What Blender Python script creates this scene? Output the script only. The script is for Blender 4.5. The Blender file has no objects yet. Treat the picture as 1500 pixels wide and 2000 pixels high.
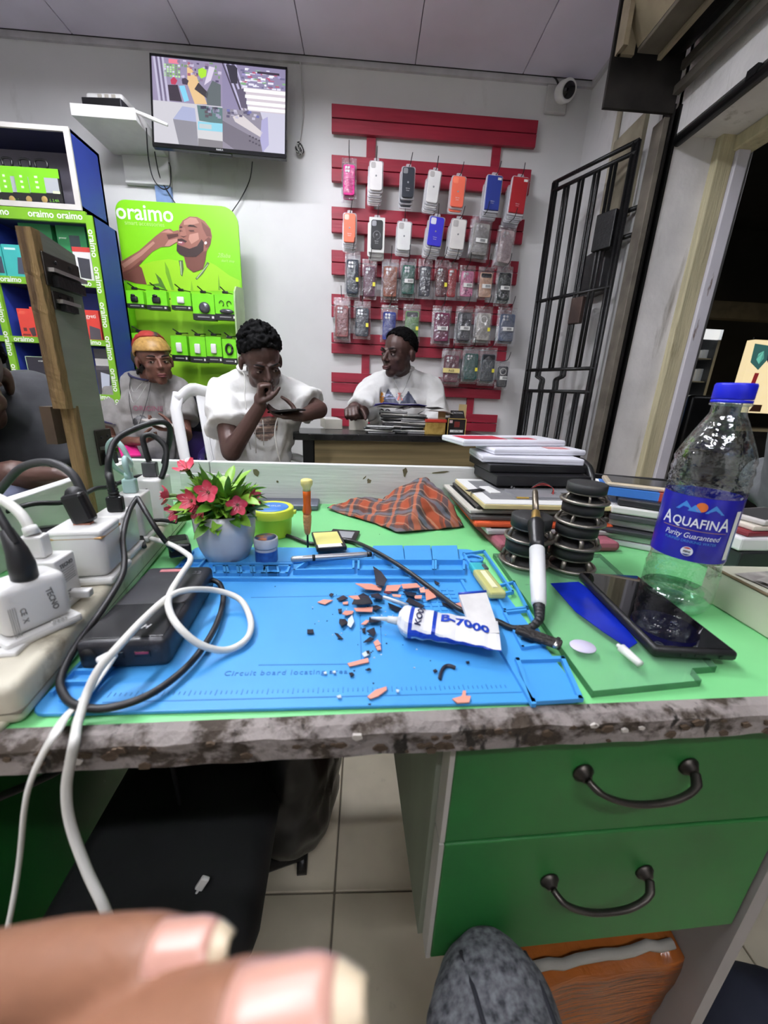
import bpy, bmesh, math, random
from math import sin, cos, pi, radians, sqrt
from mathutils import Vector, Matrix, noise, bvhtree
random.seed(7)
scn = bpy.context.scene
COL = scn.collection
# ------------------------------------------------------------------ camera
FPX = 750.0
_d = Vector((-105., 2400., 750.)).normalized()
_x = Vector((14500., 0., 750.)); _x.y = -(_d.x*_x.x+_d.z*_x.z)/_d.y; _x.normalize()
_y = _x.cross(_d)
CAM = Vector((0, 0, 1.0))
def ray(px, py):
    c = Vector(((px-750)/FPX, (py-1000)/FPX, 1.0))
    return Vector((_x.dot(c), _y.dot(c), -_d.dot(c)))
def WY(px, py, y): r = ray(px, py); return CAM + r*(y/r.y)
def WX(px, py, x): r = ray(px, py); return CAM + r*(x/r.x)
ZT = 0.752
def DZ(px, py, z=ZT): r = ray(px, py); return CAM + r*((z-CAM.z)/r.z)
cd = bpy.data.cameras.new('camera'); cam = bpy.data.objects.new('camera', cd); COL.objects.link(cam)
cd.sensor_fit = 'VERTICAL'; cd.sensor_height = 36.0; cd.lens = FPX/2000*36.0
cd.clip_start = 0.01; cd.clip_end = 60
cr_ = Vector((_x.x, _y.x, -_d.x)); cdn = Vector((_x.y, _y.y, -_d.y)); cf = Vector((_x.z, _y.z, -_d.z))
m = Matrix((cr_, -cdn, -cf)).transposed().to_4x4(); m.translation = CAM
cam.matrix_world = m
cd.dof.use_dof = True; cd.dof.focus_distance = 0.95; cd.dof.aperture_fstop = 6.3
scn.camera = cam
# ------------------------------------------------------------------ world, exposure
w = bpy.data.worlds.new('night'); scn.world = w; w.use_nodes = True
w.node_tree.nodes['Background'].inputs[0].default_value = (0.62, 0.66, 0.75, 1)
w.node_tree.nodes['Background'].inputs[1].default_value = 0.02
vs = scn.view_settings
vs.view_transform = 'Standard'; vs.look = 'None'; vs.gamma = 1.0; vs.use_curve_mapping = False
vs.exposure = 0.18
LAMP_W = 115.0
# ------------------------------------------------------------------ materials
def lin(c):
    def f(v):
        v = v/255.0
        return v/12.92 if v <= .04045 else ((v+.055)/1.055)**2.4
    return (f(c[0]), f(c[1]), f(c[2]), 1.0)
MATS = {}
def mat(name, c, rough=.55, metal=0., var=.10, scale=9., bump=0., bscale=40., c2=None, lo=.35, hi=.65, spec=.5, trans=0., alpha=1., emit=None, es=1., stretch=None, coat=0., ior=1.45, sheen=0., detail=4.):
    if name in MATS: return MATS[name]
    M = bpy.data.materials.new(name); M.use_nodes = True
    nt = M.node_tree; b = nt.nodes['Principled BSDF']
    c0 = lin(c)
    if c2 is None: a = tuple(max(0, v*(1-var)) for v in c0[:3])+(1,); bb = tuple(min(1, v*(1+var)) for v in c0[:3])+(1,)
    else: a = c0; bb = lin(c2)
    tc = nt.nodes.new('ShaderNodeTexCoord'); out = tc.outputs['Object']
    if stretch:
        mp = nt.nodes.new('ShaderNodeMapping'); mp.inputs['Scale'].default_value = stretch
        nt.links.new(out, mp.inputs[0]); out = mp.outputs[0]
    nz = nt.nodes.new('ShaderNodeTexNoise'); nz.inputs['Scale'].default_value = scale; nz.inputs['Detail'].default_value = detail
    nt.links.new(out, nz.inputs['Vector'])
    rp = nt.nodes.new('ShaderNodeValToRGB'); rp.color_ramp.elements[0].position = lo; rp.color_ramp.elements[1].position = hi
    rp.color_ramp.elements[0].color = a; rp.color_ramp.elements[1].color = bb
    nt.links.new(nz.outputs[0], rp.inputs[0]); nt.links.new(rp.outputs[0], b.inputs['Base Color'])
    b.inputs['Roughness'].default_value = rough; b.inputs['Metallic'].default_value = metal
    b.inputs['Specular IOR Level'].default_value = spec; b.inputs['IOR'].default_value = ior
    b.inputs['Transmission Weight'].default_value = trans; b.inputs['Alpha'].default_value = alpha
    b.inputs['Coat Weight'].default_value = coat; b.inputs['Sheen Weight'].default_value = sheen
    if bump:
        n2 = nt.nodes.new('ShaderNodeTexNoise'); n2.inputs['Scale'].default_value = bscale; n2.inputs['Detail'].default_value = 5
        nt.links.new(out, n2.inputs['Vector'])
        bp = nt.nodes.new('ShaderNodeBump'); bp.inputs['Strength'].default_value = bump; bp.inputs['Distance'].default_value = .01
        nt.links.new(n2.outputs[0], bp.inputs['Height']); nt.links.new(bp.outputs[0], b.inputs['Normal'])
    if emit is not None:
        b.inputs['Emission Color'].default_value = lin(emit); b.inputs['Emission Strength'].default_value = es
    MATS[name] = M; return M
def node_layer(M, c, scale, lo, hi, stretch=None, detail=6.):
    """a second blotchy colour (dirt, wear, chips) over a material's own colour"""
    nt = M.node_tree; b = nt.nodes['Principled BSDF']; src = b.inputs['Base Color'].links[0].from_socket
    tc = nt.nodes.new('ShaderNodeTexCoord'); out = tc.outputs['Object']
    if stretch:
        mp = nt.nodes.new('ShaderNodeMapping'); mp.inputs['Scale'].default_value = stretch
        nt.links.new(out, mp.inputs[0]); out = mp.outputs[0]
    nz = nt.nodes.new('ShaderNodeTexNoise'); nz.inputs['Scale'].default_value = scale; nz.inputs['Detail'].default_value = detail
    nz.inputs['Roughness'].default_value = .62
    nt.links.new(out, nz.inputs['Vector'])
    rp = nt.nodes.new('ShaderNodeValToRGB'); rp.color_ramp.elements[0].position = lo; rp.color_ramp.elements[1].position = hi
    nt.links.new(nz.outputs[0], rp.inputs[0])
    mx = nt.nodes.new('ShaderNodeMix'); mx.data_type = 'RGBA'
    nt.links.new(rp.outputs[0], mx.inputs[0]); nt.links.new(src, mx.inputs[6]); mx.inputs[7].default_value = lin(c)
    nt.links.new(mx.outputs[2], b.inputs['Base Color']); return M
def vmat(name, rough=.45, emit=0., coat=0., dark=False):
    """printed picture: colour from the faces of the flat print"""
    if name in MATS: return MATS[name]
    M = bpy.data.materials.new(name); M.use_nodes = True; nt = M.node_tree; b = nt.nodes['Principled BSDF']
    a = nt.nodes.new('ShaderNodeVertexColor'); a.layer_name = 'Col'
    if not dark: nt.links.new(a.outputs[0], b.inputs['Base Color'])
    else: b.inputs['Base Color'].default_value = (.02, .02, .02, 1)
    b.inputs['Roughness'].default_value = rough; b.inputs['Coat Weight'].default_value = coat
    if emit:
        nt.links.new(a.outputs[0], b.inputs['Emission Color']); b.inputs['Emission Strength'].default_value = emit
    MATS[name] = M; return M
def film(name, c, alpha=.22, rough=.12):
    if name in MATS: return MATS[name]
    M = mat(name, c, rough=rough, var=.03, alpha=alpha, spec=.9, bump=.35, bscale=45)
    return M
def clearmat(name, tint, f0=.06, f1=.7, rough=.08, bump=0., bscale=60., gl=(1, 1, 1)):
    """thin clear plastic: see-through face on, shiny towards grazing angles"""
    if name in MATS: return MATS[name]
    M = bpy.data.materials.new(name); M.use_nodes = True; nt = M.node_tree; nt.nodes.remove(nt.nodes['Principled BSDF'])
    out = nt.nodes['Material Output']; tr = nt.nodes.new('ShaderNodeBsdfTransparent'); tr.inputs[0].default_value = lin(tint)
    gs = nt.nodes.new('ShaderNodeBsdfGlossy'); gs.inputs['Roughness'].default_value = rough; gs.inputs[0].default_value = (*gl, 1)
    lw = nt.nodes.new('ShaderNodeLayerWeight'); lw.inputs[0].default_value = .35
    mr = nt.nodes.new('ShaderNodeMapRange'); mr.inputs['To Min'].default_value = f0; mr.inputs['To Max'].default_value = f1
    mx = nt.nodes.new('ShaderNodeMixShader'); nt.links.new(lw.outputs['Facing'], mr.inputs[0]); nt.links.new(mr.outputs[0], mx.inputs[0])
    nt.links.new(tr.outputs[0], mx.inputs[1]); nt.links.new(gs.outputs[0], mx.inputs[2]); nt.links.new(mx.outputs[0], out.inputs[0])
    if bump:
        tc = nt.nodes.new('ShaderNodeTexCoord'); n2 = nt.nodes.new('ShaderNodeTexNoise'); n2.inputs['Scale'].default_value = bscale; n2.inputs['Detail'].default_value = 3
        nt.links.new(tc.outputs['Object'], n2.inputs['Vector']); bp = nt.nodes.new('ShaderNodeBump'); bp.inputs['Strength'].default_value = bump; bp.inputs['Distance'].default_value = .01
        nt.links.new(n2.outputs[0], bp.inputs['Height']); nt.links.new(bp.outputs[0], gs.inputs['Normal']); nt.links.new(bp.outputs[0], lw.inputs['Normal'])
    MATS[name] = M; return M
# ------------------------------------------------------------------ mesh helpers
I4 = Matrix.Identity(4)
def T(x, y=0, z=0):
    return Matrix.Translation(Vector(x)) if not isinstance(x, (int, float)) else Matrix.Translation((x, y, z))
def RX(a): return Matrix.Rotation(radians(a), 4, 'X')
def RY(a): return Matrix.Rotation(radians(a), 4, 'Y')
def RZ(a): return Matrix.Rotation(radians(a), 4, 'Z')
def S(x, y, z): return Matrix.Diagonal((x, y, z, 1))
def cr(pts, k=6, closed=False):
    P = [Vector(p) for p in pts]; n = len(P); out = []
    rng = range(n if closed else n-1)
    for i in rng:
        if closed: a, b, c, d = P[(i-1) % n], P[i], P[(i+1) % n], P[(i+2) % n]
        else: a, b, c, d = P[max(i-1, 0)], P[i], P[i+1], P[min(i+2, n-1)]
        for j in range(k):
            t = j/k
            out.append(.5*((2*b)+(c-a)*t+(2*a-5*b+4*c-d)*t*t+(3*b-a-3*c+d)*t*t*t))
    if not closed: out.append(P[-1])
    return out
class MB:
    def __init__(s): s.v = []; s.f = []; s.mi = []; s.sm = []; s.col = []
    def add(s, vs, fs, M=I4, m=0, sm=False, col=None):
        o = len(s.v); s.v += [M @ Vector(p) for p in vs]
        for f in fs: s.f.append([i+o for i in f]); s.mi.append(m); s.sm.append(sm); s.col.append(col)
        return s
    def bm(s, b, M=I4, m=0, sm=False, col=None):
        b.verts.ensure_lookup_table(); b.verts.index_update()
        s.add([v.co.copy() for v in b.verts], [[v.index for v in f.verts] for f in b.faces], M, m, sm, col); b.free(); return s
    def box(s, c, size, M=I4, bev=0, seg=2, m=0, sm=False, col=None):
        hx, hy, hz = size[0]/2, size[1]/2, size[2]/2
        if bev <= 0:
            vs = [(c[0]+a*hx, c[1]+b*hy, c[2]+d*hz) for a in (-1, 1) for b in (-1, 1) for d in (-1, 1)]
            fs = [(0, 1, 3, 2), (4, 6, 7, 5), (0, 4, 5, 1), (2, 3, 7, 6), (0, 2, 6, 4), (1, 5, 7, 3)]
            return s.add(vs, fs, M, m, sm, col)
        b = bmesh.new(); bmesh.ops.create_cube(b, size=1)
        for v in b.verts: v.co = Vector((v.co.x*size[0]+c[0], v.co.y*size[1]+c[1], v.co.z*size[2]+c[2]))
        bmesh.ops.bevel(b, geom=b.edges[:], offset=min(bev, min(size)*.49), segments=seg, profile=.5, affect='EDGES')
        return s.bm(b, M, m, True if sm is None else sm, col)
    def bx(s, x0, x1, y0, y1, z0, z1, **k): return s.box(((x0+x1)/2, (y0+y1)/2, (z0+z1)/2), (abs(x1-x0), abs(y1-y0), abs(z1-z0)), **k)
    def lathe(s, prof, n=20, M=I4, m=0, sm=True, col=None, cap=True):
        vs = []; fs = []
        for (r, z) in prof:
            for i in range(n): a = 2*pi*i/n; vs.append((r*cos(a), r*sin(a), z))
        for j in range(len(prof)-1):
            for i in range(n): a = j*n+i; b = j*n+(i+1) % n; fs.append((a, b, b+n, a+n))
        if cap: fs.append(tuple(range(n-1, -1, -1))); fs.append(tuple(range((len(prof)-1)*n, len(prof)*n)))
        return s.add(vs, fs, M, m, sm, col)
    def cyl(s, p0, p1, r0, r1=None, n=12, M=I4, m=0, sm=True, col=None, cap=True):
        p0 = Vector(p0); p1 = Vector(p1); r1 = r0 if r1 is None else r1; d = p1-p0
        q = d.to_track_quat('Z', 'Y').to_matrix().to_4x4()
        return s.lathe([(r0, 0), (r1, d.length)], n, M @ T(p0) @ q, m, sm, col, cap)
    def tube(s, pts, r, n=8, M=I4, m=0, sm=True, col=None, flat=1.0, cap=True):
        P = [Vector(p) for p in pts]; vs = []; fs = []; up = None
        rr = r if isinstance(r, (list, tuple)) else [r]*len(P)
        for i, p in enumerate(P):
            t = (P[min(i+1, len(P)-1)]-P[max(i-1, 0)])
            if t.length < 1e-9: t = Vector((0, 0, 1))
            t.normalize()
            if up is None: up = t.orthogonal().normalized()
            up = (up-t*up.dot(t))
            if up.length < 1e-6: up = t.orthogonal()
            up.normalize(); q = t.cross(up)
            for k in range(n): a = 2*pi*k/n; vs.append(p+up*(rr[i]*cos(a)*flat)+q*(rr[i]*sin(a)))
        for i in range(len(P)-1):
            for k in range(n): a = i*n+k; b = i*n+(k+1) % n; fs.append((a, b, b+n, a+n))
        if cap: fs.append(tuple(range(n-1, -1, -1))); fs.append(tuple(range((len(P)-1)*n, len(P)*n)))
        return s.add(vs, fs, M, m, sm, col)
    def prism(s, poly, z0, z1, M=I4, m=0, sm=False, col=None):
        n = len(poly); vs = [(p[0], p[1], z0) for p in poly]+[(p[0], p[1], z1) for p in poly]
        fs = [tuple(range(n-1, -1, -1)), tuple(range(n, 2*n))]+[(i, (i+1) % n, (i+1) % n+n, i+n) for i in range(n)]
        return s.add(vs, fs, M, m, sm, col)
    def poly(s, pts, M=I4, m=0, col=None): return s.add(pts, [tuple(range(len(pts)))], M, m, False, col)
    def ell(s, c, r, M=I4, n=14, k=9, m=0, sm=True, col=None):
        r = (r, r, r) if isinstance(r, (int, float)) else r
        vs = [(c[0], c[1], c[2]-r[2])]; fs = []
        for j in range(1, k):
            b = -pi/2+pi*j/k
            for i in range(n): a = 2*pi*i/n; vs.append((c[0]+r[0]*cos(a)*cos(b), c[1]+r[1]*sin(a)*cos(b), c[2]+r[2]*sin(b)))
        vs.append((c[0], c[1], c[2]+r[2])); L = len(vs)-1
        for i in range(n): fs.append((0, 1+(i+1) % n, 1+i)); fs.append((L, L-n+i, L-n+(i+1) % n))
        for j in range(k-2):
            for i in range(n): a = 1+j*n+i; b = 1+j*n+(i+1) % n; fs.append((a, b, b+n, a+n))
        return s.add(vs, fs, M, m, sm, col)
    def cap(s, p0, p1, r0, r1=None, n=12, M=I4, m=0):
        """closed tapered limb segment with round ends"""
        p0 = Vector(p0); p1 = Vector(p1); r1 = r0 if r1 is None else r1; d = p1-p0; L = d.length
        q = d.to_track_quat('Z', 'Y').to_matrix().to_4x4(); pr = []
        for i in range(5): a = -pi/2+pi/2*i/4; pr.append((max(1e-4, r0*cos(a)), r0*sin(a)))
        for i in range(5): a = pi/2*i/4; pr.append((max(1e-4, r1*cos(a)), L+r1*sin(a)))
        return s.lathe(pr, n, M @ T(p0) @ q, m, True)
    def mesh(s, name, mats, inv=None):
        me = bpy.data.meshes.new(name)
        vs = s.v if inv is None else [inv @ p for p in s.v]
        me.from_pydata([tuple(p) for p in vs], [], s.f)
        for i, p in enumerate(me.polygons): p.material_index = s.mi[i]; p.use_smooth = s.sm[i]
        if any(c is not None for c in s.col):
            at = me.color_attributes.new('Col', 'FLOAT_COLOR', 'CORNER')
            for i, p in enumerate(me.polygons):
                c = lin(s.col[i]) if s.col[i] is not None else (.5, .5, .5, 1)
                for li in p.loop_indices: at.data[li].color = c
        for mm in (mats if isinstance(mats, (list, tuple)) else [mats]): me.materials.append(mm)
        me.validate(); me.update(); return me
FR = {}
def thing(name, label, cat, loc=(0, 0, 0), rotz=0., group=None, M=None):
    o = bpy.data.objects.new(name, None); COL.objects.link(o); o.empty_display_size = .05
    F = M if M is not None else T(Vector(loc)) @ RZ(rotz)
    o.matrix_world = F; o.matrix_basis = F; FR[o.name] = F.copy()
    o['label'] = label; o['category'] = cat
    if group: o['group'] = group
    return o
def part(name, mb, mats, parent, world=False, label=None, bevel=0, kind=None):
    """mb's points are in the parent thing's own frame (or in world space)"""
    inv = None
    root = parent
    while root.parent is not None: root = root.parent
    if world: inv = FR[root.name].inverted() if root.name in FR else None
    me = mb if isinstance(mb, bpy.types.Mesh) else mb.mesh(name, mats, inv)
    o = bpy.data.objects.new(name, me); COL.objects.link(o); o.parent = parent
    if bevel: addbev(o, bevel)
    if label: o['label'] = label
    if kind: o['kind'] = kind
    return o
def addbev(o, wd, seg=2):
    b = o.modifiers.new('bevel', 'BEVEL'); b.width = wd; b.segments = seg; b.limit_method = 'ANGLE'; b.angle_limit = radians(40)
def solo(name, mb, mats, label, cat, loc=(0, 0, 0), rotz=0., group=None, M=None, world=False, bevel=0, kind=None):
    F = M if M is not None else T(Vector(loc)) @ RZ(rotz)
    me = mb if isinstance(mb, bpy.types.Mesh) else mb.mesh(name, mats, F.inverted() if world else None)
    o = bpy.data.objects.new(name, me); COL.objects.link(o); o.matrix_world = F; o.matrix_basis = F; FR[o.name] = F.copy()
    o['label'] = label; o['category'] = cat
    if group: o['group'] = group
    if kind: o['kind'] = kind
    if bevel: addbev(o, bevel)
    return o
def struct(name, mb, mats, loc=(0, 0, 0), world=True, bevel=0):
    F = T(Vector(loc)); me = mb.mesh(name, mats, F.inverted() if world else None)
    o = bpy.data.objects.new(name, me); COL.objects.link(o); o.matrix_basis = F; FR[o.name] = F; o['kind'] = 'structure'
    if bevel: addbev(o, bevel)
    return o
def dup(root, M=None, label=None):
    r = root.copy(); COL.objects.link(r)
    if M is not None: r.matrix_basis = M; FR[r.name] = M.copy()
    if label: r['label'] = label
    for ch in list(root.children):
        c = ch.copy(); COL.objects.link(c); c.parent = r
        for g in list(ch.children):
            d = g.copy(); COL.objects.link(d); d.parent = c
    return r
_tc = {}
def textmesh(s, size, extr=.0004, shear=0., bold=0., space=1.0, sx=1.0):
    """flat lettering as MB verts/faces centred on x, baseline at 0"""
    k = (s, size, extr, shear, bold, space, sx)
    if k in _tc: return _tc[k]
    c = bpy.data.curves.new('lettering', 'FONT'); c.body = s; c.size = size; c.extrude = extr; c.shear = shear; c.offset = bold
    c.align_x = 'CENTER'; c.space_character = space; c.resolution_u = 3
    o = bpy.data.objects.new('lettering', c); COL.objects.link(o)
    dg = bpy.context.evaluated_depsgraph_get(); me = bpy.data.meshes.new_from_object(o.evaluated_get(dg))
    r = ([(v.co.x*sx, v.co.y, v.co.z) for v in me.vertices], [tuple(p.vertices) for p in me.polygons])
    bpy.data.objects.remove(o); bpy.data.curves.remove(c); bpy.data.meshes.remove(me)
    _tc[k] = r; return r
def addtext(mb, s, size, M, m=0, col=None, **k):
    v, f = textmesh(s, size, **k); mb.add(v, f, M, m, False, col); return mb
def evalmesh(o, name):
    dg = bpy.context.evaluated_depsgraph_get(); dg.update()
    me = bpy.data.meshes.new_from_object(o.evaluated_get(dg)); me.name = name; return me
def remesh(mb, name, mats, voxel=.006, smooth=6, fold=None, fac=.5):
    """one continuous skin around overlapping volumes"""
    me0 = mb.mesh(name+'_src', mats); o = bpy.data.objects.new(name+'_src', me0); COL.objects.link(o)
    r = o.modifiers.new('r', 'REMESH'); r.mode = 'VOXEL'; r.voxel_size = voxel; r.use_smooth_shade = True
    if smooth:
        sm = o.modifiers.new('s', 'SMOOTH'); sm.iterations = smooth; sm.factor = fac
    me = evalmesh(o, name); bpy.data.objects.remove(o); bpy.data.meshes.remove(me0)
    if fold:
        ns = [v.normal.copy() for v in me.vertices]
        for v, nn in zip(me.vertices, ns): v.co = v.co + nn*fold(v.co)
    for p in me.polygons: p.use_smooth = True
    me.materials.clear()
    for mm in (mats if isinstance(mats, (list, tuple)) else [mats]): me.materials.append(mm)
    me.update(); return me
# ------------------------------------------------------------------ palette of plain surfaces
wallM = mat('painted plaster', (216, 215, 214), rough=.75, var=.05, scale=2.2, bump=.08, bscale=18)
node_layer(wallM, (150, 146, 140), 2.6, .62, .86, stretch=(1, 1, .45))
ceilM = mat('ceiling board', (222, 216, 232), rough=.8, var=.06, scale=2.5)
floorM = mat('floor tile', (208, 197, 174), rough=.45, var=.10, scale=7, c2=None); node_layer(floorM, (120, 112, 98), 9, .62, .9)
blackM = mat('black plastic', (22, 22, 24), rough=.35, var=.15)
blackmatteM = mat('matte black rubber', (20, 20, 21), rough=.6, var=.15)
whiteM = mat('white plastic', (228, 227, 224), rough=.32, var=.03, scale=20)
creamM = mat('grimy cream plastic', (206, 200, 180), rough=.5, var=.08, scale=14); node_layer(creamM, (120, 108, 82), 26, .58, .80)
chromeM = mat('bright metal', (190, 188, 184), rough=.28, metal=1., var=.08)
darkmetM = mat('dark worn metal', (70, 66, 62), rough=.42, metal=.9, var=.25, scale=30)
ironM = mat('black painted iron', (18, 18, 19), rough=.42, metal=.2, var=.3, scale=40, bump=.15, bscale=120)
# ------------------------------------------------------------------ the room
YB, XR, ZC = 2.80, 1.25, 2.74
wb = struct('wall_back', MB().bx(-2.6, XR+.02, YB, YB+.12, 0, ZC+.1), wallM)
struct('wall_right', MB().bx(XR, XR+.12, 2.06, YB, 0, ZC+.1), wallM)
struct('wall_left', MB().bx(-2.72, -2.6, -2.0, YB+.12, 0, ZC+.1), wallM)
struct('wall_front', MB().bx(-2.72, 1.9, -2.12, -2.0, 0, ZC+.1), wallM)
# floor of square tiles laid with thin joints
fl = struct('floor', MB().bx(-2.72, 6.2, -2.12, 5.6, -.08, -.004), mat('tile grout', (120, 112, 98), rough=.9))
tile = MB().box((0, 0, -.005), (.396, .396, .012), bev=.0015, seg=1).mesh('tile', floorM)
n = 0
for ix in range(-3, 5):
    for iy in range(-1, 5):
        o = bpy.data.objects.new('floor_tile', tile); COL.objects.link(o); o.parent = fl; o.location = (-.04+.2+.4*ix, .53+.2+.4*iy, 0); n += 1
st = MB()
for ix in range(-7, 17):
    for iy in range(-7, 13):
        if -3 <= ix < 5 and -1 <= iy < 5: continue
        st.box((-.04+.2+.4*ix, .53+.2+.4*iy, -.005), (.396, .396, .012))
part('floor_tile_field', st, floorM, fl, kind='stuff')
# ceiling boards
ce = struct('ceiling', MB().bx(-2.72, 1.9, -2.12, YB+.12, ZC+.012, ZC+.12), mat('ceiling joint', (104, 98, 104), rough=.9))
cp = MB().box((0, 0, 0), (.606, 1.216, .012), bev=.002, seg=1).mesh('ceiling_board', ceilM)
for ix in range(-4, 3):
    for iy in range(0, 4):
        o = bpy.data.objects.new('ceiling_board', cp); COL.objects.link(o); o.parent = ce
        o.location = (.215+.61*ix+.305, YB-.03-.61-1.22*iy, ZC+.006)
# narrow cornice strips where ceiling meets wall
struct('trim_1', MB().bx(-2.6, XR, YB-.018, YB+.01, ZC-.022, ZC+.005), mat('cornice strip', (196, 193, 196), rough=.7))
struct('trim_2', MB().bx(XR-.018, XR+.01, 2.06, YB-.02, ZC-.022, ZC+.005), MATS['cornice strip'])
# shopfront: jamb, lintel, frame
jambM = mat('worn grey render', (214, 211, 210), rough=.8, var=.10, scale=5, bump=.25, bscale=30); node_layer(jambM, (120, 112, 100), 5, .58, .8, stretch=(2.4, 2.4, .35))
struct('wall_jamb', MB().bx(1.285, 1.50, 2.0, 2.5, 0, 2.42), jambM)
frM = mat('old cream painted wood', (186, 178, 146), rough=.6, var=.12, scale=6, stretch=(6, 6, .6), bump=.3, bscale=20); node_layer(frM, (108, 92, 66), 7, .60, .78, stretch=(5, 5, .5))
struct('trim_3', MB().bx(1.47, 1.545, 1.965, 2.05, 0, 2.12), frM, bevel=.006)
lavM = mat('pale peeling paint', (206, 203, 212), rough=.55, var=.05, scale=5); node_layer(lavM, (120, 100, 96), 5, .66, .70, stretch=(3, 3, .6))
struct('trim_4', MB().bx(1.545, 1.60, 1.95, 2.05, 0, 2.05), lavM, bevel=.004)
struct('trim_5', MB().bx(1.602, 1.635, 1.98, 2.06, 0, 2.08), mat('dull aluminium', (150, 150, 150), rough=.4, metal=.7), bevel=.003)
struct('wall_lintel', MB().bx(1.285, 1.62, -2.0, 2.02, 2.10, ZC+.1), jambM)
struct('trim_6', MB().bx(1.53, 1.62, -2.0, 1.99, 2.045, 2.10), frM, bevel=.006)
sg = thing('shutter_guide_rail', 'tall dark steel roller shutter guide channel beside the grey jamb', 'rail', (1.262, 2.0, 0))
g = MB().bx(-.012, -.004, -.01, .06, 0, 2.2).bx(.016, .024, -.01, .06, 0, 2.2).bx(-.012, .024, .05, .06, 0, 2.2)
part('channel', g, mat('greasy black steel', (26, 25, 24), rough=.45, metal=.5, var=.3), sg)
part('edge_strip', MB().bx(-.040, -.014, .0, .07, 0, 2.16), mat('weathered brown steel', (110, 104, 94), rough=.6, metal=.3, var=.25, scale=12), sg, bevel=.002)
# roller shutter housing hung under the ceiling
sh = thing('roller_shutter_box', 'brown metal roller shutter housing above the shop opening', 'shutter box', (1.1, 1.9, 2.2))
hsM = mat('tarnished beige sheet metal', (150, 138, 116), rough=.45, metal=.35, var=.2, scale=6); node_layer(hsM, (84, 76, 62), 6, .55, .8)
dkM = mat('sooty steel plate', (40, 37, 35), rough=.6, metal=.3, var=.4, scale=8)
pl = [WY(1176, 216, 2.0), WY(1302, 222, 2.0)]
part('end_plate', MB().bx(.945, 1.248, 1.985, 2.0, 2.165, 2.66), dkM, sh, world=True)
part('front_sheet', MB().prism([(.935, 2.66), (.925, 2.42), (1.0, 2.30), (1.006, 2.31), (.935, 2.425), (.943, 2.66)], -1.96, 1.90, M=Matrix(((1, 0, 0, 0), (0, 0, 1, 0), (0, 1, 0, 0), (0, 0, 0, 1)))), hsM, sh, world=True)
part('bottom_sheet', MB().bx(1.0, 1.085, -1.96, 1.90, 2.285, 2.30), mat('grey brown sheet metal', (104, 97, 86), rough=.5, metal=.3, var=.2), sh, world=True, bevel=.003)
part('bottom_lip', MB().bx(1.085, 1.10, -1.96, 1.9, 2.27, 2.31), hsM, sh, world=True)
part('corner_bracket', MB().bx(.922, .94, 1.86, 1.915, 2.28, 2.44).bx(.93, .99, 1.90, 1.915, 2.28, 2.44), hsM, sh, world=True)
rl = MB().cyl((1.17, -1.96, 2.47), (1.17, 1.98, 2.47), .13, n=28)
part('roll', rl, mat('rolled shutter slats', (34, 33, 33), rough=.5, metal=.4, var=.3, stretch=(30, .3, 30)), sh, world=True)
part('inner_rail', MB().bx(1.225, 1.25, -1.96, 1.98, 2.22, 2.25).bx(1.235, 1.25, -1.96, 1.98, 2.30, 2.33), mat('dusty grey rail', (92, 86, 78), rough=.6, metal=.3), sh, world=True)
# pipe with a hanging hook loop under the lintel
pb = thing('lintel_pipe', 'dark iron pipe with a bent hook loop under the lintel', 'pipe', (1.29, 1.9, 2.09))
part('pipe', MB().cyl((1.295, 1.99, 2.075), (1.295, -1.9, 2.075), .020, n=14), ironM, pb, world=True)
for yb in (1.62, .4): part('bracket', MB().bx(1.272, 1.318, yb, yb+.04, 2.075, 2.102), ironM, pb, world=True)
hl = [Vector((1.30, 1.40, 2.06)), Vector((1.32, 1.40, 2.035)), Vector((1.35, 1.36, 2.02)), Vector((1.375, 1.32, 2.035)), Vector((1.37, 1.30, 2.06)), Vector((1.33, 1.31, 2.068)), Vector((1.30, 1.33, 2.068))]
part('hook_loop', MB().tube(cr(hl, 6), .0065, 8), ironM, pb, world=True)
# dark passage outside
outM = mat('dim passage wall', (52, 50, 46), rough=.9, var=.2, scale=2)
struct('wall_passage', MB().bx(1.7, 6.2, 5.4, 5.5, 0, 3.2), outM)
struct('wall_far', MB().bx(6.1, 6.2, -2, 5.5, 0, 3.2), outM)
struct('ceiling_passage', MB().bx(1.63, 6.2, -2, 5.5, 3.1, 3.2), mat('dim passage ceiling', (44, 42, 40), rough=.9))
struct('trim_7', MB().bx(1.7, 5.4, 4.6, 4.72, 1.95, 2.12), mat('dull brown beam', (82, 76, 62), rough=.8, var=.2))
# ------------------------------------------------------------------ ceiling lamps (above the frame)
def tube_lamp(x, y, rz, label, W, zc=None):
    t = thing('tube_lamp', label, 'lamp', (x, y, (zc or ZC)-.075), rz, 'ceiling tube lamps')
    part('hanger', MB().box((0, 0, .037), (.3, .02, .074)), whiteM, t); part('housing', MB().box((0, 0, -.015), (1.22, .05, .03), bev=.004), whiteM, t)
    for sx in (-1, 1): part('cutoff_skirt', MB().prism([(sx*.025, -.028), (sx*.072, -.066), (sx*.074, -.064), (sx*.027, -.026)][::sx], -.61, .61, M=Matrix(((0, 0, 1, 0), (1, 0, 0, 0), (0, 1, 0, 0), (0, 0, 0, 1)))), whiteM, t)  # skirts added to cut the lamp light off the upper walls
    for sx in (-1, 1): part('end_cap', MB().box((sx*.6, 0, -.045), (.02, .035, .04), bev=.004), whiteM, t)
    em = mat('glowing tube %g' % W, (255, 255, 255), emit=(244, 246, 255), es=W)
    part('tube', MB().cyl((-.59, 0, -.05), (.59, 0, -.05), .014, n=12), em, t)
    return t
tube_lamp(-.75, 1.55, 8, 'white ceiling tube lamp nearest the phone case rack', LAMP_W*1.8)
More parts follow.
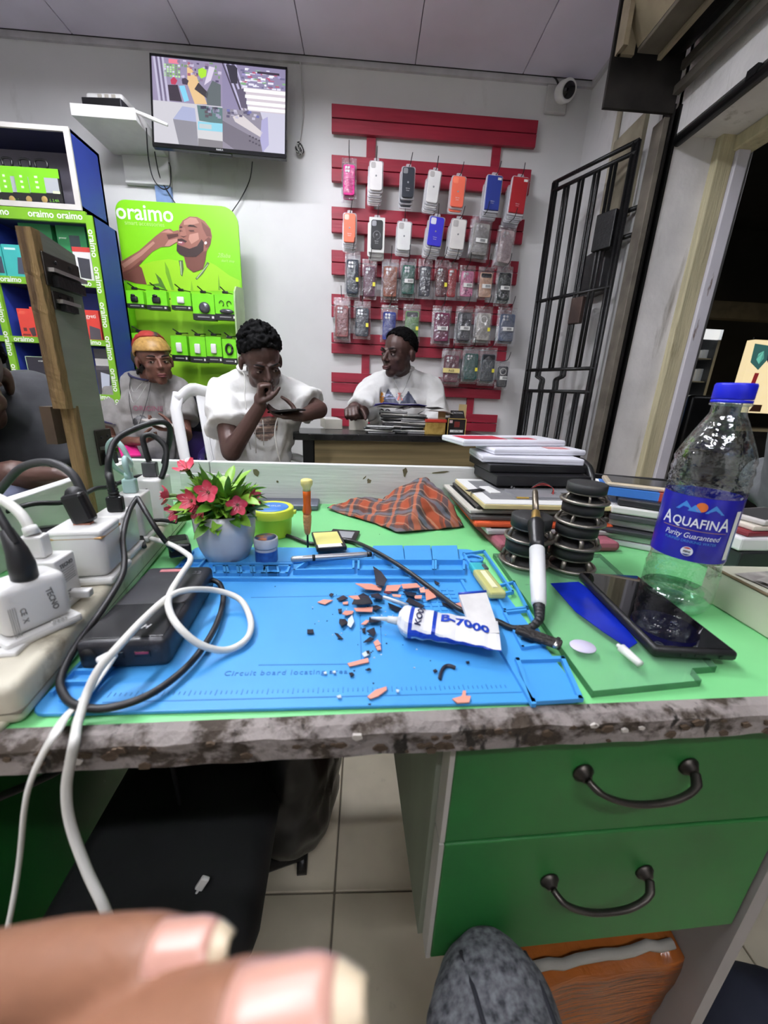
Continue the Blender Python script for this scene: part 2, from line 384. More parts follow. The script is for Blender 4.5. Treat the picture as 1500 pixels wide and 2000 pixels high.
tube_lamp(-.95, .35, 80, 'white ceiling tube lamp over the left desk', LAMP_W*2.4)
tube_lamp(4.3, 1.6, 90, 'unseen tube lamp added to lift the dark passage', LAMP_W*.28, 3.1)  # unseen lamp, added only to keep the passage from going black
tube_lamp(.2, -.9, 0, 'white ceiling tube lamp behind the workbench seat', LAMP_W*1.5)
# ================================================================== BACK WALL
PR = vmat('flat print', rough=.4); PG = vmat('glossy print', rough=.25, coat=.3); SCR = vmat('lit screen picture', rough=.15, emit=1.0, dark=True)
def zmap(x0, y0, k, Y, off=0.):
    return lambda zx, zy: WY(x0+zx*k, y0+zy*k, Y-off)
def flat(mb, fn, pts, col, lay=0, Y=None):
    P = [fn(*p) for p in pts]
    for p in P: p.y -= lay
    return mb.poly(P, col=col)
# ---- television on a tilting bracket
TVF = T(-.815, 2.60, 2.39) @ RY(.8) @ RX(-9)
tv = thing('wall_television', 'wall television showing four security camera pictures', 'television', M=TVF)
W2, H2 = .348, .208
part('back_shell', MB().box((0, .035, 0), (.66, .05, .38), bev=.015), blackM, tv)
bz = MB().bx(-W2, W2, -.012, .012, H2-.009, H2).bx(-W2, -W2+.008, -.012, .012, -H2, H2).bx(W2-.008, W2, -.012, .012, -H2, H2)
part('bezel', bz, mat('gloss black bezel', (20, 20, 22), rough=.15, var=.1), tv)
part('lower_bezel', MB().box((0, 0, -H2+.002), (2*W2, .028, .022), bev=.004), MATS['gloss black bezel'], tv)
part('receiver', MB().box((.0, .0, -H2-.014), (.12, .018, .010), bev=.003), blackM, tv)
part('lettering', addtext(MB(), 'NAKA', .013, T(0, -.0146, -H2-.002) @ RX(90)), mat('silver lettering', (210, 210, 212), rough=.3, metal=.6), tv)
sc = MB()
def q4(x0, y0, x1, y1):
    def g(u, v): return (-W2+.008+(2*W2-.016)*(x0+(x1-x0)*u), -.0068, H2-.009-(2*H2-.022)*(y0+(y1-y0)*v))
    return g
def sp(g, pts, col, lay): sc.poly([(lambda p: (p[0], p[1]-lay*.00025, p[2]))(g(*p)) for p in pts][::-1], col=col)
def srect(g, x0, y0, x1, y1, c, lay): sp(g, [(x0, y0), (x1, y0), (x1, y1), (x0, y1)], c, lay)
rs = random.Random(3)
gA, gB, gC, gD = q4(0, 0, .52, .5), q4(.52, 0, 1, .52), q4(0, .5, .52, 1), q4(.52, .52, 1, 1)
srect(gA, 0, 0, 1, 1, (150, 140, 170), 0)
for k in range(5): sp(gA, [(.02+.03*k, 0), (.05+.03*k, 0), (.12+.03*k, 1), (.08+.03*k, 1)], [(190, 185, 210), (110, 100, 130)][k % 2], 1)
for k in range(6):
    for j in range(6): srect(gA, .17+.04*k, .14+.05*j, .2+.04*k, .18+.05*j, rs.choice([(150, 205, 110), (180, 220, 160), (210, 215, 225), (120, 150, 110)]), 1)
srect(gA, .24, .02, .38, .12, (230, 130, 150), 1)
sp(gA, [(.5, .1), (.62, .3), (.78, .98), (.6, 1), (.5, .55)], (225, 190, 140), 1)
for k in range(40):
    x, y = rs.uniform(.35, .95), rs.uniform(.0, .45); srect(gA, x, y, x+rs.uniform(.02, .05), y+rs.uniform(.02, .07), rs.choice([(90, 80, 110), (200, 190, 215), (140, 120, 150), (170, 100, 120), (120, 150, 110)]), 2)
sp(gA, [(.66, .2), (.72, .15), (.78, .2), (.77, .34), (.70, .4), (.66, .32)], (170, 225, 60), 3)
sp(gA, [(.82, .1), (.9, .12), (.84, .42), (.74, .55)], (215, 205, 225), 3)
sp(gA, [(.86, .42), (.98, .5), (.98, 1), (.78, 1), (.76, .75)], (96, 104, 108), 4)
sp(gA, [(.66, .5), (.8, .72), (.78, .85), (.6, .66)], (60, 55, 62), 4)
sp(gA, [(.26, .5), (.31, .42), (.36, .5), (.33, .6), (.27, .6)], (190, 60, 90), 4); sp(gA, [(.22, .62), (.36, .6), (.42, .98), (.24, .98)], (58, 48, 62), 3)
sp(gA, [(.42, .47), (.47, .42), (.52, .48), (.5, .58), (.43, .57)], (70, 60, 80), 4); sp(gA, [(.38, .62), (.46, .6), (.52, .94), (.45, .98)], (130, 205, 235), 5)
srect(gB, 0, 0, 1, 1, (140, 132, 165), 0)
for k in range(6): sp(gB, [(.0+.04*k, 0), (.02+.04*k, 0), (.3+.03*k, 1), (.27+.03*k, 1)], [(70, 62, 80), (190, 185, 215)][k % 2], 1)
sp(gB, [(.06, .02), (.2, .02), (.24, .08), (.24, .42), (.14, .42), (.08, .1)], (58, 55, 68), 3)
for k in range(70):
    x, y = rs.uniform(.27, .95), rs.uniform(.04, .46); srect(gB, x, y, min(1, x+rs.uniform(.03, .09)), y+rs.uniform(.015, .05), rs.choice([(225, 222, 240), (160, 150, 200), (110, 105, 140), (130, 175, 130), (240, 240, 250), (180, 90, 120)]), 2)
srect(gB, .55, .1, .9, .15, (60, 50, 66), 3)
srect(gB, .3, .48, 1, 1, (205, 195, 205), 1); sp(gB, [(.22, .55), (.36, .5), (.4, .95), (.3, .95)], (96, 88, 110), 2)
for k, y in enumerate((.5, .64, .78, .9)): srect(gB, .34+.02*k, y, 1, y+.075, (255, 255, 255), 3)
srect(gC, 0, 0, 1, 1, (200, 198, 206), 0); sp(gC, [(.28, .4), (.62, .42), (.64, 1), (.36, 1)], (138, 136, 146), 1); sp(gC, [(.28, .4), (.42, .08), (.6, .1), (.62, .42)], (166, 172, 205), 1)
sp(gC, [(.63, .02), (1, .03), (1, .42), (.66, .38)], (92, 120, 122), 1)
for k in range(16):
    x, y = rs.uniform(.65, .95), rs.uniform(.02, .25); srect(gC, x, y, x+.05, y+.07, rs.choice([(60, 58, 80), (150, 150, 175), (90, 80, 90)]), 2)
srect(gC, .64, .4, 1, .6, (140, 205, 225), 2); srect(gC, .66, .45, .84, .56, (190, 200, 205), 3); sp(gC, [(.64, .6), (1, .62), (1, .82), (.64, .8)], (205, 204, 208), 2); sp(gC, [(.64, .8), (1, .82), (1, 1), (.64, 1)], (128, 124, 130), 2)
srect(gD, 0, 0, 1, 1, (198, 196, 215), 0); sp(gD, [(0, .0), (.6, .0), (.66, .3), (.62, 1), (.0, 1)], (140, 134, 150), 1); sp(gD, [(.0, .3), (.64, .75), (.66, 1), (.2, 1), (0, .8)], (112, 106, 120), 2)
sp(gD, [(.16, .18), (.3, .1), (.64, .5), (.6, .62), (.2, .3)], (210, 202, 205), 3); sp(gD, [(.62, .2), (.72, .1), (.74, .8), (.64, 1), (.6, .7)], (168, 164, 205), 3)
for k in range(8): srect(gD, .42+.05*(k % 4), .6+.12*(k//4)+.03*(k % 4), .45+.05*(k % 4), .64+.12*(k//4)+.03*(k % 4), (70, 64, 80), 4)
for k in range(20):
    x, y = rs.uniform(.05, .58), rs.uniform(.0, .16); srect(gD, x, y, x+.05, y+.06, rs.choice([(90, 84, 110), (190, 185, 205), (110, 110, 170)]), 4)
part('screen', sc, SCR, tv)
part('screen_panel', MB().bx(-W2+.006, W2-.006, -.006, .006, -H2+.01, H2-.006), blackM, tv)
br = thing('television_bracket', 'black tilting steel bracket between the television and the wall', 'bracket', (-.8, 2.80, 2.38))
part('arm', MB().box((0, -.07, .03), (.05, .14, .05)), blackM, br); part('wall_plate', MB().box((0, -.006, .02), (.16, .012, .2)), blackM, br)
# ---- cables on the wall
cabM = mat('thin black cable', (22, 22, 24), rough=.5, var=.1); wcabM = mat('thin white cable', (206, 205, 202), rough=.5, var=.05)
def wcable(pts, Y, r, mt, label, cat='cable', name='wall_cable'):
    P = [WY(p[0], p[1], p[2] if len(p) > 2 else Y) for p in pts]
    return solo(name, MB().tube(cr(P, 8), r, 8), mt, label, cat, loc=P[0], world=True)
wcable([(493, 316, 2.68), (488, 350), (472, 385), (452, 415)], 2.77, .0028, cabM, 'thin black cable hanging from the right of the television to the green display')
wcable([(286, 250, 2.5), (290, 310, 2.6), (300, 350), (318, 369), (332, 362), (333, 330), (330, 318, 2.68)], 2.74, .003, cabM, 'black cable looping down from the wall shelf under the television')
wcable([(302, 296, 2.7), (312, 345), (330, 378), (343, 398)], 2.765, .003, cabM, 'short black cable running down behind the green display top')
wcable([(586, 122), (590, 170), (592, 220), (588, 255), (584, 285)], 2.785, .0035, wcabM, 'pair of thin white wires hanging beside the television', name='hanging_wire')
wk = thing('wire_knot', 'small coiled knot of black and white wire hanging on the wall', 'wire', WY(585, 290, 2.77))
for k in range(7):
    a = k*1.1; P = [Vector((.024*cos(a+t*.9)*(.6+.4*sin(t*1.7+k)), .012*sin(t*2+k), .026*sin(a+t*.9))) for t in range(9)]
    part('wire_turn', MB().tube(cr(P, 4), .003, 6), cabM if k % 2 else wcabM, wk)
# ---- white wall shelf with boxes
ws = thing('wall_shelf', 'small white wall shelf carrying a router', 'shelf', (-1.34, 2.8, 2.24))
part('board', MB().bx(-1.494, -1.184, 2.45, 2.785, 2.235, 2.285), whiteM, ws, world=True, bevel=.003)
part('cleat', MB().bx(-1.44, -1.184, 2.765, 2.798, 2.10, 2.235), wallM, ws, world=True, bevel=.003)
bo = thing('dark_recorder_box', 'flat dark grey recorder box on the white wall shelf', 'recorder', (-1.36, 2.6, 2.286), -4)
part('case', MB().box((0, 0, .028), (.20, .2, .056), bev=.004), mat('dark grey casing', (52, 50, 56), rough=.4), bo)
part('front_face', MB().box((0, -.101, .03), (.19, .004, .042)), blackM, bo)
rt = thing('white_router', 'white rounded router lying on the dark recorder box', 'router', (-1.36, 2.6, 2.343), -4)
part('case', MB().box((0, 0, .017), (.19, .15, .034), bev=.015, seg=4, sm=True), whiteM, rt)
for k in range(3): part('port', MB().box((-.02+.035*k, -.076, .017), (.02, .003, .014)), mat('pale grey port', (176, 170, 160), rough=.5), rt)
an = [WY(262, 226, 2.46)+Vector((0, 0, .02)), WY(328, 250, 2.46)+Vector((0, 0, .012))]
solo('router_antenna', MB().tube([an[0], an[0].lerp(an[1], .5), an[1]], [.008, .009, .006], 10), whiteM, 'white rod antenna lying across the end of the wall shelf', 'antenna', loc=an[0], world=True)
solo('blue_wall_board', MB().bx(WY(301, 350, 2.78).x, WY(332, 350, 2.78).x, 2.775, 2.799, 1.3, WY(310, 308, 2.78).z), mat('faded blue paint', (126, 152, 196), rough=.7, var=.12), 'narrow faded blue board on the wall behind the green display', 'board', loc=(-1.0, 2.79, 1.3), world=True, bevel=.002)
# ---- dome-less bullet camera in the corner
cc = thing('security_camera', 'white corner security camera with a dark round lens', 'camera', WY(1086, 190, 2.80))
part('mount_plate', MB().box((0, -.012, -.02), (.13, .024, .13), bev=.008), mat('grey plastic mount', (186, 184, 182), rough=.5), cc)
part('body', MB().lathe([(.001, -.001), (.045, 0), (.05, .02), (.05, .07), (.043, .085), (.040, .083)], 24, M=T(.02, -.02, .01) @ RX(112) @ RY(8)), whiteM, cc)
part('lens', MB().lathe([(.036, .0835), (.034, .088), (.001, .092)], 24, M=T(.02, -.02, .01) @ RX(112) @ RY(8), cap=True), mat('lens black', (10, 10, 12), rough=.1), cc)
part('cable', MB().tube(cr([(.0, -.02, .04), (-.03, -.015, .075), (-.1, -.008, .085), (-.4, -.006, .09), (-.55, -.005, .10)], 6), .006, 6), blackM, cc)
# ---- red slat rack
rk = thing('red_slat_rack', 'red painted wooden slat rack on the white wall full of phone cases', 'rack', (.37, 2.8, .7))
redM = mat('red painted wood', (148, 28, 50), rough=.5, var=.12, scale=5, stretch=(.6, 3, 6), bump=.15, bscale=14)
XL, XRK = -.246, .945
rows = [(2.536, 2.408), (2.302, 2.176), (2.05, 1.918), (1.825, 1.692), (1.583, 1.45), (1.358, 1.233), (1.113, .985), (.878, .76)]
for i, (a, b) in enumerate(rows):
    mid = (a+b)/2; x1 = XRK-.003*i
    part('slat', MB().bx(XL, x1, 2.758, 2.782, mid+.003, a), redM, rk, world=True, bevel=.002)
    part('slat', MB().bx(XL, x1, 2.758, 2.782, b, mid-.002), redM, rk, world=True, bevel=.002)
for x0, x1 in ((-.045, .008), (.70, .75)): part('post', MB().bx(x0, x1, 2.782, 2.799, .7, 2.5), redM, rk, world=True)
# ---- phone case packs
trayM = film('clear plastic tray', (226, 226, 230), alpha=.45, rough=.15)
bagM = clearmat('crinkled clear bag', (244, 244, 246), .10, .62, .16, .9, 70)
def rrect(w, h, r, n=4, cx=0, cz=0):
    P = []
    for (sx, sz, a0) in ((1, 1, 0), (-1, 1, 90), (-1, -1, 180), (1, -1, 270)):
        for k in range(n+1):
            a = radians(a0+90*k/n); P.append((cx+sx*(w/2-r)+r*cos(a), cz+sz*(h/2-r)+r*sin(a)))
    return P
PXZ = Matrix(((1, 0, 0, 0), (0, 0, -1, 0), (0, 1, 0, 0), (0, 0, 0, 1)))   # (x,y,z)->(x,-z,y): outlines drawn in the x-z plane, thickness toward the viewer
stickM = mat('white sticker', (226, 226, 222), rough=.5, var=.02); yelM = mat('yellow sticker', (226, 218, 70), rough=.5, var=.04); inkM = mat('printed ink', (40, 38, 42), rough=.6)
def hook(x, z, L=.11, tilt=.02):
    P = [Vector((x, 2.76, z)), Vector((x, 2.76-L*.6, z+.004)), Vector((x+tilt*.5, 2.76-L, z+.01)), Vector((x+tilt, 2.76-L-.008, z+.055))]
    part('hook', MB().tube(cr(P, 4), .0022, 6), ironM, rk, world=True)
def pack(zx0, zy0, zx1, zy1, org, col, kind, label, cnt=1, tilt=0., tex=0, tag=None, cam=None, ptc=None, behind=None):
    k = 460/1500; Yf = 2.672 if kind in ('tray', 'card', 'box') else 2.69
    a = WY(620+zx0*k, org+zy0*k, Yf); b = WY(620+zx1*k, org+zy1*k, Yf)
    a2 = WY(620+zx1*k, org+zy0*k, Yf)
    cx = (a.x+b.x)/2; w = (a2.x-a.x)*.97; zt = (a.z+a2.z)/2; h = zt-b.z
    F = T(cx, Yf, zt) @ RY(tilt) @ RX(-3)
    nm = 'phone_case_pack'
    t = thing(nm, label, 'phone case', M=F, group='phone case packs on the red rack')
    r = random.Random(int(zx0*7+zy0)); cm = mat('case %d %d %d' % col, col, rough=.5, var=.16 if tex else .05, scale=60 if tex else 10, bump=.5 if tex else 0, bscale=220)
    if kind in ('tray', 'card', 'box'):
        th = .018
        if kind == 'box': part('box', MB().prism(rrect(w, h, .003, 2, 0, -h/2), 0, th, M=PXZ @ T(0, 0, 0)), stickM, t)
        else: part('tray', MB().prism(rrect(w, h, .012, 4, 0, -h/2), 0, th*.7, M=PXZ), trayM if kind == 'tray' else mat('pale blister card', (206, 206, 212), rough=.35), t)
        part('hang_tab', MB().prism(rrect(w*.36, .022, .006, 3, 0, .006), .001, .004, M=PXZ), trayM, t)
        cw, ch = (w-.012, h-.014) if kind != 'box' else (w*.74, h*.84)
        o = part('case', MB().prism(rrect(cw, ch, .012 if kind != 'card' else .002, 5, 0, -h/2), th*.7 if kind != 'box' else th, th+.005, M=PXZ), cm, t, bevel=.002)
        if kind != 'card':
            part('camera_window', MB().prism(rrect(cw*.38, cw*.40, .007, 3, -cw*.24, -h/2+ch/2-cw*.28), th+.005, th+.0062, M=PXZ), mat('camera cutout %d' % sum(cam or (176, 172, 170)), cam or (176, 172, 170), rough=.4), o)
            part('emblem', MB().lathe([(.005, th+.005), (.0048, th+.0058), (.001, th+.0059)], 12, M=PXZ @ T(0, -h/2, 0)), mat('emblem grey', (150, 150, 154), rough=.4), o)
        if kind == 'box':
            P = [Vector((.021*cos(q), -th-.0062, -h*.52+.021*sin(q))) for q in [radians(-70+320*i/20+ -90+70) for i in range(21)]]
            part('magnet_ring', MB().tube(P, .0016, 5), mat('emblem grey', (150, 150, 154)), o)
        tx = MB()
        for j, (s_, sz) in enumerate((('Silicone', .0075), ('Cover', .0075))): addtext(tx, s_, sz, T(0, -th-.0056, -h*(.70 if kind != 'card' else .74)-.01*j) @ RX(90), extr=.0002)
        part('lettering', tx, mat('pale lettering', (226, 222, 222), rough=.5), t)
        if kind == 'card': part('sticker', MB().bx(cw*.2, cw*.45, -th-.006, -th-.005, -.028, -.016), stickM, t)
        for j in range(1, cnt):
            G = F @ T(r.uniform(-.006, .006)-.002*j, .019*j, -.012*j-.003)
            c2 = behind or col
            s_ = thing(nm, ['second', 'third', 'fourth'][j-1]+' pack from the front behind the '+' '.join(label.split()[:9]).rstrip(','), 'phone case', M=G, group='stack behind '+label[:40])
            part('tray', MB().prism(rrect(w, h, .012, 4, 0, -h/2), 0, .013, M=PXZ), trayM if kind != 'box' else stickM, s_)
            part('case', MB().prism(rrect(w-.012, h-.014, .012, 4, 0, -h/2), .012, .018, M=PXZ), mat('case %d %d %d' % c2, c2, rough=.5, var=.05), s_)
    else:
        # case inside a crinkled bag
        cw, ch = w*.74, h*.74; zc = -h*.56
        o = part('case', MB().prism(rrect(cw, ch, .011, 5, 0, zc), .004, .015, M=PXZ), cm, t, bevel=.003)
        cbm = mat('camera %d' % (0 if cam is None else sum(cam)), cam or (40, 40, 44), rough=.3)
        if tex < 3:
            for (ux, uz) in ((-.30, .40), (-.30, .29), (-.08, .40), (-.08, .29))[:3+(tex > 1)]:
                part('camera_ring', MB().lathe([(.0075, .015), (.007, .0168), (.005, .017), (.001, .0172)], 12, M=PXZ @ T(cw*ux+.004, zc+ch*uz, 0)), mat('pale ring', (190, 188, 190), rough=.3, metal=.4), o)
        elif tex == 3: part('camera_bar', MB().prism(rrect(cw*.84, ch*.17, .006, 3, 0, zc+ch*.38), .015, .017, M=PXZ), cbm, o)
        else: part('magnet_ring', MB().tube([Vector((.020*cos(q*pi/10), -.016, zc+ch*.25+.020*sin(q*pi/10))) for q in range(21)], .002, 5), stickM, o)
        for j in range(5 if ptc else 0):
            pass
        if ptc:
            pt = MB()
            for j in range(26):
                x = r.uniform(-.45, .45)*cw; z = zc+r.uniform(-.48, .2)*ch; q = r.uniform(.003, .007); pt.poly([(x-q, -.0153, z), (x, -.0153, z-q*.8), (x+q, -.0153, z+q*.3), (x, -.0153, z+q)], m=0)
            part('pattern', pt, mat('pattern %d %d %d' % ptc, ptc, rough=.5), o, kind='stuff')
        else:
            rb = MB(); nr = 9
            for j in range(nr):
                z = zc-ch*.42+ch*.62*j/nr; s_ = 1 if tex != 2 else (-1)**j
                rb.tube([(-cw*.42, -.0152, z), (cw*.42, -.0152, z+s_*ch*.1)], .0009, 4)
            part('ribs', rb, cm, o, kind='stuff')
        g = MB(); nx, nz = 7, 9; vs = []
        for side in (0, 1):
            for iz in range(nz):
                for ix in range(nx):
                    u = ix/(nx-1)*2-1; v = iz/(nz-1)
                    bul = (1-u*u)**.5*min(1, (v+.02)*3.2)*min(1, (1-v)*6+.15) if 0 < ix < nx-1 else 0
                    y = (-.021 if side == 0 else .004)*bul*(1 if side == 0 else 1)+r.uniform(-.003, .003)*(0 < ix < nx-1)
                    vs.append((u*w/2*(1-.04*(1-v)), y, -h*v))
        fs = []
        for side in (0, 1):
            o_ = side*nx*nz
            for iz in range(nz-1):
                for ix in range(nx-1):
                    q = [o_+iz*nx+ix, o_+iz*nx+ix+1, o_+(iz+1)*nx+ix+1, o_+(iz+1)*nx+ix]; fs.append(q if side else q[::-1])
        g.add(vs, fs, sm=False); part('bag', g, bagM, t)
        if tag == 'y': part('sticker', MB().bx(cw*.3, cw*.3+.016, -.0235, -.0225, zc-.028, zc-.006), yelM, t)
        if tag == 'w':
            st_ = part('sticker', MB().bx(-cw*.3, cw*.42, -.0235, -.0225, zc-.02, zc+.002), stickM, t)
            bb = MB()
            for j in range(7): bb.bx(-.002+.0045*j, .0005+.0045*j, -.0242, -.0236, zc-.016, zc-.002)
            part('barcode', bb, inkM, st_, kind='stuff')
        if tag == 'A':
            st_ = part('sticker', MB().box((0, -.0232, zc-.012), (w*.86, .001, .028), bev=.0004), mat('cream sticker', (232, 214, 140), rough=.5), t)
            part('lettering', addtext(MB(), 'A6B', .022, T(0, -.0238, zc-.020) @ RX(90), extr=.0003), inkM, st_)
        for j in range(1, cnt):
            G = F @ T(r.uniform(-.006, .006), .024*j, -.01*j)
            s_ = thing(nm, 'second bag from the front behind the '+' '.join(label.split()[:9]).rstrip(','), 'phone case', M=G, group='bags behind '+label[:40])
            part('case', MB().prism(rrect(cw, ch, .011, 4, 0, zc), .004, .013, M=PXZ), cm, s_); part('bag', g.mesh('bag', bagM), bagM, s_)
    hook(cx, zt-.003, .125, r.uniform(-.004, .022))
OA, OB = 180, 480
pack(150, 420, 252, 690, OA, (222, 44, 140), 'bag', 'bright pink fabric phone case in a clear bag, first on the top row', 2, tex=2)
pack(325, 445, 420, 655, OA, (226, 222, 220), 'tray', 'plain white phone case between the pink and navy ones', 4)
pack(528, 482, 620, 700, OA, (34, 38, 48), 'tray', 'dark navy phone case on the top row', 3, cam=(120, 120, 124))
pack(697, 505, 787, 735, OA, (218, 216, 214), 'tray', 'white phone case tilted beside the orange one on the top row', 3, tilt=5)
pack(842, 540, 940, 760, OA, (240, 110, 84), 'tray', 'orange phone case on the top row', 2, cam=(246, 130, 100), tilt=2)
pack(1060, 535, 1168, 780, OA, (42, 58, 140), 'card', 'blue carded phone case near the right end of the top row', 3, behind=(190, 190, 196), tilt=2)
pack(1218, 545, 1332, 800, OA, (166, 34, 42), 'card', 'red carded phone case at the right end of the top row', 4, behind=(186, 186, 192), tilt=3)
pack(160, 775, 250, 980, OA, (244, 116, 82), 'tray', 'orange phone case at the left end of the second row', 3, cam=(220, 190, 170), behind=(225, 222, 220))
pack(325, 806, 428, 1035, OA, (24, 24, 27), 'box', 'black phone case with a pale ring in a white carton', 3, behind=(226, 226, 226), cam=(150, 150, 156))
pack(500, 828, 600, 1030, OA, (224, 224, 222), 'tray', 'white phone case between the ringed black one and the vivid blue one', 2, tilt=1)
pack(702, 797, 808, 1005, OA, (52, 46, 190), 'tray', 'vivid blue phone case on the second row', 4, cam=(214, 214, 226), behind=(224, 222, 220), tilt=5)
pack(840, 812, 945, 1025, OA, (220, 216, 212), 'tray', 'off-white phone case right of the vivid blue one', 3, tilt=3)
pack(968, 790, 1110, 1070, OA, (150, 146, 142), 'bag', 'clear phone case with dark rim in a large bag on the second row', 2, tag='w', tex=1, tilt=3)
pack(1145, 830, 1262, 1120, OA, (168, 150, 150), 'bag', 'smoky clear phone case bag at the right end of the second row', 2, tex=1, tilt=5)
pack(170, 35, 275, 335, OB, (46, 54, 66), 'bag', 'dark slate braided phone case in a bag, left end of the third row', 2, tex=2, tag='y')
pack(280, 85, 380, 350, OB, (104, 68, 84), 'bag', 'dusty purple phone case in a bag with a yellow sticker', 1, tex=1, tag='y')
pack(403, 85, 520, 352, OB, (146, 88, 70), 'bag', 'brown ribbed phone case in a bag', 2, tex=1)
pack(522, 80, 630, 335, OB, (46, 88, 76), 'bag', 'green braided phone case in a bag with a white sticker', 2, tex=2, tag='w')
pack(633, 85, 730, 348, OB, (58, 58, 66), 'bag', 'charcoal phone case with pale flowers in a bag', 1, tex=1, ptc=(170, 168, 172))
pack(738, 90, 832, 352, OB, (92, 44, 50), 'bag', 'maroon ribbed phone case in a bag with a yellow sticker', 1, tex=1, tag='y')
pack(815, 105, 890, 352, OB, (156, 46, 52), 'bag', 'narrow red phone case in a bag beside the maroon one', 1, tex=1)
pack(893, 125, 1002, 348, OB, (200, 120, 152), 'bag', 'pink patterned phone case in a bag', 1, tex=1, ptc=(120, 50, 90), tag='w')
pack(1012, 135, 1120, 352, OB, (208, 168, 142), 'bag', 'beige phone case with a dark camera bar in a bag', 1, tex=3, tag='w')
pack(1128, 130, 1238, 375, OB, (34, 40, 44), 'bag', 'black phone case in a bag at the right end of the third row', 2, tex=3, tag='w')
pack(98, 330, 212, 605, OB, (142, 84, 84), 'bag', 'mauve woven phone case in a bag at the left end of the fourth row', 2, tex=2)
pack(225, 352, 342, 600, OB, (56, 60, 70), 'bag', 'dark zigzag phone case in a bag on the fourth row', 1, tex=2, tag='y')
pack(398, 378, 512, 622, OB, (46, 58, 132), 'bag', 'royal blue phone case in a bag above the seated man', 1, tex=2)
pack(538, 372, 658, 622, OB, (96, 138, 84), 'bag', 'pale green phone case in a bag with a yellow sticker', 1, tex=3, tag='y')
pack(722, 382, 852, 632, OB, (112, 40, 74), 'bag', 'plum phone case with white leopard spots in a bag', 2, tex=1, ptc=(226, 190, 214), tag='w')
pack(870, 385, 988, 628, OB, (66, 66, 72), 'bag', 'plain grey phone case in a bag with a white sticker', 2, tex=3, cam=(90, 90, 94), tag='w')
pack(990, 385, 1112, 625, OB, (176, 172, 164), 'bag', 'clear phone case with a black frame in a bag', 2, tex=4, tag='y')
pack(1135, 392, 1265, 632, OB, (84, 94, 116), 'bag', 'slate blue phone case in a bag at the right end of the fourth row', 2, tex=2, tag='w')
pack(783, 655, 912, 888, OB, (112, 64, 76), 'bag', 'dusky maroon phone case in a bag with a cream A6B sticker', 2, tex=1, tag='A')
pack(915, 645, 1032, 872, OB, (38, 84, 78), 'bag', 'dark teal phone case in a bag on the lowest row', 2, tex=1, tag='y')
pack(1022, 648, 1138, 884, OB, (54, 62, 70), 'bag', 'dark grey phone case with a wide camera bar on the lowest row', 2, tex=3, tag='y')
pack(1128, 735, 1218, 915, OB, (52, 54, 58), 'bag', 'small black ring phone case at the right end of the lowest row', 1, tex=4, tag='w')
# ================================================================== BLUE SHELF UNIT, DISPLAY STAND
bluM = mat('blue laminate', (44, 62, 150), rough=.45, var=.10, scale=5)
dblM = mat('navy lining', (26, 30, 66), rough=.6, var=.15)
grnM = mat('lime green edging', (120, 178, 40), rough=.45, var=.06)
whM = mat('white edge band', (206, 202, 196), rough=.5, var=.06)
limeM = mat('lime green board', (132, 214, 30), rough=.38, var=.04, scale=3)
ltM = mat('white print', (236, 240, 230), rough=.5, var=.02)
SY = 2.2
su = thing('blue_display_shelf', 'tall blue shelf unit with lime green lettered edges', 'shelf', (-1.8, 2.4, 0))
XA, XB2 = -2.42, -1.318
part('side_panel', MB().bx(XB2-.03, XB2, SY+.004, 2.385, 0, 1.735), bluM, su, world=True)
part('side_panel', MB().bx(XA, XA+.03, SY+.004, 2.385, 0, 1.735), bluM, su, world=True)
part('back_panel', MB().bx(XA, XB2, 2.37, 2.385, 0, 1.735), bluM, su, world=True)
part('divider', MB().bx(-1.845, -1.815, SY+.004, 2.37, .1, 1.71), bluM, su, world=True)
lev = [(1.703, 1.75), (1.432, 1.462), (1.165, 1.193), (.895, .925), (.62, .65), (.3, .33), (.04, .1)]
EN = Matrix(((1, 0, 0, 0), (0, 0, 1, 0), (0, 1, 0, 0), (0, 0, 0, 1)))
def edgetext(parent, cx, y, cz, s, size, vert=False):
    M = T(cx, y, cz) @ RX(90)
    if vert: M = T(cx, y, cz) @ RX(90) @ RZ(-90)
    part('lettering', addtext(MB(), s, size, M @ T(0, -size*.28, 0), extr=.0004, bold=.0006), ltM, parent, world=True)
for (a, b) in lev:
    part('shelf_board', MB().bx(XA+.03, XB2-.03, SY+.01, 2.37, a+.004, b-.004), dblM, su, world=True)
    e = part('edge_strip', MB().bx(XA+.03, XB2-.03, SY-.002, SY+.012, a, b), grnM, su, world=True)
    if a > .85:
        for cx in (-1.75, -1.55, -1.42): edgetext(e, cx, SY-.003, (a+b)/2, 'oraimo', .040 if b-a > .04 else .034)
for cx in (XB2-.0165, -1.83):
    e = part('edge_strip', MB().bx(cx-.0165, cx+.0165, SY-.003, SY+.012, .1, 1.735), grnM, su, world=True)
    for k in range(6): edgetext(e, cx, SY-.004, 1.62-.155*k, 'oraimo', .040, True)
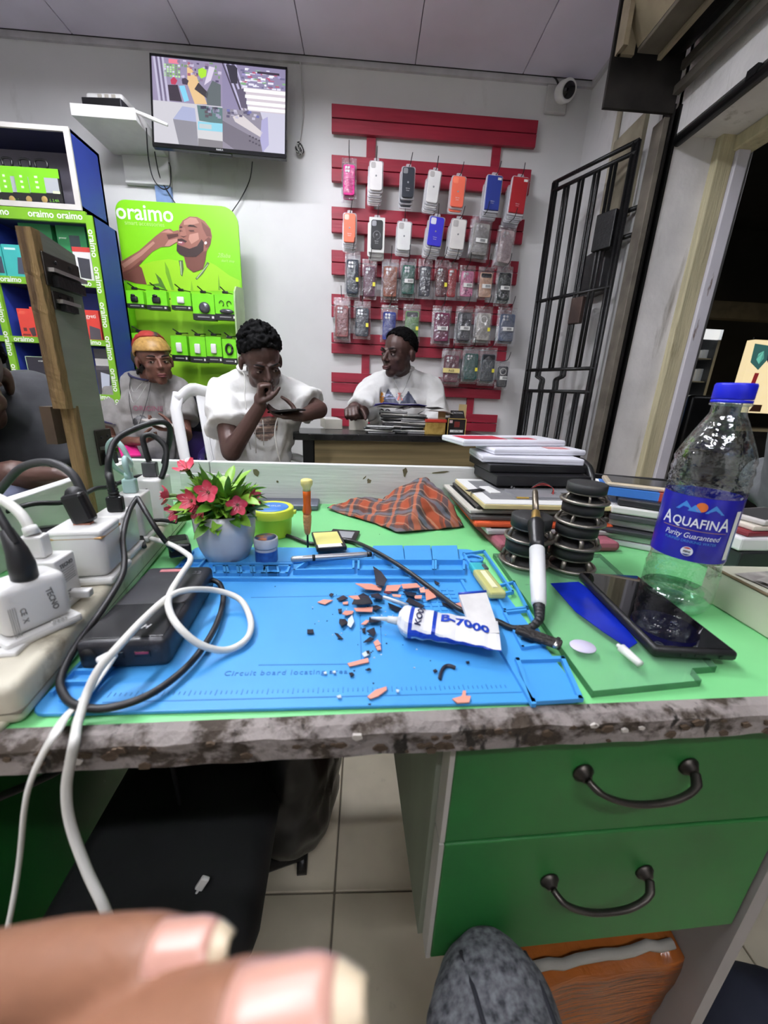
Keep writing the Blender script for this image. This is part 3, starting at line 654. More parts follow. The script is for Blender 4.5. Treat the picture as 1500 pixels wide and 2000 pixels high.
# upper open box standing on the unit
ub = thing('upper_display_box', 'open white-edged blue box on top of the shelf unit', 'display box', (-1.85, 2.4, 1.751))
part('side_panel', MB().bx(-1.385, -1.36, SY+.004, 2.40, 1.752, 2.062), bluM, ub, world=True)
part('side_panel', MB().bx(-2.40, -2.375, SY+.004, 2.40, 1.752, 2.062), bluM, ub, world=True)
part('back_panel', MB().bx(-2.40, -1.36, 2.385, 2.40, 1.752, 2.062), mat('dim grey lining', (112, 108, 118), rough=.7), ub, world=True)
part('top_board', MB().bx(-2.40, -1.36, SY+.004, 2.40, 2.05, 2.064), dblM, ub, world=True)
part('bottom_board', MB().bx(-2.40, -1.36, SY+.004, 2.40, 1.752, 1.772), mat('dim grey lining', (112, 108, 118)), ub, world=True)
for (x0, x1, z0, z1) in ((-1.385, -1.36, 1.752, 2.066), (-2.4, -1.385, 2.048, 2.066), (-2.4, -1.385, 1.752, 1.774)):
    part('edge_band', MB().bx(x0, x1, SY-.004, SY+.006, z0, z1), whM, ub, world=True)
# --- product boxes
def pbox(px0, py0, px1, py1, Y, dep, col, label, cat='box', deco=None, name='product_box', lift=None, grp=None):
    a = WY(px0, (py0+py1)/2, Y); b = WY(px1, (py0+py1)/2, Y); zt = WY((px0+px1)/2, py0, Y).z; zb = WY((px0+px1)/2, py1, Y).z
    if lift is not None: zb = lift
    w = b.x-a.x; h = zt-zb
    t = thing(name, label, cat, ((a.x+b.x)/2, Y, zb), group=grp)
    part('carton', MB().bx(-w/2, w/2, 0, dep, 0, h), mat('carton %d %d %d' % col, col, rough=.42, var=.05), t)
    if deco: deco(t, w, h)
    return t
def prt(t, name, pts, w, h, col, lay=1):
    part(name, MB().poly([((p[0]-.5)*w, -.0005*lay, p[1]*h) for p in pts], col=col), PG, t)
def R4(x0, z0, x1, z1): return [(x0, z0), (x1, z0), (x1, z1), (x0, z1)]
def txt(t, s, w, h, u, v, size, m, vert=False, lay=2, **k):
    M = T((u-.5)*w, -.0005*lay, v*h) @ RX(90)
    if vert: M = M @ RZ(90)
    part('lettering', addtext(MB(), s, size, M, extr=.0002, **k), m, t)
def d_green(t, w, h):
    prt(t, 'picture', R4(.42, .15, .78, .62), w, h, (44, 62, 66)); txt(t, 'power', w, h, .2, .5, .014, ltM); prt(t, 'frame_line', R4(.03, .93, .97, .96), w, h, (180, 220, 190))
pbox(40, 428, 102, 500, 2.26, .12, (44, 128, 76), 'dark green power bank box behind the top of the grey upright plank', deco=d_green, lift=1.463)
pbox(112, 435, 168, 500, 2.26, .12, (44, 130, 78), 'dark green power bank box in the top bay next to the right post', deco=d_green, lift=1.58)
def d_teal(t, w, h):
    prt(t, 'picture', [(.5, .1), (.95, .1), (.95, .62), (.62, .62)], w, h, (58, 66, 84)); prt(t, 'caption', R4(.1, .84, .6, .9), w, h, (210, 240, 238))
pbox(-30, 476, 6, 541, 2.215, .05, (62, 176, 172), 'teal power bank box at the left edge of the picture', deco=d_teal, lift=1.463)
pbox(9, 478, 52, 543, 2.215, .05, (64, 180, 176), 'teal power bank box on the second shelf with a dark picture', deco=d_teal, lift=1.463)
def d_white(t, w, h):
    prt(t, 'red_band', R4(0, .86, 1, 1), w, h, (196, 60, 56)); prt(t, 'picture', [(.25, .1), (.85, .06), (.9, .66), (.22, .7)], w, h, (52, 52, 60))
pbox(56, 478, 100, 550, 2.22, .06, (222, 220, 220), 'white power bank box with a red band behind the plank', deco=d_white, lift=1.463)
pbox(146, 483, 180, 553, 2.22, .06, (224, 222, 222), 'white power bank box with a red band beside the right green post', deco=d_white, lift=1.463)
def d_red(t, w, h):
    prt(t, 'picture', [(.55, .3), (.95, .35), (.95, .05), (.7, .02)], w, h, (60, 40, 44)); prt(t, 'badge', R4(.2, .8, .5, .92), w, h, (226, 90, 70)); prt(t, 'icon', R4(.2, .2, .42, .32), w, h, (90, 30, 28)); prt(t, 'caption', R4(.1, .04, .6, .1), w, h, (120, 26, 24))
def d_red2(t, w, h): d_red(t, w, h); prt(t, 'sticker', R4(.1, .6, .45, .8), w, h, (236, 190, 60), 3)
pbox(38, 603, 68, 662, 2.215, .05, (214, 66, 54), 'plain red gadget box on the third shelf', deco=d_red, lift=1.194)
pbox(63, 600, 92, 662, 2.23, .05, (216, 70, 56), 'red gadget box with a yellow sticker next to the plank', deco=d_red2, lift=1.194)
def d_gift(t, w, h): prt(t, 'picture', [(.2, .02), (.95, .02), (.95, .38), (.3, .48)], w, h, (70, 62, 70)); txt(t, 'gyeti', w, h, .5, .74, .026, ltM)
pbox(166, 606, 196, 668, 2.22, .05, (206, 62, 52), 'red gadget box with white lettering by the right post', deco=d_gift, lift=1.194)
def d_clip(t, w, h):
    for q in (R4(0, .985, 1, 1), R4(0, 0, .02, 1), R4(0, 0, 1, .015)): prt(t, 'frame_line', q, w, h, (176, 200, 160))
    prt(t, 'picture', [(.55, .2), (.68, .12), (.8, .2), (.78, .68), (.66, .74), (.54, .68)], w, h, (190, 172, 120)); txt(t, 'oraimo', w, h, .5, .86, .012, ltM)
pbox(57, 697, 118, 771, 2.215, .05, (40, 38, 48), 'black clipper box with a gold picture on the fourth shelf', deco=d_clip, lift=.926)
def d_bulb(t, w, h): prt(t, 'picture', [(.2, .15), (.7, .15), (.85, .7), (.3, .78)], w, h, (186, 192, 206)); prt(t, 'band', R4(0, .85, 1, 1), w, h, (70, 66, 72))
pbox(192, 715, 222, 790, 2.215, .05, (56, 54, 60), 'dark box with a silver picture beside the woman', deco=d_bulb, lift=.926)
pbox(185, 682, 222, 716, 2.24, .08, (214, 212, 208), 'flat black and white carton stacked above the silver picture box', deco=lambda t, w, h: prt(t, 'band', R4(0, .45, 1, 1), w, h, (40, 38, 42)))
pbox(-60, 690, 15, 760, 2.22, .08, (40, 42, 44), 'black carton at the left picture edge behind the seated figure', deco=lambda t, w, h: prt(t, 'frame_line', R4(0, .97, 1, 1), w, h, (120, 130, 120)), lift=.926)
def d_pouch(t, w, h):
    prt(t, 'green_panel', R4(0, .32, .5, 1), w, h, (126, 208, 44)); prt(t, 'green_panel', R4(.5, .75, 1, 1), w, h, (126, 208, 44))
    prt(t, 'window', R4(.5, .34, .94, .75), w, h, (176, 180, 184)); prt(t, 'button', R4(.72, .33, .95, .4), w, h, (220, 240, 190), 2)
    for k in range(3): prt(t, 'icon', R4(.2, .44+.14*k, .3, .5+.14*k), w, h, (226, 246, 200), 2)
    part('hang_loop', MB().tube(cr([(-w*.2, .004, h), (-w*.2, .004, h+.03), (w*.15, .004, h+.03), (w*.15, .004, h)], 3), .005, 6), blackM, t)
    txt(t, 'L 2.4A', w, h, .72, .1, .016, mat('green print', (120, 200, 60)), lay=2)
    part('coin_print', MB().lathe([(.014, 0), (.013, .0008), (.001, .001)], 12, M=T(-w*.1, -.0005, h*.15) @ RX(90)), mat('brass print', (180, 150, 90), rough=.4), t)
for i, (x0, y0, x1, y1, l) in enumerate(((-38, 323, 4, 412, 'green and black cable pouch cut by the left picture edge'), (1, 325, 48, 414, 'second green and black cable pouch from the left in the upper box'), (33, 327, 84, 415, 'middle green and black cable pouch in the upper box'), (60, 329, 120, 416, 'wide green and black cable pouch with a shiny window, rightmost in the upper box'))):
    pbox(x0, y0, x1, y1, 2.26-.012*i, .01, (34, 34, 34), l, 'cable pack', d_pouch, 'cable_pouch', lift=1.774, grp='cable pouches in the upper box')
# ---- green accessory display stand
GY = 2.55
ds = thing('accessory_display_stand', 'lime green accessory display stand with a printed man', 'display stand', (-1.07, 2.5, 0))
gx0, gx1, gzt = -1.402, -.744, 1.937
oc = [(gx0, .02), (gx1, .02)]+[(gx1-.085+.085*cos(radians(a)), gzt-.085+.085*sin(radians(a))) for a in range(0, 91, 15)]+[(gx0+.06+.06*cos(radians(a)), gzt-.06+.06*sin(radians(a))) for a in range(90, 181, 15)]
part('back_board', MB().prism(oc, 0, .012, M=T(0, GY+.012, 0) @ PXZ), limeM, ds, world=True, bevel=.002)
for (x, sgn) in ((gx0, -1), (gx1, 1)):
    wg = [(GY, .02), (GY-.17, .02), (GY-.17, 1.44), (GY-.16, 1.49), (GY-.13, 1.52), (GY, 1.54)]
    part('side_wing', MB().prism(wg, 0, .008, M=T(x-(.008 if sgn < 0 else 0), 0, 0) @ Matrix(((0, 0, 1, 0), (1, 0, 0, 0), (0, 1, 0, 0), (0, 0, 0, 1)))), limeM if sgn < 0 else mat('pale clear acrylic', (186, 212, 160), rough=.25, alpha=.75), ds, world=True)
pk = part('peg_board', MB().bx(gx0+.045, gx1-.005, GY-.022, GY-.014, .45, 1.475), mat('peg board green', (150, 206, 44), rough=.45, var=.05), ds, world=True)
ho = MB()
for zz in (1.46, 1.20, 1.16, .98):
    for i in range(20): ho.lathe([(.0045, 0), (.001, .0004)], 8, M=T(gx0+.07+.03*i, GY-.0221, zz) @ RX(90))
part('peg_holes', ho, blackM, pk, world=True, kind='stuff')
part('lettering', addtext(MB(), 'oraimo', .106, T(WY(284, 430, GY).x, GY-.0012, WY(281, 430, GY).z) @ RX(90), extr=.0006, bold=.0015, sx=1.0), ltM, ds, world=True)
part('lettering', addtext(MB(), 'smart accessories', .030, T(WY(283, 441, GY).x, GY-.0012, WY(283, 441, GY).z) @ RX(90), extr=.0004), mat('pale green print', (190, 236, 130), rough=.5), ds, world=True)
part('lettering', addtext(MB(), '2Baba', .030, T(WY(437, 503, GY).x, GY-.0012, WY(437, 503, GY).z) @ RX(90), extr=.0004, shear=.4), MATS['pale green print'], ds, world=True)
part('lettering', addtext(MB(), 'don\'t stop', .018, T(WY(445, 512, GY).x, GY-.0012, WY(445, 512, GY).z) @ RX(90), extr=.0004, shear=.3), MATS['pale green print'], ds, world=True)
pm = zmap(210, 380, 280/1500, GY)
def fig(name, shapes):
    mb = MB()
    for (pts, col, lay) in shapes: flat(mb, pm, pts, col, .0006+.0005*lay)
    part(name, mb, PR, ds, world=True)
SK, SK2, SK3, HL = (146, 96, 82), (112, 68, 58), (84, 50, 44), (186, 136, 120)
fig('printed_shirt', [([(330, 745), (470, 700), (640, 675), (720, 690), (790, 690), (840, 780), (900, 818), (980, 800), (1020, 740), (1050, 700), (1130, 740), (1280, 850), (1385, 900), (1385, 1010), (640, 1010), (540, 960), (410, 945), (360, 770)], (156, 214, 36), 1),
    ([(410, 945), (540, 960), (620, 1000), (560, 880), (500, 820), (540, 930)], (74, 112, 40), 2), ([(600, 700), (640, 780), (700, 1000), (670, 1000), (610, 820)], (112, 168, 36), 2), ([(1160, 830), (1185, 1000), (1160, 1000)], (112, 168, 36), 2), ([(880, 900), (900, 1005), (870, 1005)], (128, 186, 36), 2),
    ([(745, 690), (790, 690), (800, 780), (785, 860), (765, 840), (760, 760)], (84, 104, 66), 3), ([(760, 700), (770, 700), (780, 840), (772, 840)], (186, 206, 160), 4), ([(1045, 705), (1070, 720), (1000, 830), (935, 895), (920, 880), (990, 800)], (84, 104, 66), 3), ([(1050, 730), (1056, 734), (940, 880), (932, 876)], (186, 206, 160), 4)])
fig('printed_arm', [([(130, 800), (200, 830), (330, 745), (360, 770), (412, 942), (300, 930), (150, 880)], SK2, 2), ([(120, 715), (330, 590), (500, 440), (560, 520), (560, 550), (470, 600), (380, 690), (330, 745), (200, 830), (130, 800)], SK, 3), ([(150, 730), (340, 605), (480, 490), (500, 510), (360, 640), (180, 770)], HL, 4), ([(200, 830), (330, 745), (380, 690), (350, 690), (240, 780), (160, 815)], SK2, 4)])
fig('printed_hand', [([(500, 440), (600, 365), (660, 360), (690, 385), (745, 372), (750, 452), (730, 500), (650, 545), (560, 550), (530, 520)], SK, 4), ([(640, 480), (735, 460), (732, 490), (650, 545), (600, 540)], HL, 5), ([(620, 420), (740, 410), (745, 440), (640, 470)], SK3, 5), ([(560, 400), (640, 366), (690, 400), (660, 405), (600, 400)], HL, 5)])
fig('printed_head', [([(750, 330), (790, 270), (860, 230), (940, 235), (1020, 280), (1080, 360), (1095, 440), (1080, 520), (1040, 590), (1025, 690), (1000, 780), (900, 815), (830, 760), (800, 650), (740, 600), (725, 540), (735, 470), (730, 430), (750, 380)], SK, 3),
    ([(1000, 600), (1040, 590), (1025, 690), (1000, 780), (900, 815), (830, 760), (810, 660), (930, 655)], SK2, 4), ([(800, 280), (870, 240), (930, 250), (960, 300), (900, 315), (800, 320)], HL, 4), ([(980, 280), (1075, 365), (1085, 440), (1040, 440), (1000, 360)], SK2, 4), ([(860, 420), (950, 400), (960, 470), (880, 520), (850, 470)], HL, 4),
    ([(728, 520), (760, 535), (860, 570), (940, 540), (985, 470), (1010, 500), (1005, 590), (930, 655), (820, 655), (755, 625), (726, 590)], (52, 34, 32), 5), ([(735, 468), (780, 462), (835, 490), (815, 505), (775, 490), (738, 490)], (60, 38, 36), 5), ([(738, 488), (790, 492), (815, 508), (785, 535), (740, 522)], (150, 84, 92), 6), ([(745, 496), (788, 500), (780, 512), (745, 506)], (226, 206, 204), 7),
    ([(838, 335), (860, 318), (905, 322), (945, 350), (900, 338)], (50, 32, 30), 5), ([(752, 350), (768, 332), (792, 345), (770, 352)], (50, 32, 30), 5), ([(846, 372), (905, 372), (912, 392), (870, 392)], SK3, 5), ([(752, 378), (785, 372), (790, 388), (760, 392)], SK3, 5), ([(785, 345), (812, 350), (830, 430), (790, 448), (758, 430)], (160, 108, 94), 5), ([(760, 432), (800, 440), (835, 430), (800, 452)], SK3, 6),
    ([(1022, 480), (1060, 445), (1085, 470), (1070, 545), (1030, 560)], SK2, 6), ([(1018, 500), (1034, 490), (1046, 510), (1032, 526), (1018, 520)], (236, 232, 226), 7)])
def acc_pack(px0, py0, px1, py1, kind, label, Yp=2.40):
    a = WY(px0, py0, Yp); b = WY(px1, py1, Yp); cx = (a.x+b.x)/2; w = WY(px1, py0, Yp).x-a.x; h = a.z-b.z
    t = thing('accessory_pack', label, 'earphone pack', (cx, Yp, a.z), group='accessory packs on the green display')
    c = part('carton', MB().bx(-w/2, w/2, 0, .03, -h*.78, -.0), mat('pack green', (118, 214, 36), rough=.4, var=.04), t)
    bsm = part('base_band', MB().bx(-w/2-.002, w/2+.002, -.003, .031, -h, -h*.76), mat('pack black', (34, 34, 36), rough=.35), t)
    part('tick_print', MB().bx(-w*.3, w*.25, -.0038, -.003, -h*.90, -h*.86), mat('grey print', (150, 150, 150)), bsm)
    part('badge', MB().box((w*.4, -.0035, -h*.88), (w*.1, .001, h*.09)), stickM, bsm)
    if kind == 'white': part('product', MB().box((0, -.006, -h*.46), (w*.36, .012, h*.38), bev=.008, seg=3, sm=True), whiteM, t)
    elif kind == 'black': part('product', MB().box((0, -.007, -h*.5), (w*.40, .014, h*.34), bev=.008, seg=3, sm=True), blackM, t); part('bud', MB().ell((-.004, -.01, -h*.3), (w*.13, .008, h*.08)), blackM, t)
    elif kind == 'case':
        part('product', MB().ell((w*.05, -.005, -h*.52), (w*.26, .014, h*.22)), mat('steel grey gloss', (92, 92, 98), rough=.2, metal=.5), t)
    elif kind == 'hook':
        part('product', MB().ell((w*.05, -.005, -h*.66), (w*.34, .014, h*.1)), MATS['steel grey gloss'], t)
        for sx in (-1, 1): part('ear_hook', MB().tube([Vector((sx*w*.18+.012*cos(q*.6)*sx, -.004, -h*.36+.014*sin(q*.6))) for q in range(8)], .002, 5), blackM, t)
    elif kind == 'band': part('product', MB().tube([Vector((.018*cos(q*pi/8), -.006, -h*.4+.026*sin(q*pi/8))) for q in range(17)], .006, 6), blackM, t)
    part('hang_clip', MB().box((0, .01, .012), (.03, .012, .012), bev=.002), blackM, t)
    part('peg', MB().tube([(cx, GY-.02, a.z+.03), (cx, Yp+.02, a.z+.015), (cx-.012, Yp-.03, a.z+.03)], .003, 6), ironM, ds, world=True)
g0 = 210; k_ = 280/1500
for (x0, y0, x1, y1, kd, l) in ((195, 1000, 378, 1190, 'black', 'black earbud pack at the left end of the upper peg row'), (410, 1000, 622, 1212, 'black', 'second black earbud pack on the upper peg row'), (668, 1015, 872, 1212, 'white', 'white earbud pack in the middle of the upper peg row'), (890, 1035, 1120, 1320, 'case', 'round grey charging case pack on the upper peg row'), (1125, 1040, 1345, 1320, 'hook', 'ear hook headset pack at the right end of the upper peg row')):
    acc_pack(g0+x0*k_, 380+y0*k_, g0+x1*k_, 380+y1*k_, kd, l)
for (x0, y0, x1, y1, kd, l) in ((335, 655, 366, 706, 'white', 'white earbud pack just right of the head wrap'), (371, 657, 402, 709, 'white', 'middle white earbud pack on the lower peg row'), (403, 657, 433, 709, 'white', 'white earbud pack third on the lower peg row'), (435, 662, 462, 712, 'band', 'black wristband pack at the right end of the lower peg row')):
    acc_pack(x0, y0, x1, y1, kd, l)
acc_pack(258, 650, 288, 700, 'black', 'earbud pack mostly hidden behind the head wrap')
lk = thing('dark_bag_pile', 'dark fabric bag low on the green display behind the woman', 'bag', WY(390, 760, 2.4))
part('body', MB().box((.02, .04, -.12), (.36, .12, .26), bev=.05, seg=3, sm=True), mat('dark navy fabric', (30, 34, 42), rough=.8), lk)
# ---- iron grille leaf swung open before the right wall
GA = Vector((1.19, 2.10, 0)); GB = Vector((.985, 2.50, 0)); gd = (GB-GA); gL = gd.length; gd.normalize(); GZ = 2.128
gr = thing('iron_grille_gate', 'open black iron bar gate leaf against the right wall', 'gate', GA)
def gp(u, z, o=0): return GA+gd*u+Vector((-gd.y, gd.x, 0))*o+Vector((0, 0, z))
def gbar(nm, u0, z0, u1, z1, r=.008, o=0): part(nm, MB().cyl(gp(u0, z0, o), gp(u1, z1, o), r, n=8), ironM, gr, world=True)
for (z, nm) in ((GZ, 'rail'), (GZ-.040, 'rail'), (1.545, 'rail'), (1.165, 'rail'), (1.045, 'rail'), (.35, 'rail'), (.08, 'rail')): gbar(nm, 0, z, gL, z, .010)
for u in (0, .022, gL-.022, gL): gbar('stile', u, .08, u, GZ, .010)
for i, u in enumerate((.105, .19, .275, .36)):
    for o in (-.011, .011):
        if i in (1, 3): 
            part('bar', MB().tube(cr([gp(u+o, GZ-.035), gp(u+o, 1.6), gp(u+o, 1.17), gp(u+o, 1.13), gp(u+o+(.035 if i == 1 else -.035), 1.11), gp(u+o+(.035 if i == 1 else -.035), 1.075), gp(u+o+(.035 if i == 1 else -.035), 1.045)], 4), .0085, 7), ironM, gr, world=True)
        else: gbar('bar', u+o, 1.165, u+o, GZ-.035, .0085)
for u in (.08, .16, .24, .32, .40):
    for o in (-.01, .01): gbar('bar', u+o, .08, u+o, 1.045, .0085)
lb = part('lock_box', MB().box((0, 0, 0), (.10, .04, .16), M=T(gp(.085, 1.80)) @ RZ(math.degrees(math.atan2(gd.y, gd.x)))), ironM, gr, world=True, bevel=.004)
for z in (1.87, 1.76): part('bolt', MB().cyl(gp(.06, z, -.03), gp(-.05, z, -.03), .011, n=8), ironM, gr, world=True)
part('lock_plate', MB().box((0, 0, 0), (.07, .03, .13), M=T(gp(.17, 1.46)) @ RZ(math.degrees(math.atan2(gd.y, gd.x)))), mat('rusty brown steel', (58, 42, 36), rough=.7, var=.3), gr, world=True, bevel=.005)
mp = thing('meter_panel', 'old wall meter panel with a glass dial behind the gate bars', 'meter', (1.25, 2.30, 1.85), 90)
part('panel', MB().bx(-.14, .10, 0, .02, .02, .42), mat('weathered pale board', (150, 142, 122), rough=.7, var=.2), mp)
part('dial', MB().lathe([(.085, 0), (.085, .03), (.07, .06), (.03, .075), (.001, .078)], 24, M=T(-.02, .0, -.02) @ RX(-90)), mat('cloudy glass dial', (196, 190, 178), rough=.15), mp)
part('dark_box', MB().bx(-.1, .12, 0, .07, -.30, -.09), mat('dark bakelite', (34, 34, 36), rough=.35), mp, bevel=.006)
part('red_lead', MB().tube(cr([(.0, .03, .02), (.02, .05, -.03), (.01, .04, -.09)], 5), .004, 6), mat('red wire', (150, 40, 36)), mp)
part('conduit', MB().cyl((.11, .012, -.3), (.11, .012, .75), .013, n=10), mat('cream conduit', (176, 168, 148), rough=.6), mp)
# ================================================================== FAR TABLE
TZ = .80
t0 = DZ(572, 846, TZ); t1 = DZ(930, 853, TZ); ta = math.degrees(math.atan2(t1.y-t0.y, t1.x-t0.x)); tL = (t1-t0).length+.10
tb = thing('counter_table', 'narrow black-topped counter table with a wood grain front', 'table', (t0.x, t0.y, 0), ta)
part('top', MB().bx(0, tL, 0, .27, TZ-.032, TZ), mat('scratched black laminate', (30, 29, 30), rough=.25, var=.3, scale=12), tb, bevel=.003)
wgM = mat('olive wood grain laminate', (150, 134, 98), c2=(104, 90, 62), rough=.5, scale=2.2, stretch=(.5, 1, 16), lo=.3, hi=.7)
part('front_panel', MB().bx(.10, tL-.03, .035, .05, .05, TZ-.032), wgM, tb)
for x in (.07, tL-.04): part('leg', MB().bx(x-.025, x+.025, .03, .25, 0, TZ-.032), blackM, tb)
part('back_rail', MB().bx(.07, tL-.04, .23, .245, .5, TZ-.032), blackM, tb)
part('foot_rail', MB().bx(.09, tL-.05, .04, .06, .0, .05), blackM, tb)
TF = T(t0.x, t0.y, TZ) @ RZ(ta)
def tpt(px, py): p = DZ(px, py, TZ); return p
def whitebox(px, py, w, d, h, rz, label, inner):
    p = tpt(px, py); t = thing('small_white_box', label, 'box', (p.x, p.y, TZ+.0005), ta+rz)
    part('carton', MB().bx(-w/2, w/2, 0, d, 0, h), mat('dirty white card', (212, 207, 194), rough=.6, var=.05), t, bevel=.001)
    part('tray_rim', MB().bx(-w/2+.004, w/2-.004, .004, d-.004, h, h+.0015), whiteM, t)
    part('recess', MB().bx(-w/2+.012, w/2-.012, .012, d-.012, h+.0015, h+.002), mat('recess grey %d' % inner[0], inner, rough=.5), t)
    return t
whitebox(652, 838, .092, .16, .050, 6, 'open white phone box nearest the table end', (206, 204, 200))
whitebox(700, 841, .100, .17, .055, -10, 'open white phone box with a worn lid beside the papers', (150, 130, 112))
# stacks of old phones and papers
rp_ = random.Random(11)
phc = [(70, 70, 72), (206, 206, 206), (40, 40, 42), (222, 220, 216), (150, 148, 150), (186, 182, 176)]
def oldphone(x, y, z, rz, w, d, h, col, label, grp, tx=0, ty=0, cat='phone', name='old_phone', lbl=None):
    t = thing(name, label, cat, M=TF @ T(x, y, z) @ RZ(rz) @ RX(tx) @ RY(ty), group=grp)
    part('body', MB().box((0, 0, h/2), (w, d, h), bev=min(.003, h*.4), seg=1), mat('shell %d %d %d' % col, col, rough=.3, var=.08), t)
    part('glass', MB().box((0, 0, h+.0003), (w*.93, d*.95, .0008)), mat('dark glass', (26, 27, 30), rough=.12), t)
    return t
ORD = ['bottom', 'second', 'third', 'fourth', 'fifth', 'sixth', 'seventh', 'eighth', 'ninth', 'tenth', 'eleventh']
for (sx, sy, n, nm) in ((.425, .075, 4, 'low fanned pile beside the white boxes'), (.512, .115, 11, 'tall middle pile'), (.606, .10, 10, 'tall pile next to the plastic tub')):
    z = .0006
    for i in range(n):
        h = rp_.choice([.007, .009, .010]); 
        oldphone(sx+rp_.uniform(-.008, .008), sy+rp_.uniform(-.008, .008), z, rp_.uniform(-14, 14)+84, .075, .135+rp_.uniform(-.005, .01), h, phc[(i*5+n+int(sx*100)) % 6], ORD[i]+' old phone from below in the '+nm, 'old phones on the counter table'); z += h+.0014
def sheet(x, y, z, rz, w, d, col, label, bend=.02, tx=0):
    mb = MB(); vs = []; nx = 7
    for i in range(nx):
        u = i/(nx-1)
        for v in (0, 1): vs.append(((u-.5)*w, (v-.5)*d, bend*sin(u*pi)*(1 if v else .7)+.004*sin(u*9)))
    mb.add(vs, [(2*i, 2*i+2, 2*i+3, 2*i+1) for i in range(nx-1)], sm=True)
    o = solo('loose_sheet', mb, mat('sheet %d %d %d' % col, col, rough=.55, var=.06), label, 'paper', M=TF @ T(x, y, z) @ RZ(rz) @ RX(tx), group='loose papers on the phone piles')
    sd = o.modifiers.new('thick', 'SOLIDIFY'); sd.thickness = .0012
    return o
sheet(.49, .13, .122, 8, .20, .13, (216, 212, 202), 'cream paper sheet on the middle phone pile', .012, -8)
sheet(.535, .12, .134, -6, .26, .12, (92, 84, 176), 'violet folded sheet on top of the phone piles', .010, -8)
sheet(.64, .11, .124, 12, .22, .12, (70, 62, 66), 'dark leaflet on the right phone pile', .014, -6)
sheet(.715, .09, .100, -4, .17, .11, (206, 204, 204), 'white leaflet bent over the plastic tub', .026, -8)
cl = thing('plastic_tub', 'clear tub of yellow parts with a red lid', 'tub', M=TF @ T(.712, .045, .0006) @ RZ(2))
part('body', MB().bx(-.055, .055, 0, .1, 0, .062), mat('yellowish filled plastic', (196, 164, 92), c2=(150, 120, 60), rough=.25, scale=18, lo=.4, hi=.6), cl, bevel=.004)
part('lid', MB().bx(-.058, .058, -.003, .103, .062, .078), mat('red translucent lid', (196, 66, 52), rough=.3), cl, bevel=.003)
cb = thing('crown_carton', 'black and yellow CROWN carton with an open flap', 'carton', M=TF @ T(.822, .035, .0006) @ RZ(-6))
part('carton', MB().bx(-.048, .048, 0, .07, 0, .085), mat('black carton', (30, 26, 26), rough=.4), cb)
for q in ((-.048, -.045, 0, .085), (.045, .048, 0, .085), (-.048, .048, .082, .085)): part('gold_edge', MB().bx(q[0], q[1], -.0012, 0, q[2], q[3]), mat('gold card edge', (206, 176, 96), rough=.4), cb)
part('lid', MB().prism([(-.04, .0), (.04, .0), (.034, .042), (-.034, .042)], 0, .002, M=T(0, .002, .086) @ RX(62)), MATS['black carton'], cb)
part('lettering', addtext(MB(), 'CROWN', .014, T(0, .012, .1105) @ RX(62) @ T(0, -.004, .0034), extr=.0003), mat('silver print', (170, 170, 172)), cb)
part('label_strip', MB().bx(-.034, .034, -.0016, -.0004, .016, .028), stickM, cb)
part('lettering', addtext(MB(), 'VIP-Y20', .011, T(0, -.0020, .018) @ RX(90), extr=.0002), inkM, cb)
part('red_figure', MB().bx(-.014, .014, -.0014, -.0004, .042, .070), mat('dark red print', (110, 34, 30)), cb)
part('sticker', MB().bx(-.040, -.024, -.0014, -.0004, .062, .076), mat('pinkish sticker', (206, 176, 176)), cb)
part('flap', MB().bx(.020, .062, .06, .0625, .085, .155), mat('bare card flap', (190, 166, 116), rough=.7), cb)
part('side_flap', MB().bx(-.09, -.05, .05, .0525, .05, .115), MATS['bare card flap'], cb)
bx_ = thing('small_parts_box', 'low open card box behind the CROWN carton', 'box', M=TF @ T(.86, .16, .0006) @ RZ(8))
part('carton', MB().bx(-.07, .07, 0, .08, 0, .07), MATS['bare card flap'], bx_)
# ---- white plastic chair of the man in the middle
ch = thing('white_plastic_chair', 'white moulded plastic chair behind the seated man', 'chair', (-.675, 2.0, 0), 42)
cp_ = mat('white moulded plastic', (232, 232, 232), rough=.3, var=.02)
part('seat', MB().box((0, -.2, .43), (.44, .42, .03), bev=.012, seg=3, sm=True), cp_, ch)
for (x, y) in ((-.19, -.38), (.19, -.38), (-.18, .0), (.18, .0)): part('leg', MB().cyl((x, y, 0), (x*.92, y*.94, .43), .022, .03, n=8), cp_, ch)
bkM = T(0, .02, .43) @ RX(-13) @ S(1, 1, 1.22)
for sx in (-1, 1): part('back_post', MB().tube([Vector((sx*.20, 0, 0)), Vector((sx*.215, 0, .2)), Vector((sx*.215, 0, .38)), Vector((sx*.19, 0, .44))], [.026, .026, .028, .026], 10, M=bkM, flat=.6), cp_, ch)
part('top_rail', MB().tube(cr([(-.2, 0, .41), (-.13, 0, .455), (-.05, 0, .445), (0, 0, .462), (.05, 0, .445), (.13, 0, .455), (.2, 0, .41)], 4), .030, 10, M=bkM, flat=.6), cp_, ch)
part('back_splat', MB().box((0, .004, .21), (.22, .016, .45), M=bkM, bev=.008, seg=2, sm=True), cp_, ch)
part('splat_groove', MB().tube(cr([(-.085, -.006, .05), (-.085, -.006, .33), (-.05, -.006, .40), (.05, -.006, .40), (.085, -.006, .33), (.085, -.006, .05)], 3), .005, 6, M=bkM), cp_, ch)
for sx in (-1, 1): part('armrest', MB().tube(cr([(sx*.21, .03, .64), (sx*.25, -.1, .65), (sx*.25, -.3, .63), (sx*.22, -.38, .44)], 4), .022, 8), cp_, ch)
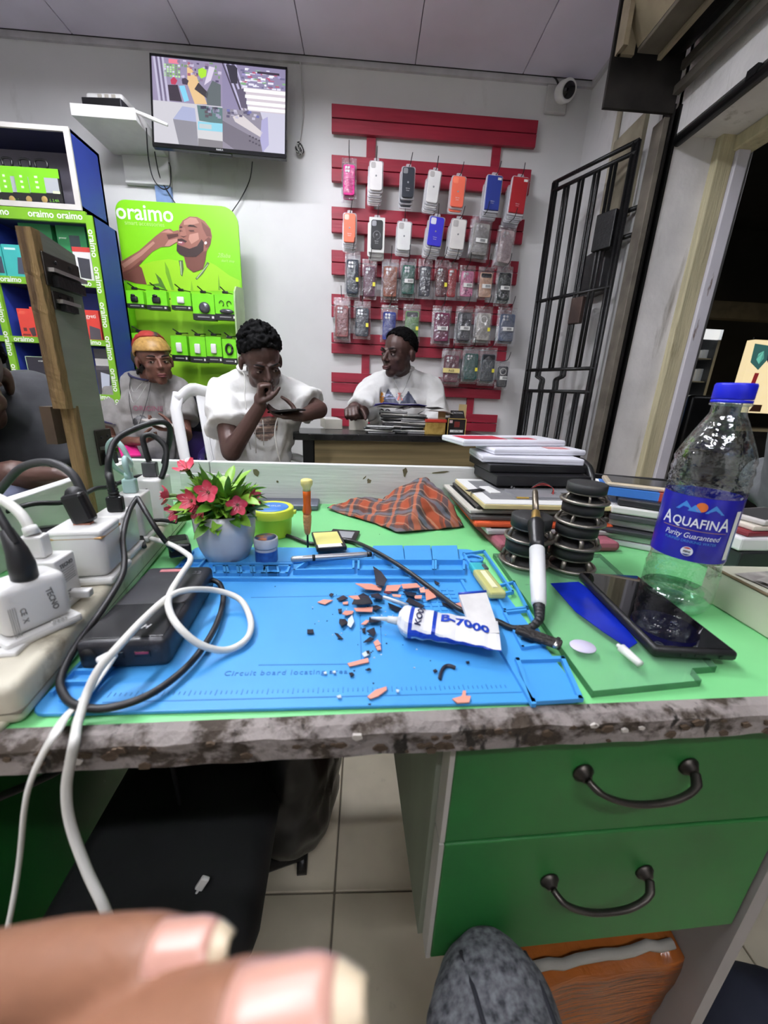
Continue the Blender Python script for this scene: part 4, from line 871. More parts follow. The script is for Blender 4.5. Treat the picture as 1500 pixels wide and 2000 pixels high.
# ================================================================== PEOPLE
def skin(name, c): 
    return mat(name, c, rough=.46, var=.10, scale=14, bump=.05, bscale=160, spec=.45)
def V(*a): return Vector(a)
def hand(mb, wr, d, n, side=1, curl=(25, 35, 25), thumb=.5, sc=1.0, spread=4):
    """palm and five jointed fingers; d along the palm, n where the palm looks, fingers bend toward n"""
    d = Vector(d).normalized(); n = Vector(n); n = (n-d*n.dot(d)).normalized(); l = d.cross(n)*side
    B = Vector(wr); s = sc
    mb.cap(B, B+d*.03*s, .024*s, .026*s)
    for k in (-1, -.33, .33, 1): mb.cap(B+d*.025*s+l*.016*k*s, B+d*.078*s+l*.026*k*s, .015*s, .012*s, n=8)
    for i, (k, L) in enumerate(((1, .072), (.33, .080), (-.33, .075), (-1, .060))):
        p = B+d*.082*s+l*.026*k*s; a = 0; sp_ = radians(spread*k)
        for j, fr in enumerate((.45, .30, .25)):
            a += radians(curl[j]); dd = (d*cos(a)+n*sin(a)); dd = (dd+l*math.tan(sp_)*(1 if j == 0 else .5)).normalized()
            q = p+dd*L*fr*s; mb.cap(p, q, (.0090-.0008*j)*s, (.0084-.0010*j)*s, n=8); p = q
    p = B+d*.022*s+l*.026*s; td = (d*.55+l*(1-thumb)+n*(.25+thumb)).normalized()
    for L, r0, r1 in ((.042, .0125, .0105), (.030, .0105, .0095), (.024, .0092, .0075)):
        q = p+td*L*s; mb.cap(p, q, r0*s, r1*s, n=8); p = q; td = (td*.8+d*.45-l*.15*thumb+n*.1).normalized()
def headvol(mb, M, jaw=1.0, f=1.0):
    """f < 1: softer brow, nose and lips"""
    E = lambda c, r: mb.ell(c, r, M, 18, 12)
    E((0, .014, .036), (.075, .093, .084)); E((0, -.026, -.026), (.0615*jaw, .066, .080)); E((0, -.058, -.088), (.029*jaw, .026, .024))
    E((0, .0, -.050), (.058*jaw, .056, .048))
    for s in (-1, 1):
        E((s*.036, -.060, -.020), (.025, .020, .024)); E((s*.030, -.080, .022), (.026, .011*f, .010*f)); E((s*.0800, .016, -.006), (.009, .020, .030)); E((s*.0115*f, -.098, -.027), (.0085*f, .009*f, .007*f))
        E((s*.044, -.028, -.058), (.018*jaw, .03, .03))
    mb.cap((0, -.086, .014), (0, -.104-.006*f, -.021), .0078*f, .0115*f, 10, M)
    E((0, -.0930, -.053), (.024*f, .009, .0062*f)); E((0, -.0915, -.0655), (.021*f, .010, .0078*f))
def face(t, M, skm, brow=(26, 20, 20), gaze=0., lip=(92, 52, 50), lidded=False):
    we = mat('eye white', (150, 138, 130), rough=.25, var=.03); ir = mat('dark iris', (24, 16, 14), rough=.15)
    for s in (-1, 1):
        e = part('eye', MB().ell((s*.031, -.0790, .002), (.0115, .0085, .0066), M), we, t, world=True)
        part('iris', MB().ell((s*.031+gaze, -.0862, .002), (.0052, .0020, .0056), M, 10, 6), ir, e, world=True)
        lid = [M @ V(s*(.031+.0130*cos(a)), -.0870+.007*abs(cos(a))**2, .002+.0062*sin(a)) for a in [pi*k/10 for k in range(11)]]
        part('eyelid', MB().tube(lid, .0026, 6), skm, t, world=True)
        part('eyebrow', MB().tube([M @ V(s*x, -y, z) for (x, y, z) in ((.014, .0945, .0255), (.026, .0945, .0305), (.040, .086, .031), (.050, .076, .026))], [.0035, .0045, .004, .002], 6, flat=.7), mat('brow hair', brow, rough=.8), t, world=True)
    lm = mat('lip %d' % lip[0], lip, rough=.4)
    part('lips', MB().tube([M @ V(x, -.1065+.011*abs(x/.024)**2, z) for (x, z) in ((-.024, -.060), (-.012, -.0565), (0, -.0575), (.012, -.0565), (.024, -.060))], [.002, .0042, .0046, .0042, .002], 6), lm, t, world=True)
    part('lower_lip', MB().tube([M @ V(x, -.105+.011*abs(x/.022)**2, z) for (x, z) in ((-.022, -.0615), (-.010, -.066), (0, -.067), (.010, -.066), (.022, -.0615))], [.002, .005, .0058, .005, .002], 6), lm, t, world=True)
def shell(mb, M, c, r, cond, n=36, k=24, th=.006, noise_a=0., m=0):
    """part of an ellipsoid's surface, thickened inwards"""
    vs, fs = [], []; idx = {}
    def vid(i, j, o):
        i %= n; key = (i, j, o)
        if key not in idx:
            b = -pi/2+pi*j/k; a = 2*pi*i/n; u = V(cos(a)*cos(b), sin(a)*cos(b), sin(b)); q = 1 if o else 0
            nn = 1+noise_a*noise.noise(u*9) if o else 1
            idx[key] = len(vs); vs.append((c[0]+(r[0]-th*(1-q))*u.x*nn, c[1]+(r[1]-th*(1-q))*u.y*nn, c[2]+(r[2]-th*(1-q))*u.z*nn))
        return idx[key]
    keep = set()
    for j in range(k):
        for i in range(n):
            b = -pi/2+pi*(j+.5)/k; a = 2*pi*(i+.5)/n
            if cond(cos(a)*cos(b), sin(a)*cos(b), sin(b)): keep.add((i, j))
    for (i, j) in keep:
        fs.append([vid(i, j, 1), vid(i+1, j, 1), vid(i+1, j+1, 1), vid(i, j+1, 1)]); fs.append([vid(i, j+1, 0), vid(i+1, j+1, 0), vid(i+1, j, 0), vid(i, j, 0)])
        for (di, dj, e) in ((-1, 0, ((0, 1), (0, 0))), (1, 0, ((1, 0), (1, 1))), (0, -1, ((0, 0), (1, 0))), (0, 1, ((1, 1), (0, 1)))):
            if ((i+di) % n, j+dj) not in keep:
                (a0, b0), (a1, b1) = e; fs.append([vid(i+a1, j+b1, 1), vid(i+a0, j+b0, 1), vid(i+a0, j+b0, 0), vid(i+a1, j+b1, 0)])
    return mb.add(vs, fs, M, m, True)
def wpart(name, me, t, **k):
    me.transform(FR[t.name].inverted()); return part(name, me, None, t, **k)
def folds(a1=.007, f1=16., a2=.003, f2=40., seed=0.):
    off = V(seed*3.1, seed*1.7, seed*.9)
    def g(p):
        q = p+off; w = V(noise.noise(q*5), noise.noise(q*5+V(9, 0, 0)), noise.noise(q*5+V(0, 9, 0)))
        x = noise.noise(V(q.x*f1, q.y*f1, q.z*f1*.45)+w*1.4); y = noise.noise(V(q.x*f2*.8, q.y*f2*.8, q.z*f2*.3)+w*2)
        return a1*(1-abs(x)*2)*.7+a2*y
    return g
def bvh_of(o):
    me = o.data; M = FR[o.parent.name]
    return bvhtree.BVHTree.FromPolygons([M @ v.co for v in me.vertices], [tuple(p.vertices) for p in me.polygons])
def decal(t, shirt, name, polys, mt, off=.0022, label=None):
    """polys: list of (world points grid-free polygons); each is projected on the shirt along the camera ray direction y"""
    tree = bvh_of(shirt); mb = MB()
    for (vs, fs, col) in polys:
        out = []
        for p in vs:
            h = tree.ray_cast(V(p[0], p[1]-1.2, p[2]), V(0, 1, 0), 3)
            out.append(h[0]+V(0, -off, 0) if h[0] is not None else V(p[0], p[1], p[2]))
        mb.add(out, fs, col=col)
    return part(name, mb, mt, t, world=True, label=label)
def grid_poly(fn, x0, y0, x1, y1, inside, col, nx=14, ny=14):
    vs = []; fs = []; ok = {}
    for j in range(ny+1):
        for i in range(nx+1): vs.append(fn(x0+(x1-x0)*i/nx, y0+(y1-y0)*j/ny))
    for j in range(ny):
        for i in range(nx):
            if inside(x0+(x1-x0)*(i+.5)/nx, y0+(y1-y0)*(j+.5)/ny): a = j*(nx+1)+i; fs.append((a, a+1, a+nx+2, a+nx+1))
    return (vs, fs, col)
def torso(mb, sL, sR, hip, yaw, w=1.0, infl=0., depth=1.0, nb=None):
    R = RZ(yaw); mid = (sL+sR)/2; nb = nb if nb is not None else mid+V(0, 0, .03)
    for (f, rx, ry, rz) in ((.20, .150, .100, .115), (.42, .162, .116, .15), (.66, .158, .120, .16), (.95, .166, .13, .13)):
        c = mid.lerp(hip, f); mb.ell((0, 0, 0), (rx*w+infl, ry*depth+infl, rz+infl*.6), T(c) @ R, 18, 12)
    for s_ in (sL, sR):
        d = (s_-nb); mb.cap(nb+d*.22+V(0, 0, -.012), s_, .050+infl*.8, .048+infl, 14); mb.cap(s_+V(0, 0, -.06)-d*.15, mid.lerp(hip, .4)+d*.45, .055+infl, .07+infl, 12)
def sleeve(mb, sh, el, f, r0, r1):
    e = sh.lerp(el, f); mb.cyl(sh, e, r0, r1, 18); mb.ell((0, 0, 0), (r0,)*3, T(sh), 14, 10)
def legs(mb, hip, yaw, fz=.47, kneefwd=.42, r=.085, spread=.11):
    R = RZ(yaw)
    for s in (-1, 1):
        h = hip+(R @ V(s*.09, 0, -.04)); kn = hip+(R @ V(s*spread, -kneefwd, 0)); kn.z = fz+.06; ft = kn+(R @ V(0, .03, 0)); ft.z = .07
        mb.cap(h, kn, r*1.05, r*.72); mb.cap(kn, ft, r*.70, r*.48)
def feet(t, hip, yaw, kneefwd, spread):
    R = RZ(yaw)
    for s in (-1, 1):
        kn = hip+(R @ V(s*spread, -kneefwd, 0)); p = kn+(R @ V(0, -.04, 0)); p.z = .045
        part('shoe', MB().box((0, 0, 0), (.09, .25, .085), T(p) @ R, bev=.03, seg=3, sm=True), blackmatteM, t, world=True)
# ---------------------------------------------------------------- man in the middle, hand at the mouth
skA = skin('deep brown skin', (72, 50, 44)); skB = skin('dark brown skin', (66, 44, 39)); skC = skin('brown skin', (104, 68, 56)); skD = skin('dim brown skin', (74, 50, 42))
wtee = mat('white cotton', (226, 225, 222), rough=.9, var=.03, scale=30, bump=.9, bscale=11)
blk = mat('black trousers', (26, 26, 28), rough=.8, var=.15)
H = WY(511, 708, 1.80); HM = T(H) @ RZ(30) @ RX(26) @ RY(-8) @ S(1.06, 1.06, 1.06)
sR, sL = WY(436, 768, 1.90), WY(574, 776, 1.92); hip = WY(488, 905, 1.90)+V(0, .02, -.09)
eR, wR = WY(452, 882, 1.68), WY(508, 793, 1.665)
eL, wL = WY(622, 800, 1.86), WY(590, 812, 1.74)
pa = thing('person', 'seated man in a white tee with a fist at his mouth', 'person', (hip.x, hip.y, 0))
b = MB(); headvol(b, HM); nb = WY(502, 735, 1.895); b.cap(HM @ V(0, .02, -.06), nb+V(0, .0, .0), .054, .062)
torso(b, sL, sR, hip, 8, .9, nb=nb)
for (s_, e_, w_) in ((sR, eR, wR), (sL, eL, wL)): b.cap(s_, e_, .054, .043); b.cap(e_, w_, .042, .027)
hand(b, wR, V(.10, -.10, .99), V(.8, .3, .0), side=-1, curl=(78, 92, 60), thumb=.7)
hand(b, wL, V(-.95, -.15, .02), V(.0, -.25, .95), side=1, curl=(12, 22, 16), thumb=.55)
bodyA = wpart('body', remesh(b, 'body', skA, .0048, 3), pa)
face(pa, HM, skA, gaze=.002, lip=(78, 46, 44))
h = MB(); rr = random.Random(5)
shell(h, HM, (0, .016, .042), (.080, .099, .092), lambda x, y, z: z > .02-.5*max(0, y)+.62*max(0, -y)-.1*abs(x), 40, 28, .02)
for i in range(1500):
    u = V(rr.gauss(0, 1), rr.gauss(0, 1), rr.gauss(0, 1)).normalized()
    if u.z < .04-.5*max(0, u.y)+.60*max(0, -u.y)-.1*abs(u.x): continue
    p = V(.078*u.x, .016+.098*u.y, .042+.092*u.z); h.ell(p+u*(.002+.012*max(0, u.z))*rr.uniform(.0, 1.5), rr.uniform(.0055, .0095), HM, 6, 5)
wpart('hair', remesh(h, 'hair', mat('black curly hair', (9, 9, 10), rough=.9, var=.3, scale=80, spec=.15), .004, 1), pa)
s = MB(); torso(s, sL, sR, hip+V(0, 0, -.02), 8, .98, .018, 1.0, nb)
sleeve(s, sR, eR, .62, .066, .092); sleeve(s, sL, eL, .74, .064, .082)
s.cap(nb+V(-.03, 0, -.045), nb+V(.03, .0, -.045), .070, .070)
shirtA = wpart('white_shirt', remesh(s, 'white_shirt', wtee, .0075, 5, folds(.019, 10, .006, 26, 1)), pa)
part('collar', MB().tube([(HM @ V(0, .02, -.11))*0+nb+V(.078*cos(a), .068*sin(a)-.012, .028+.022*sin(a)-.012*cos(a)) for a in [2*pi*k/28 for k in range(29)]], .0075, 7), wtee, pa, world=True)
g2 = MB(); legs(g2, hip, 8); wpart('trousers', remesh(g2, 'trousers', blk, .012, 4, folds(.006, 12, .002, 30, 2)), pa); feet(pa, hip, 8, .42, .11)
zA = lambda u, v: WY(380+u*280/1500, 620+v*280/1500, 1.76)
rs = random.Random(2)
pol = []
def inell(cx, cy, rx, ry): return lambda x, y: ((x-cx)/rx)**2+((y-cy)/ry)**2 < 1
pol.append(grid_poly(zA, 600, 920, 840, 1300, inell(715, 1115, 118, 185), (150, 128, 120), 20, 30))
decal(pa, shirtA, 'shirt_print', pol, PR, .0025)
pol = [grid_poly(zA, 620, 920, 830, 1050, lambda x, y: inell(715, 1060, 105, 130)(x, y) and noise.noise(V(x*.02, y*.03, 0)) > -.25, (176, 66, 74), 26, 18)]
for k in range(9): pol.append(grid_poly(zA, 590, 1040+28*k, 840, 1055+28*k, lambda x, y: inell(715, 1115, 116, 182)(x, y) and noise.noise(V(x*.03, y*.05, 3)) > -.2, [(92, 84, 82), (196, 170, 150), (122, 106, 100)][k % 3], 26, 2))
decal(pa, shirtA, 'print_detail', pol, PR, .0040)
wst = mat('white string', (222, 220, 214), rough=.6)
P = [HM @ V(-.082, .0, -.03), WY(478, 735, 1.76), WY(478, 770, 1.72), WY(481, 800, 1.70)]
part('earphone_cord', MB().tube(cr(P, 5), .0022, 6), wst, pa, world=True)
for (x0, y0, x1, y1) in ((497, 830, 500, 885), (513, 820, 515, 870), (480, 845, 490, 878)): part('drawstring', MB().tube([WY(x0, y0, 1.735), WY((x0+x1)/2+1, (y0+y1)/2, 1.725), WY(x1, y1, 1.73)], .0018, 5), wst, pa, world=True)
p0 = WY(560, 811, 1.70)
ph = solo('handheld_phone', MB().box((0, 0, 0), (.072, .145, .008), bev=.003), mat('dark phone shell', (24, 24, 26), rough=.25), 'dark phone held by the man with the fist at his mouth', 'phone', M=T(p0+V(.0, .0, .017)) @ RZ(70) @ RY(4) @ RX(-8))
wcable([(551, 809, 1.70), (541, 820, 1.70), (537, 845, 1.70), (541, 875, 1.70), (548, 905, 1.72)], 1.7, .003, wst, 'white charging cord hanging from the held phone', 'cable', 'phone_lead')
# ---------------------------------------------------------------- man behind the counter table
H = WY(779, 692, 2.25); HM = T(H) @ RZ(-46) @ RX(6) @ RY(4) @ S(1.06, 1.06, 1.04)
sR, sL = WY(726, 760, 2.32), WY(840, 758, 2.36); hip = WY(785, 850, 2.38)+V(0, 0, -.22)
eR, wR = WY(703, 812, 2.16), WY(693, 794, 2.03)
eL, wL = WY(856, 838, 2.30), WY(825, 850, 2.16)
wR.z = max(wR.z, TZ+.1); wL.z = max(wL.z, TZ+.05)
pb_ = thing('person', 'man in a white printed tee sitting behind the counter table', 'person', (hip.x, hip.y, 0))
b = MB(); headvol(b, HM, 1.03); nb = WY(781, 728, 2.335); b.cap(HM @ V(0, .02, -.06), nb, .055, .061); torso(b, sL, sR, hip, -4, .9, nb=nb)
for (s_, e_, w_) in ((sR, eR, wR), (sL, eL, wL)): b.cap(s_, e_, .052, .042); b.cap(e_, w_, .041, .027)
hand(b, wR, V(-.15, -.8, -.1), V(.3, .1, -.95), side=1, curl=(50, 70, 50), thumb=.5, sc=1.05)
hand(b, wL, V(-.6, -.8, .0), V(0, .1, -1), side=-1, curl=(20, 25, 20))
wpart('body', remesh(b, 'body', skB, .0048, 3), pb_); face(pb_, HM, skB, gaze=-.002, lip=(86, 54, 52))
h = MB(); shell(h, HM, (0, .017, .042), (.080, .099, .090), lambda x, y, z: z > .06-.5*max(0, y)+.80*max(0, -y)-.10*abs(x)+.10*noise.noise(V(x*4, y*4, 2)), 60, 44, .024, .04)
wpart('hair', remesh(h, 'hair', mat('short black hair', (9, 8, 9), rough=1., var=.3, scale=90, spec=.1, bump=.8, bscale=220), .004, 1, lambda p: .005*noise.noise(p*120)), pb_)
s = MB(); torso(s, sL, sR, hip, -4, 1.0, .018, nb=nb); sleeve(s, sR, eR, .80, .066, .084); sleeve(s, sL, eL, .85, .066, .086); s.cap(nb+V(-.03, 0, -.045), nb+V(.03, 0, -.045), .072)
shirtB = wpart('white_shirt', remesh(s, 'white_shirt', wtee, .0078, 5, folds(.015, 11, .005, 26, 4)), pb_)
part('collar', MB().tube([nb+V(.076*cos(a), .066*sin(a)-.012, .026+.020*sin(a)) for a in [2*pi*k/28 for k in range(29)]], .0075, 7), wtee, pb_, world=True)
g2 = MB(); legs(g2, hip, -4, kneefwd=.10, spread=.13); wpart('trousers', remesh(g2, 'trousers', blk, .012, 4), pb_)
zB = lambda u, v: WY(640+u*320/1500, 620+v*320/1500, 2.2)
tri = lambda ax, ay, bx, by, cx, cy: (lambda x, y: all(((q[2]-q[0])*(y-q[1])-(q[3]-q[1])*(x-q[0]))*sg_ >= 0 for q in ((ax, ay, bx, by), (bx, by, cx, cy), (cx, cy, ax, ay))) if True else 0)
sg_ = 1
pol = [grid_poly(zB, 480, 645, 660, 800, tri(560, 648, 655, 790, 490, 790), (72, 76, 96), 26, 22), grid_poly(zB, 650, 670, 830, 800, tri(748, 672, 825, 790, 660, 790), (72, 76, 96), 26, 22)]
decal(pb_, shirtB, 'peak_print', pol, PR)
pol = [grid_poly(zB, 470, 670, 530, 800, lambda x, y: abs(x-498) < 8+22*(1-abs(y-745)/60)*(.6+.4*sin(y*.2)) and abs(y-740) < 58, (222, 146, 52), 14, 18), grid_poly(zB, 640, 690, 700, 760, lambda x, y: abs((x-668)-(700-y)*.4) < 9 or abs((x-668)+(720-y)*.5) < 7, (226, 130, 120), 16, 16), grid_poly(zB, 500, 700, 640, 745, lambda x, y: noise.noise(V(x*.03, y*.06, 1)) > .1, (150, 158, 190), 20, 10)]
decal(pb_, shirtB, 'flame_print', pol, PR, .0034)
tv_, tf_ = textmesh('DO', .036*1.15, 0, bold=.0018); c0 = zB(525, 892)
decal(pb_, shirtB, 'lettering', [([(c0.x+v[0], c0.y, c0.z+v[1]) for v in tv_], tf_, (34, 32, 40))], PR, .0050)
P = [nb+V(-.066, -.06, .014), nb+V(-.035, -.12, -.05), nb+V(-.0, -.148, -.115), nb+V(.035, -.12, -.05), nb+V(.064, -.06, .018)]
part('neck_chain', MB().tube(cr(P, 6), .0014, 5), chromeM, pb_, world=True)
part('pendant', MB().bx(-.002, .002, -.154, -.150, -.15, -.112, M=T(nb)).bx(-.010, .010, -.154, -.150, -.128, -.123, M=T(nb)), chromeM, pb_, world=True)
# ---------------------------------------------------------------- woman with the head wrap
H = WY(303, 706, 2.20); HM = T(H) @ RZ(38) @ RX(4) @ RY(-6) @ S(1.02, 1.02, 1.0)
sR, sL = WY(230, 764, 2.28), WY(346, 764, 2.30); hip = WY(292, 900, 2.28)+V(0, .02, -.06)
eR, wR = WY(214, 862, 2.22), WY(262, 862, 2.05)
eL, wL = WY(362, 850, 2.16), WY(345, 838, 2.02)
pc = thing('person', 'woman in a grey tee and gold head wrap looking sideways', 'person', (hip.x, hip.y, 0))
b = MB(); headvol(b, HM, .93, .86); nb = WY(288, 738, 2.29); b.cap(HM @ V(0, .02, -.06), nb, .045, .051); torso(b, sL, sR, hip, 12, .82, nb=nb)
for (s_, e_, w_) in ((sR, eR, wR), (sL, eL, wL)): b.cap(s_, e_, .045, .036); b.cap(e_, w_, .035, .023)
hand(b, wL, V(-.8, -.3, .1), V(0, -.2, .95), side=1, curl=(25, 30, 25), sc=.92); hand(b, wR, V(.9, -.2, .05), V(0, -.2, .95), side=-1, curl=(20, 28, 22), sc=.92)
wpart('body', remesh(b, 'body', skC, .0046, 4), pc); face(pc, HM, skC, gaze=-.005, lip=(110, 58, 58))
gold = mat('gold satin band', (190, 150, 84), c2=(150, 112, 58), rough=.4, scale=60); 
wrap = mat('red patterned scarf', (152, 40, 34), c2=(40, 44, 36), rough=.7, scale=11, lo=.46, hi=.54); node_layer(wrap, (196, 150, 60), 14, .62, .66)
h = MB(); shell(h, HM, (0, .024, .050), (.087, .104, .098), lambda x, y, z: z > .74-1.35*max(0, y+.30) and z > -.55, 44, 30, .022)
h.ell((-.035, .115, .015), (.052, .040, .055), HM)
wpart('head_scarf', remesh(h, 'head_scarf', wrap, .006, 4, lambda p: .004*noise.noise(p*42)), pc)
h = MB(); shell(h, HM, (0, .016, .040), (.0885, .108, .092), lambda x, y, z: (.13-.45*max(0, y+.25)) < z < (.93-.75*max(0, y+.25)) and y < .62, 64, 48, .012)
wpart('gold_band', remesh(h, 'gold_band', gold, .0048, 3), pc)
h = MB(); rr = random.Random(8)
for i in range(40): h.ell((-.045+rr.gauss(0, .014), .085+rr.gauss(0, .016), -.045+rr.gauss(0, .018)), rr.uniform(.008, .013), HM, 8, 6)
wpart('hair', remesh(h, 'hair', mat('black hair bun', (20, 17, 17), rough=.7, var=.3, scale=80), .005, 1), pc)
gtee = mat('grey cotton', (138, 135, 133), rough=.9, var=.10, scale=22, bump=.9, bscale=12)
s = MB(); torso(s, sL, sR, hip+V(0, 0, -.02), 12, .95, .018, nb=nb); sleeve(s, sR, eR, .66, .060, .082); sleeve(s, sL, eL, .68, .060, .080); s.cap(nb+V(-.03, 0, -.05), nb+V(.03, 0, -.05), .064)
shirtC = wpart('grey_shirt', remesh(s, 'grey_shirt', gtee, .0078, 5, folds(.018, 10, .006, 26, 7)), pc)
nvy = mat('navy ribbing', (52, 50, 82), rough=.8)
part('collar', MB().tube([nb+V(.078*cos(a), .066*sin(a)-.018, .012+.020*sin(a)-.014*cos(a)) for a in [2*pi*k/28 for k in range(29)]], .006, 7), nvy, pc, world=True)
e_ = sR.lerp(eR, .66); dq = (eR-sR).to_track_quat('Z', 'Y').to_matrix().to_4x4()
part('cuff', MB().tube([T(e_) @ dq @ V(.083*cos(a), .083*sin(a), -.004) for a in [2*pi*k/24 for k in range(25)]], .006, 6), nvy, pc, world=True)
g2 = MB(); legs(g2, hip, 20, kneefwd=.4); wpart('denim_shorts', remesh(g2, 'denim_shorts', mat('pale denim', (140, 146, 178), rough=.85, var=.15), .012, 4, folds(.006, 14, .002, 30, 3)), pc); feet(pc, hip, 20, .4, .11)
zC = WY(283, 803, 2.15); tv_, tf_ = textmesh('ORIGINE', .036, 0, bold=.0008)
decal(pc, shirtC, 'lettering', [([(zC.x+v[0]*.95, zC.y, zC.z+v[1]) for v in tv_], tf_, (150, 96, 112))], PR, .003)
zq = lambda u, v: WY(200+u*220/1500, 620+v*280/1909*1.0, 2.15)
decal(pc, shirtC, 'shirt_print', [grid_poly(zq, 390, 1300, 560, 1470, lambda x, y: inell(475, 1380, 80, 75)(x, y) and noise.noise(V(x*.02, y*.02, 5)) > -.3, (44, 42, 44), 16, 16)], PR, .003)
for k, (dx, dz, r_, m_) in enumerate(((.030, -.075, .0012, chromeM), (.045, -.13, .0013, chromeM), (.055, -.25, .0016, cabM))):
    P = [nb+V(-.055, -.055, .01), nb+V(-dx*.8, -.125, dz*.5), nb+V(0, -.15-.01*k, dz), nb+V(dx*.8, -.125, dz*.5), nb+V(.055, -.055, .012)]
    part('neck_chain' if k < 2 else 'lanyard', MB().tube(cr(P, 6), r_, 5), m_, pc, world=True)
pp = (wL+V(-.035, -.06, .012))
solo('handheld_phone', MB().box((0, 0, 0), (.075, .15, .009), bev=.003), mat('pale phone shell', (196, 190, 186), rough=.25), 'pale phone held flat in the woman\'s hands', 'phone', M=T(pp+V(-.01, -.01, .022)) @ RZ(66) @ RX(10))
pk_ = WY(252, 877, 2.02)
solo('pink_phone_case', MB().box((0, 0, 0), (.085, .15, .014), bev=.006, seg=2), mat('hot pink silicone', (214, 40, 128), rough=.5), 'hot pink phone case lying on the woman\'s lap', 'phone case', M=T(pk_+V(0, 0, -.01)) @ RZ(35) @ RX(12))
cx_ = thing('purple_plastic_chair', 'dark purple plastic chair under the woman', 'chair', (hip.x+.10, hip.y-.10, 0), 15)
pur = mat('purple plastic', (58, 40, 110), rough=.35, var=.05)
part('seat', MB().box((0, -.05, .40), (.44, .44, .03), bev=.012, sm=True), pur, cx_)
for (x, y) in ((-.19, -.24), (.19, -.24), (-.19, .15), (.19, .15)): part('leg', MB().cyl((x*1.08, y*1.05, 0), (x, y, .40), .02, .028, n=8), pur, cx_)
for sx in (-1, 1): part('armrest', MB().tube(cr([(sx*.22, .17, .40), (sx*.235, .17, .60), (sx*.24, .0, .63), (sx*.24, -.2, .61), (sx*.22, -.24, .40)], 4), .022, 8, flat=.8), pur, cx_)
part('backrest', MB().box((0, .19, .60), (.44, .025, .30), bev=.01, sm=True), pur, cx_)
# ---------------------------------------------------------------- neighbour at the left edge
pd = thing('person', 'dark-shirted man at the left picture edge, only shoulder and arm showing', 'person', (-.95, .85, 0))
H = WY(-92, 742, .80); HM = T(H) @ RZ(50) @ RX(18)
sh_ = WY(68, 800, .98); sh2 = WY(-190, 850, .78); hip = V(-1.02, .95, .5); nb = sh_.lerp(sh2, .42)+V(0, 0, .05)
b = MB(); headvol(b, HM); b.cap(HM @ V(0, .02, -.06), nb, .056, .062); torso(b, sh_, sh2, hip, 35, .9)
e1, w1 = WY(150, 945, .92), WY(60, 975, .80)
e2, w2 = WY(-120, 985, .72), WY(28, 930, .715)
b.cap(sh_, e1, .05, .042); b.cap(e1, w1, .04, .028); b.cap(sh2, e2, .05, .042); b.cap(e2, w2, .041, .030)
hand(b, w2, V(.93, .15, .04), V(.1, -.2, -.95), side=1, curl=(28, 45, 35), thumb=.4, sc=1.05); hand(b, w1, V(-.9, -.3, -.1), V(0, 0, -1), side=-1)
wpart('body', remesh(b, 'body', skD, .0045, 3), pd); face(pd, HM, skD)
h = MB(); shell(h, HM, (0, .016, .040), (.082, .101, .092), lambda x, y, z: z > .0-.6*max(0, y)+.7*max(0, -y)-.05*abs(x), 40, 28, .02, .05)
wpart('hair', remesh(h, 'hair', MATS['short black hair'], .004, 1, lambda p: .004*noise.noise(p*170)), pd)
s = MB(); torso(s, sh_, sh2, hip, 35, 1.0, .025); sleeve(s, sh_, e1, .9, .085, .082); sleeve(s, sh2, e2, .6, .085, .085); s.cap(nb+V(-.02, 0, -.05), nb+V(.02, 0, -.05), .08)
wpart('dark_shirt', remesh(s, 'dark_shirt', mat('charcoal shirt cloth', (46, 47, 51), rough=.9, var=.12, scale=30), .007, 5, folds(.008, 12, .003, 30, 11)), pd)
g2 = MB(); legs(g2, hip, 0, kneefwd=.30); g2.cap(hip, WY(10, 1010, .70), .09, .075)
wpart('jeans', remesh(g2, 'jeans', mat('blue grey denim', (88, 92, 112), rough=.9, var=.25, scale=60), .011, 4), pd)
# ---------------------------------------------------------------- photographer: fingers and knee
def CD(px, py, d): return CAM+ray(px, py)*d
pe = thing('person', 'photographer\'s blurred fingertips and grey-trousered knee at the bottom edge', 'person', (.05, -.25, 0))
skE = skin('warm brown finger skin', (140, 96, 72))
b = MB()
f1 = [CD(-420, 2140, .094), CD(-150, 1955, .089), CD(120, 1898, .086), CD(290, 1872, .084), CD(392, 1862, .083)]
f2 = [CD(-420, 2450, .084), CD(-60, 2260, .077), CD(260, 2090, .072), CD(470, 2015, .070), CD(612, 1990, .069)]
for F_, rr_ in ((f1, (.0105, .0105, .0093, .0078, .0055)), (f2, (.0115, .0115, .0108, .0098, .0078))):
    for i in range(4): b.cap(F_[i], F_[i+1], rr_[i], rr_[i+1], 16)
pal = [CD(-620, 2250, .098), CD(-600, 2500, .09), CD(-640, 2750, .085)]
for p_ in (f1[0], f2[0], CD(-420, 2700, .082), CD(-430, 2950, .08)): b.cap(p_, CD(-900, 2500, .12), .0115, .022, 12)
for (a_, c_) in ((CD(-420, 2700, .082), CD(-100, 2600, .078)), (CD(-430, 2950, .08), CD(-150, 2900, .078)), (CD(-800, 2250, .11), CD(-420, 1900, .105))): b.cap(a_, c_, .011, .009, 12)
b.cap(CD(-900, 2500, .12), V(-.22, -.12, .78), .026, .034); b.cap(V(-.22, -.12, .78), V(-.22, -.38, .80), .036, .046)
wpart('hand', remesh(b, 'hand', skE, .0017, 8), pe)
nailM = mat('pale pink nail', (204, 154, 138), rough=.28, var=.05); tipM = mat('ivory nail tip', (206, 188, 158), rough=.35)
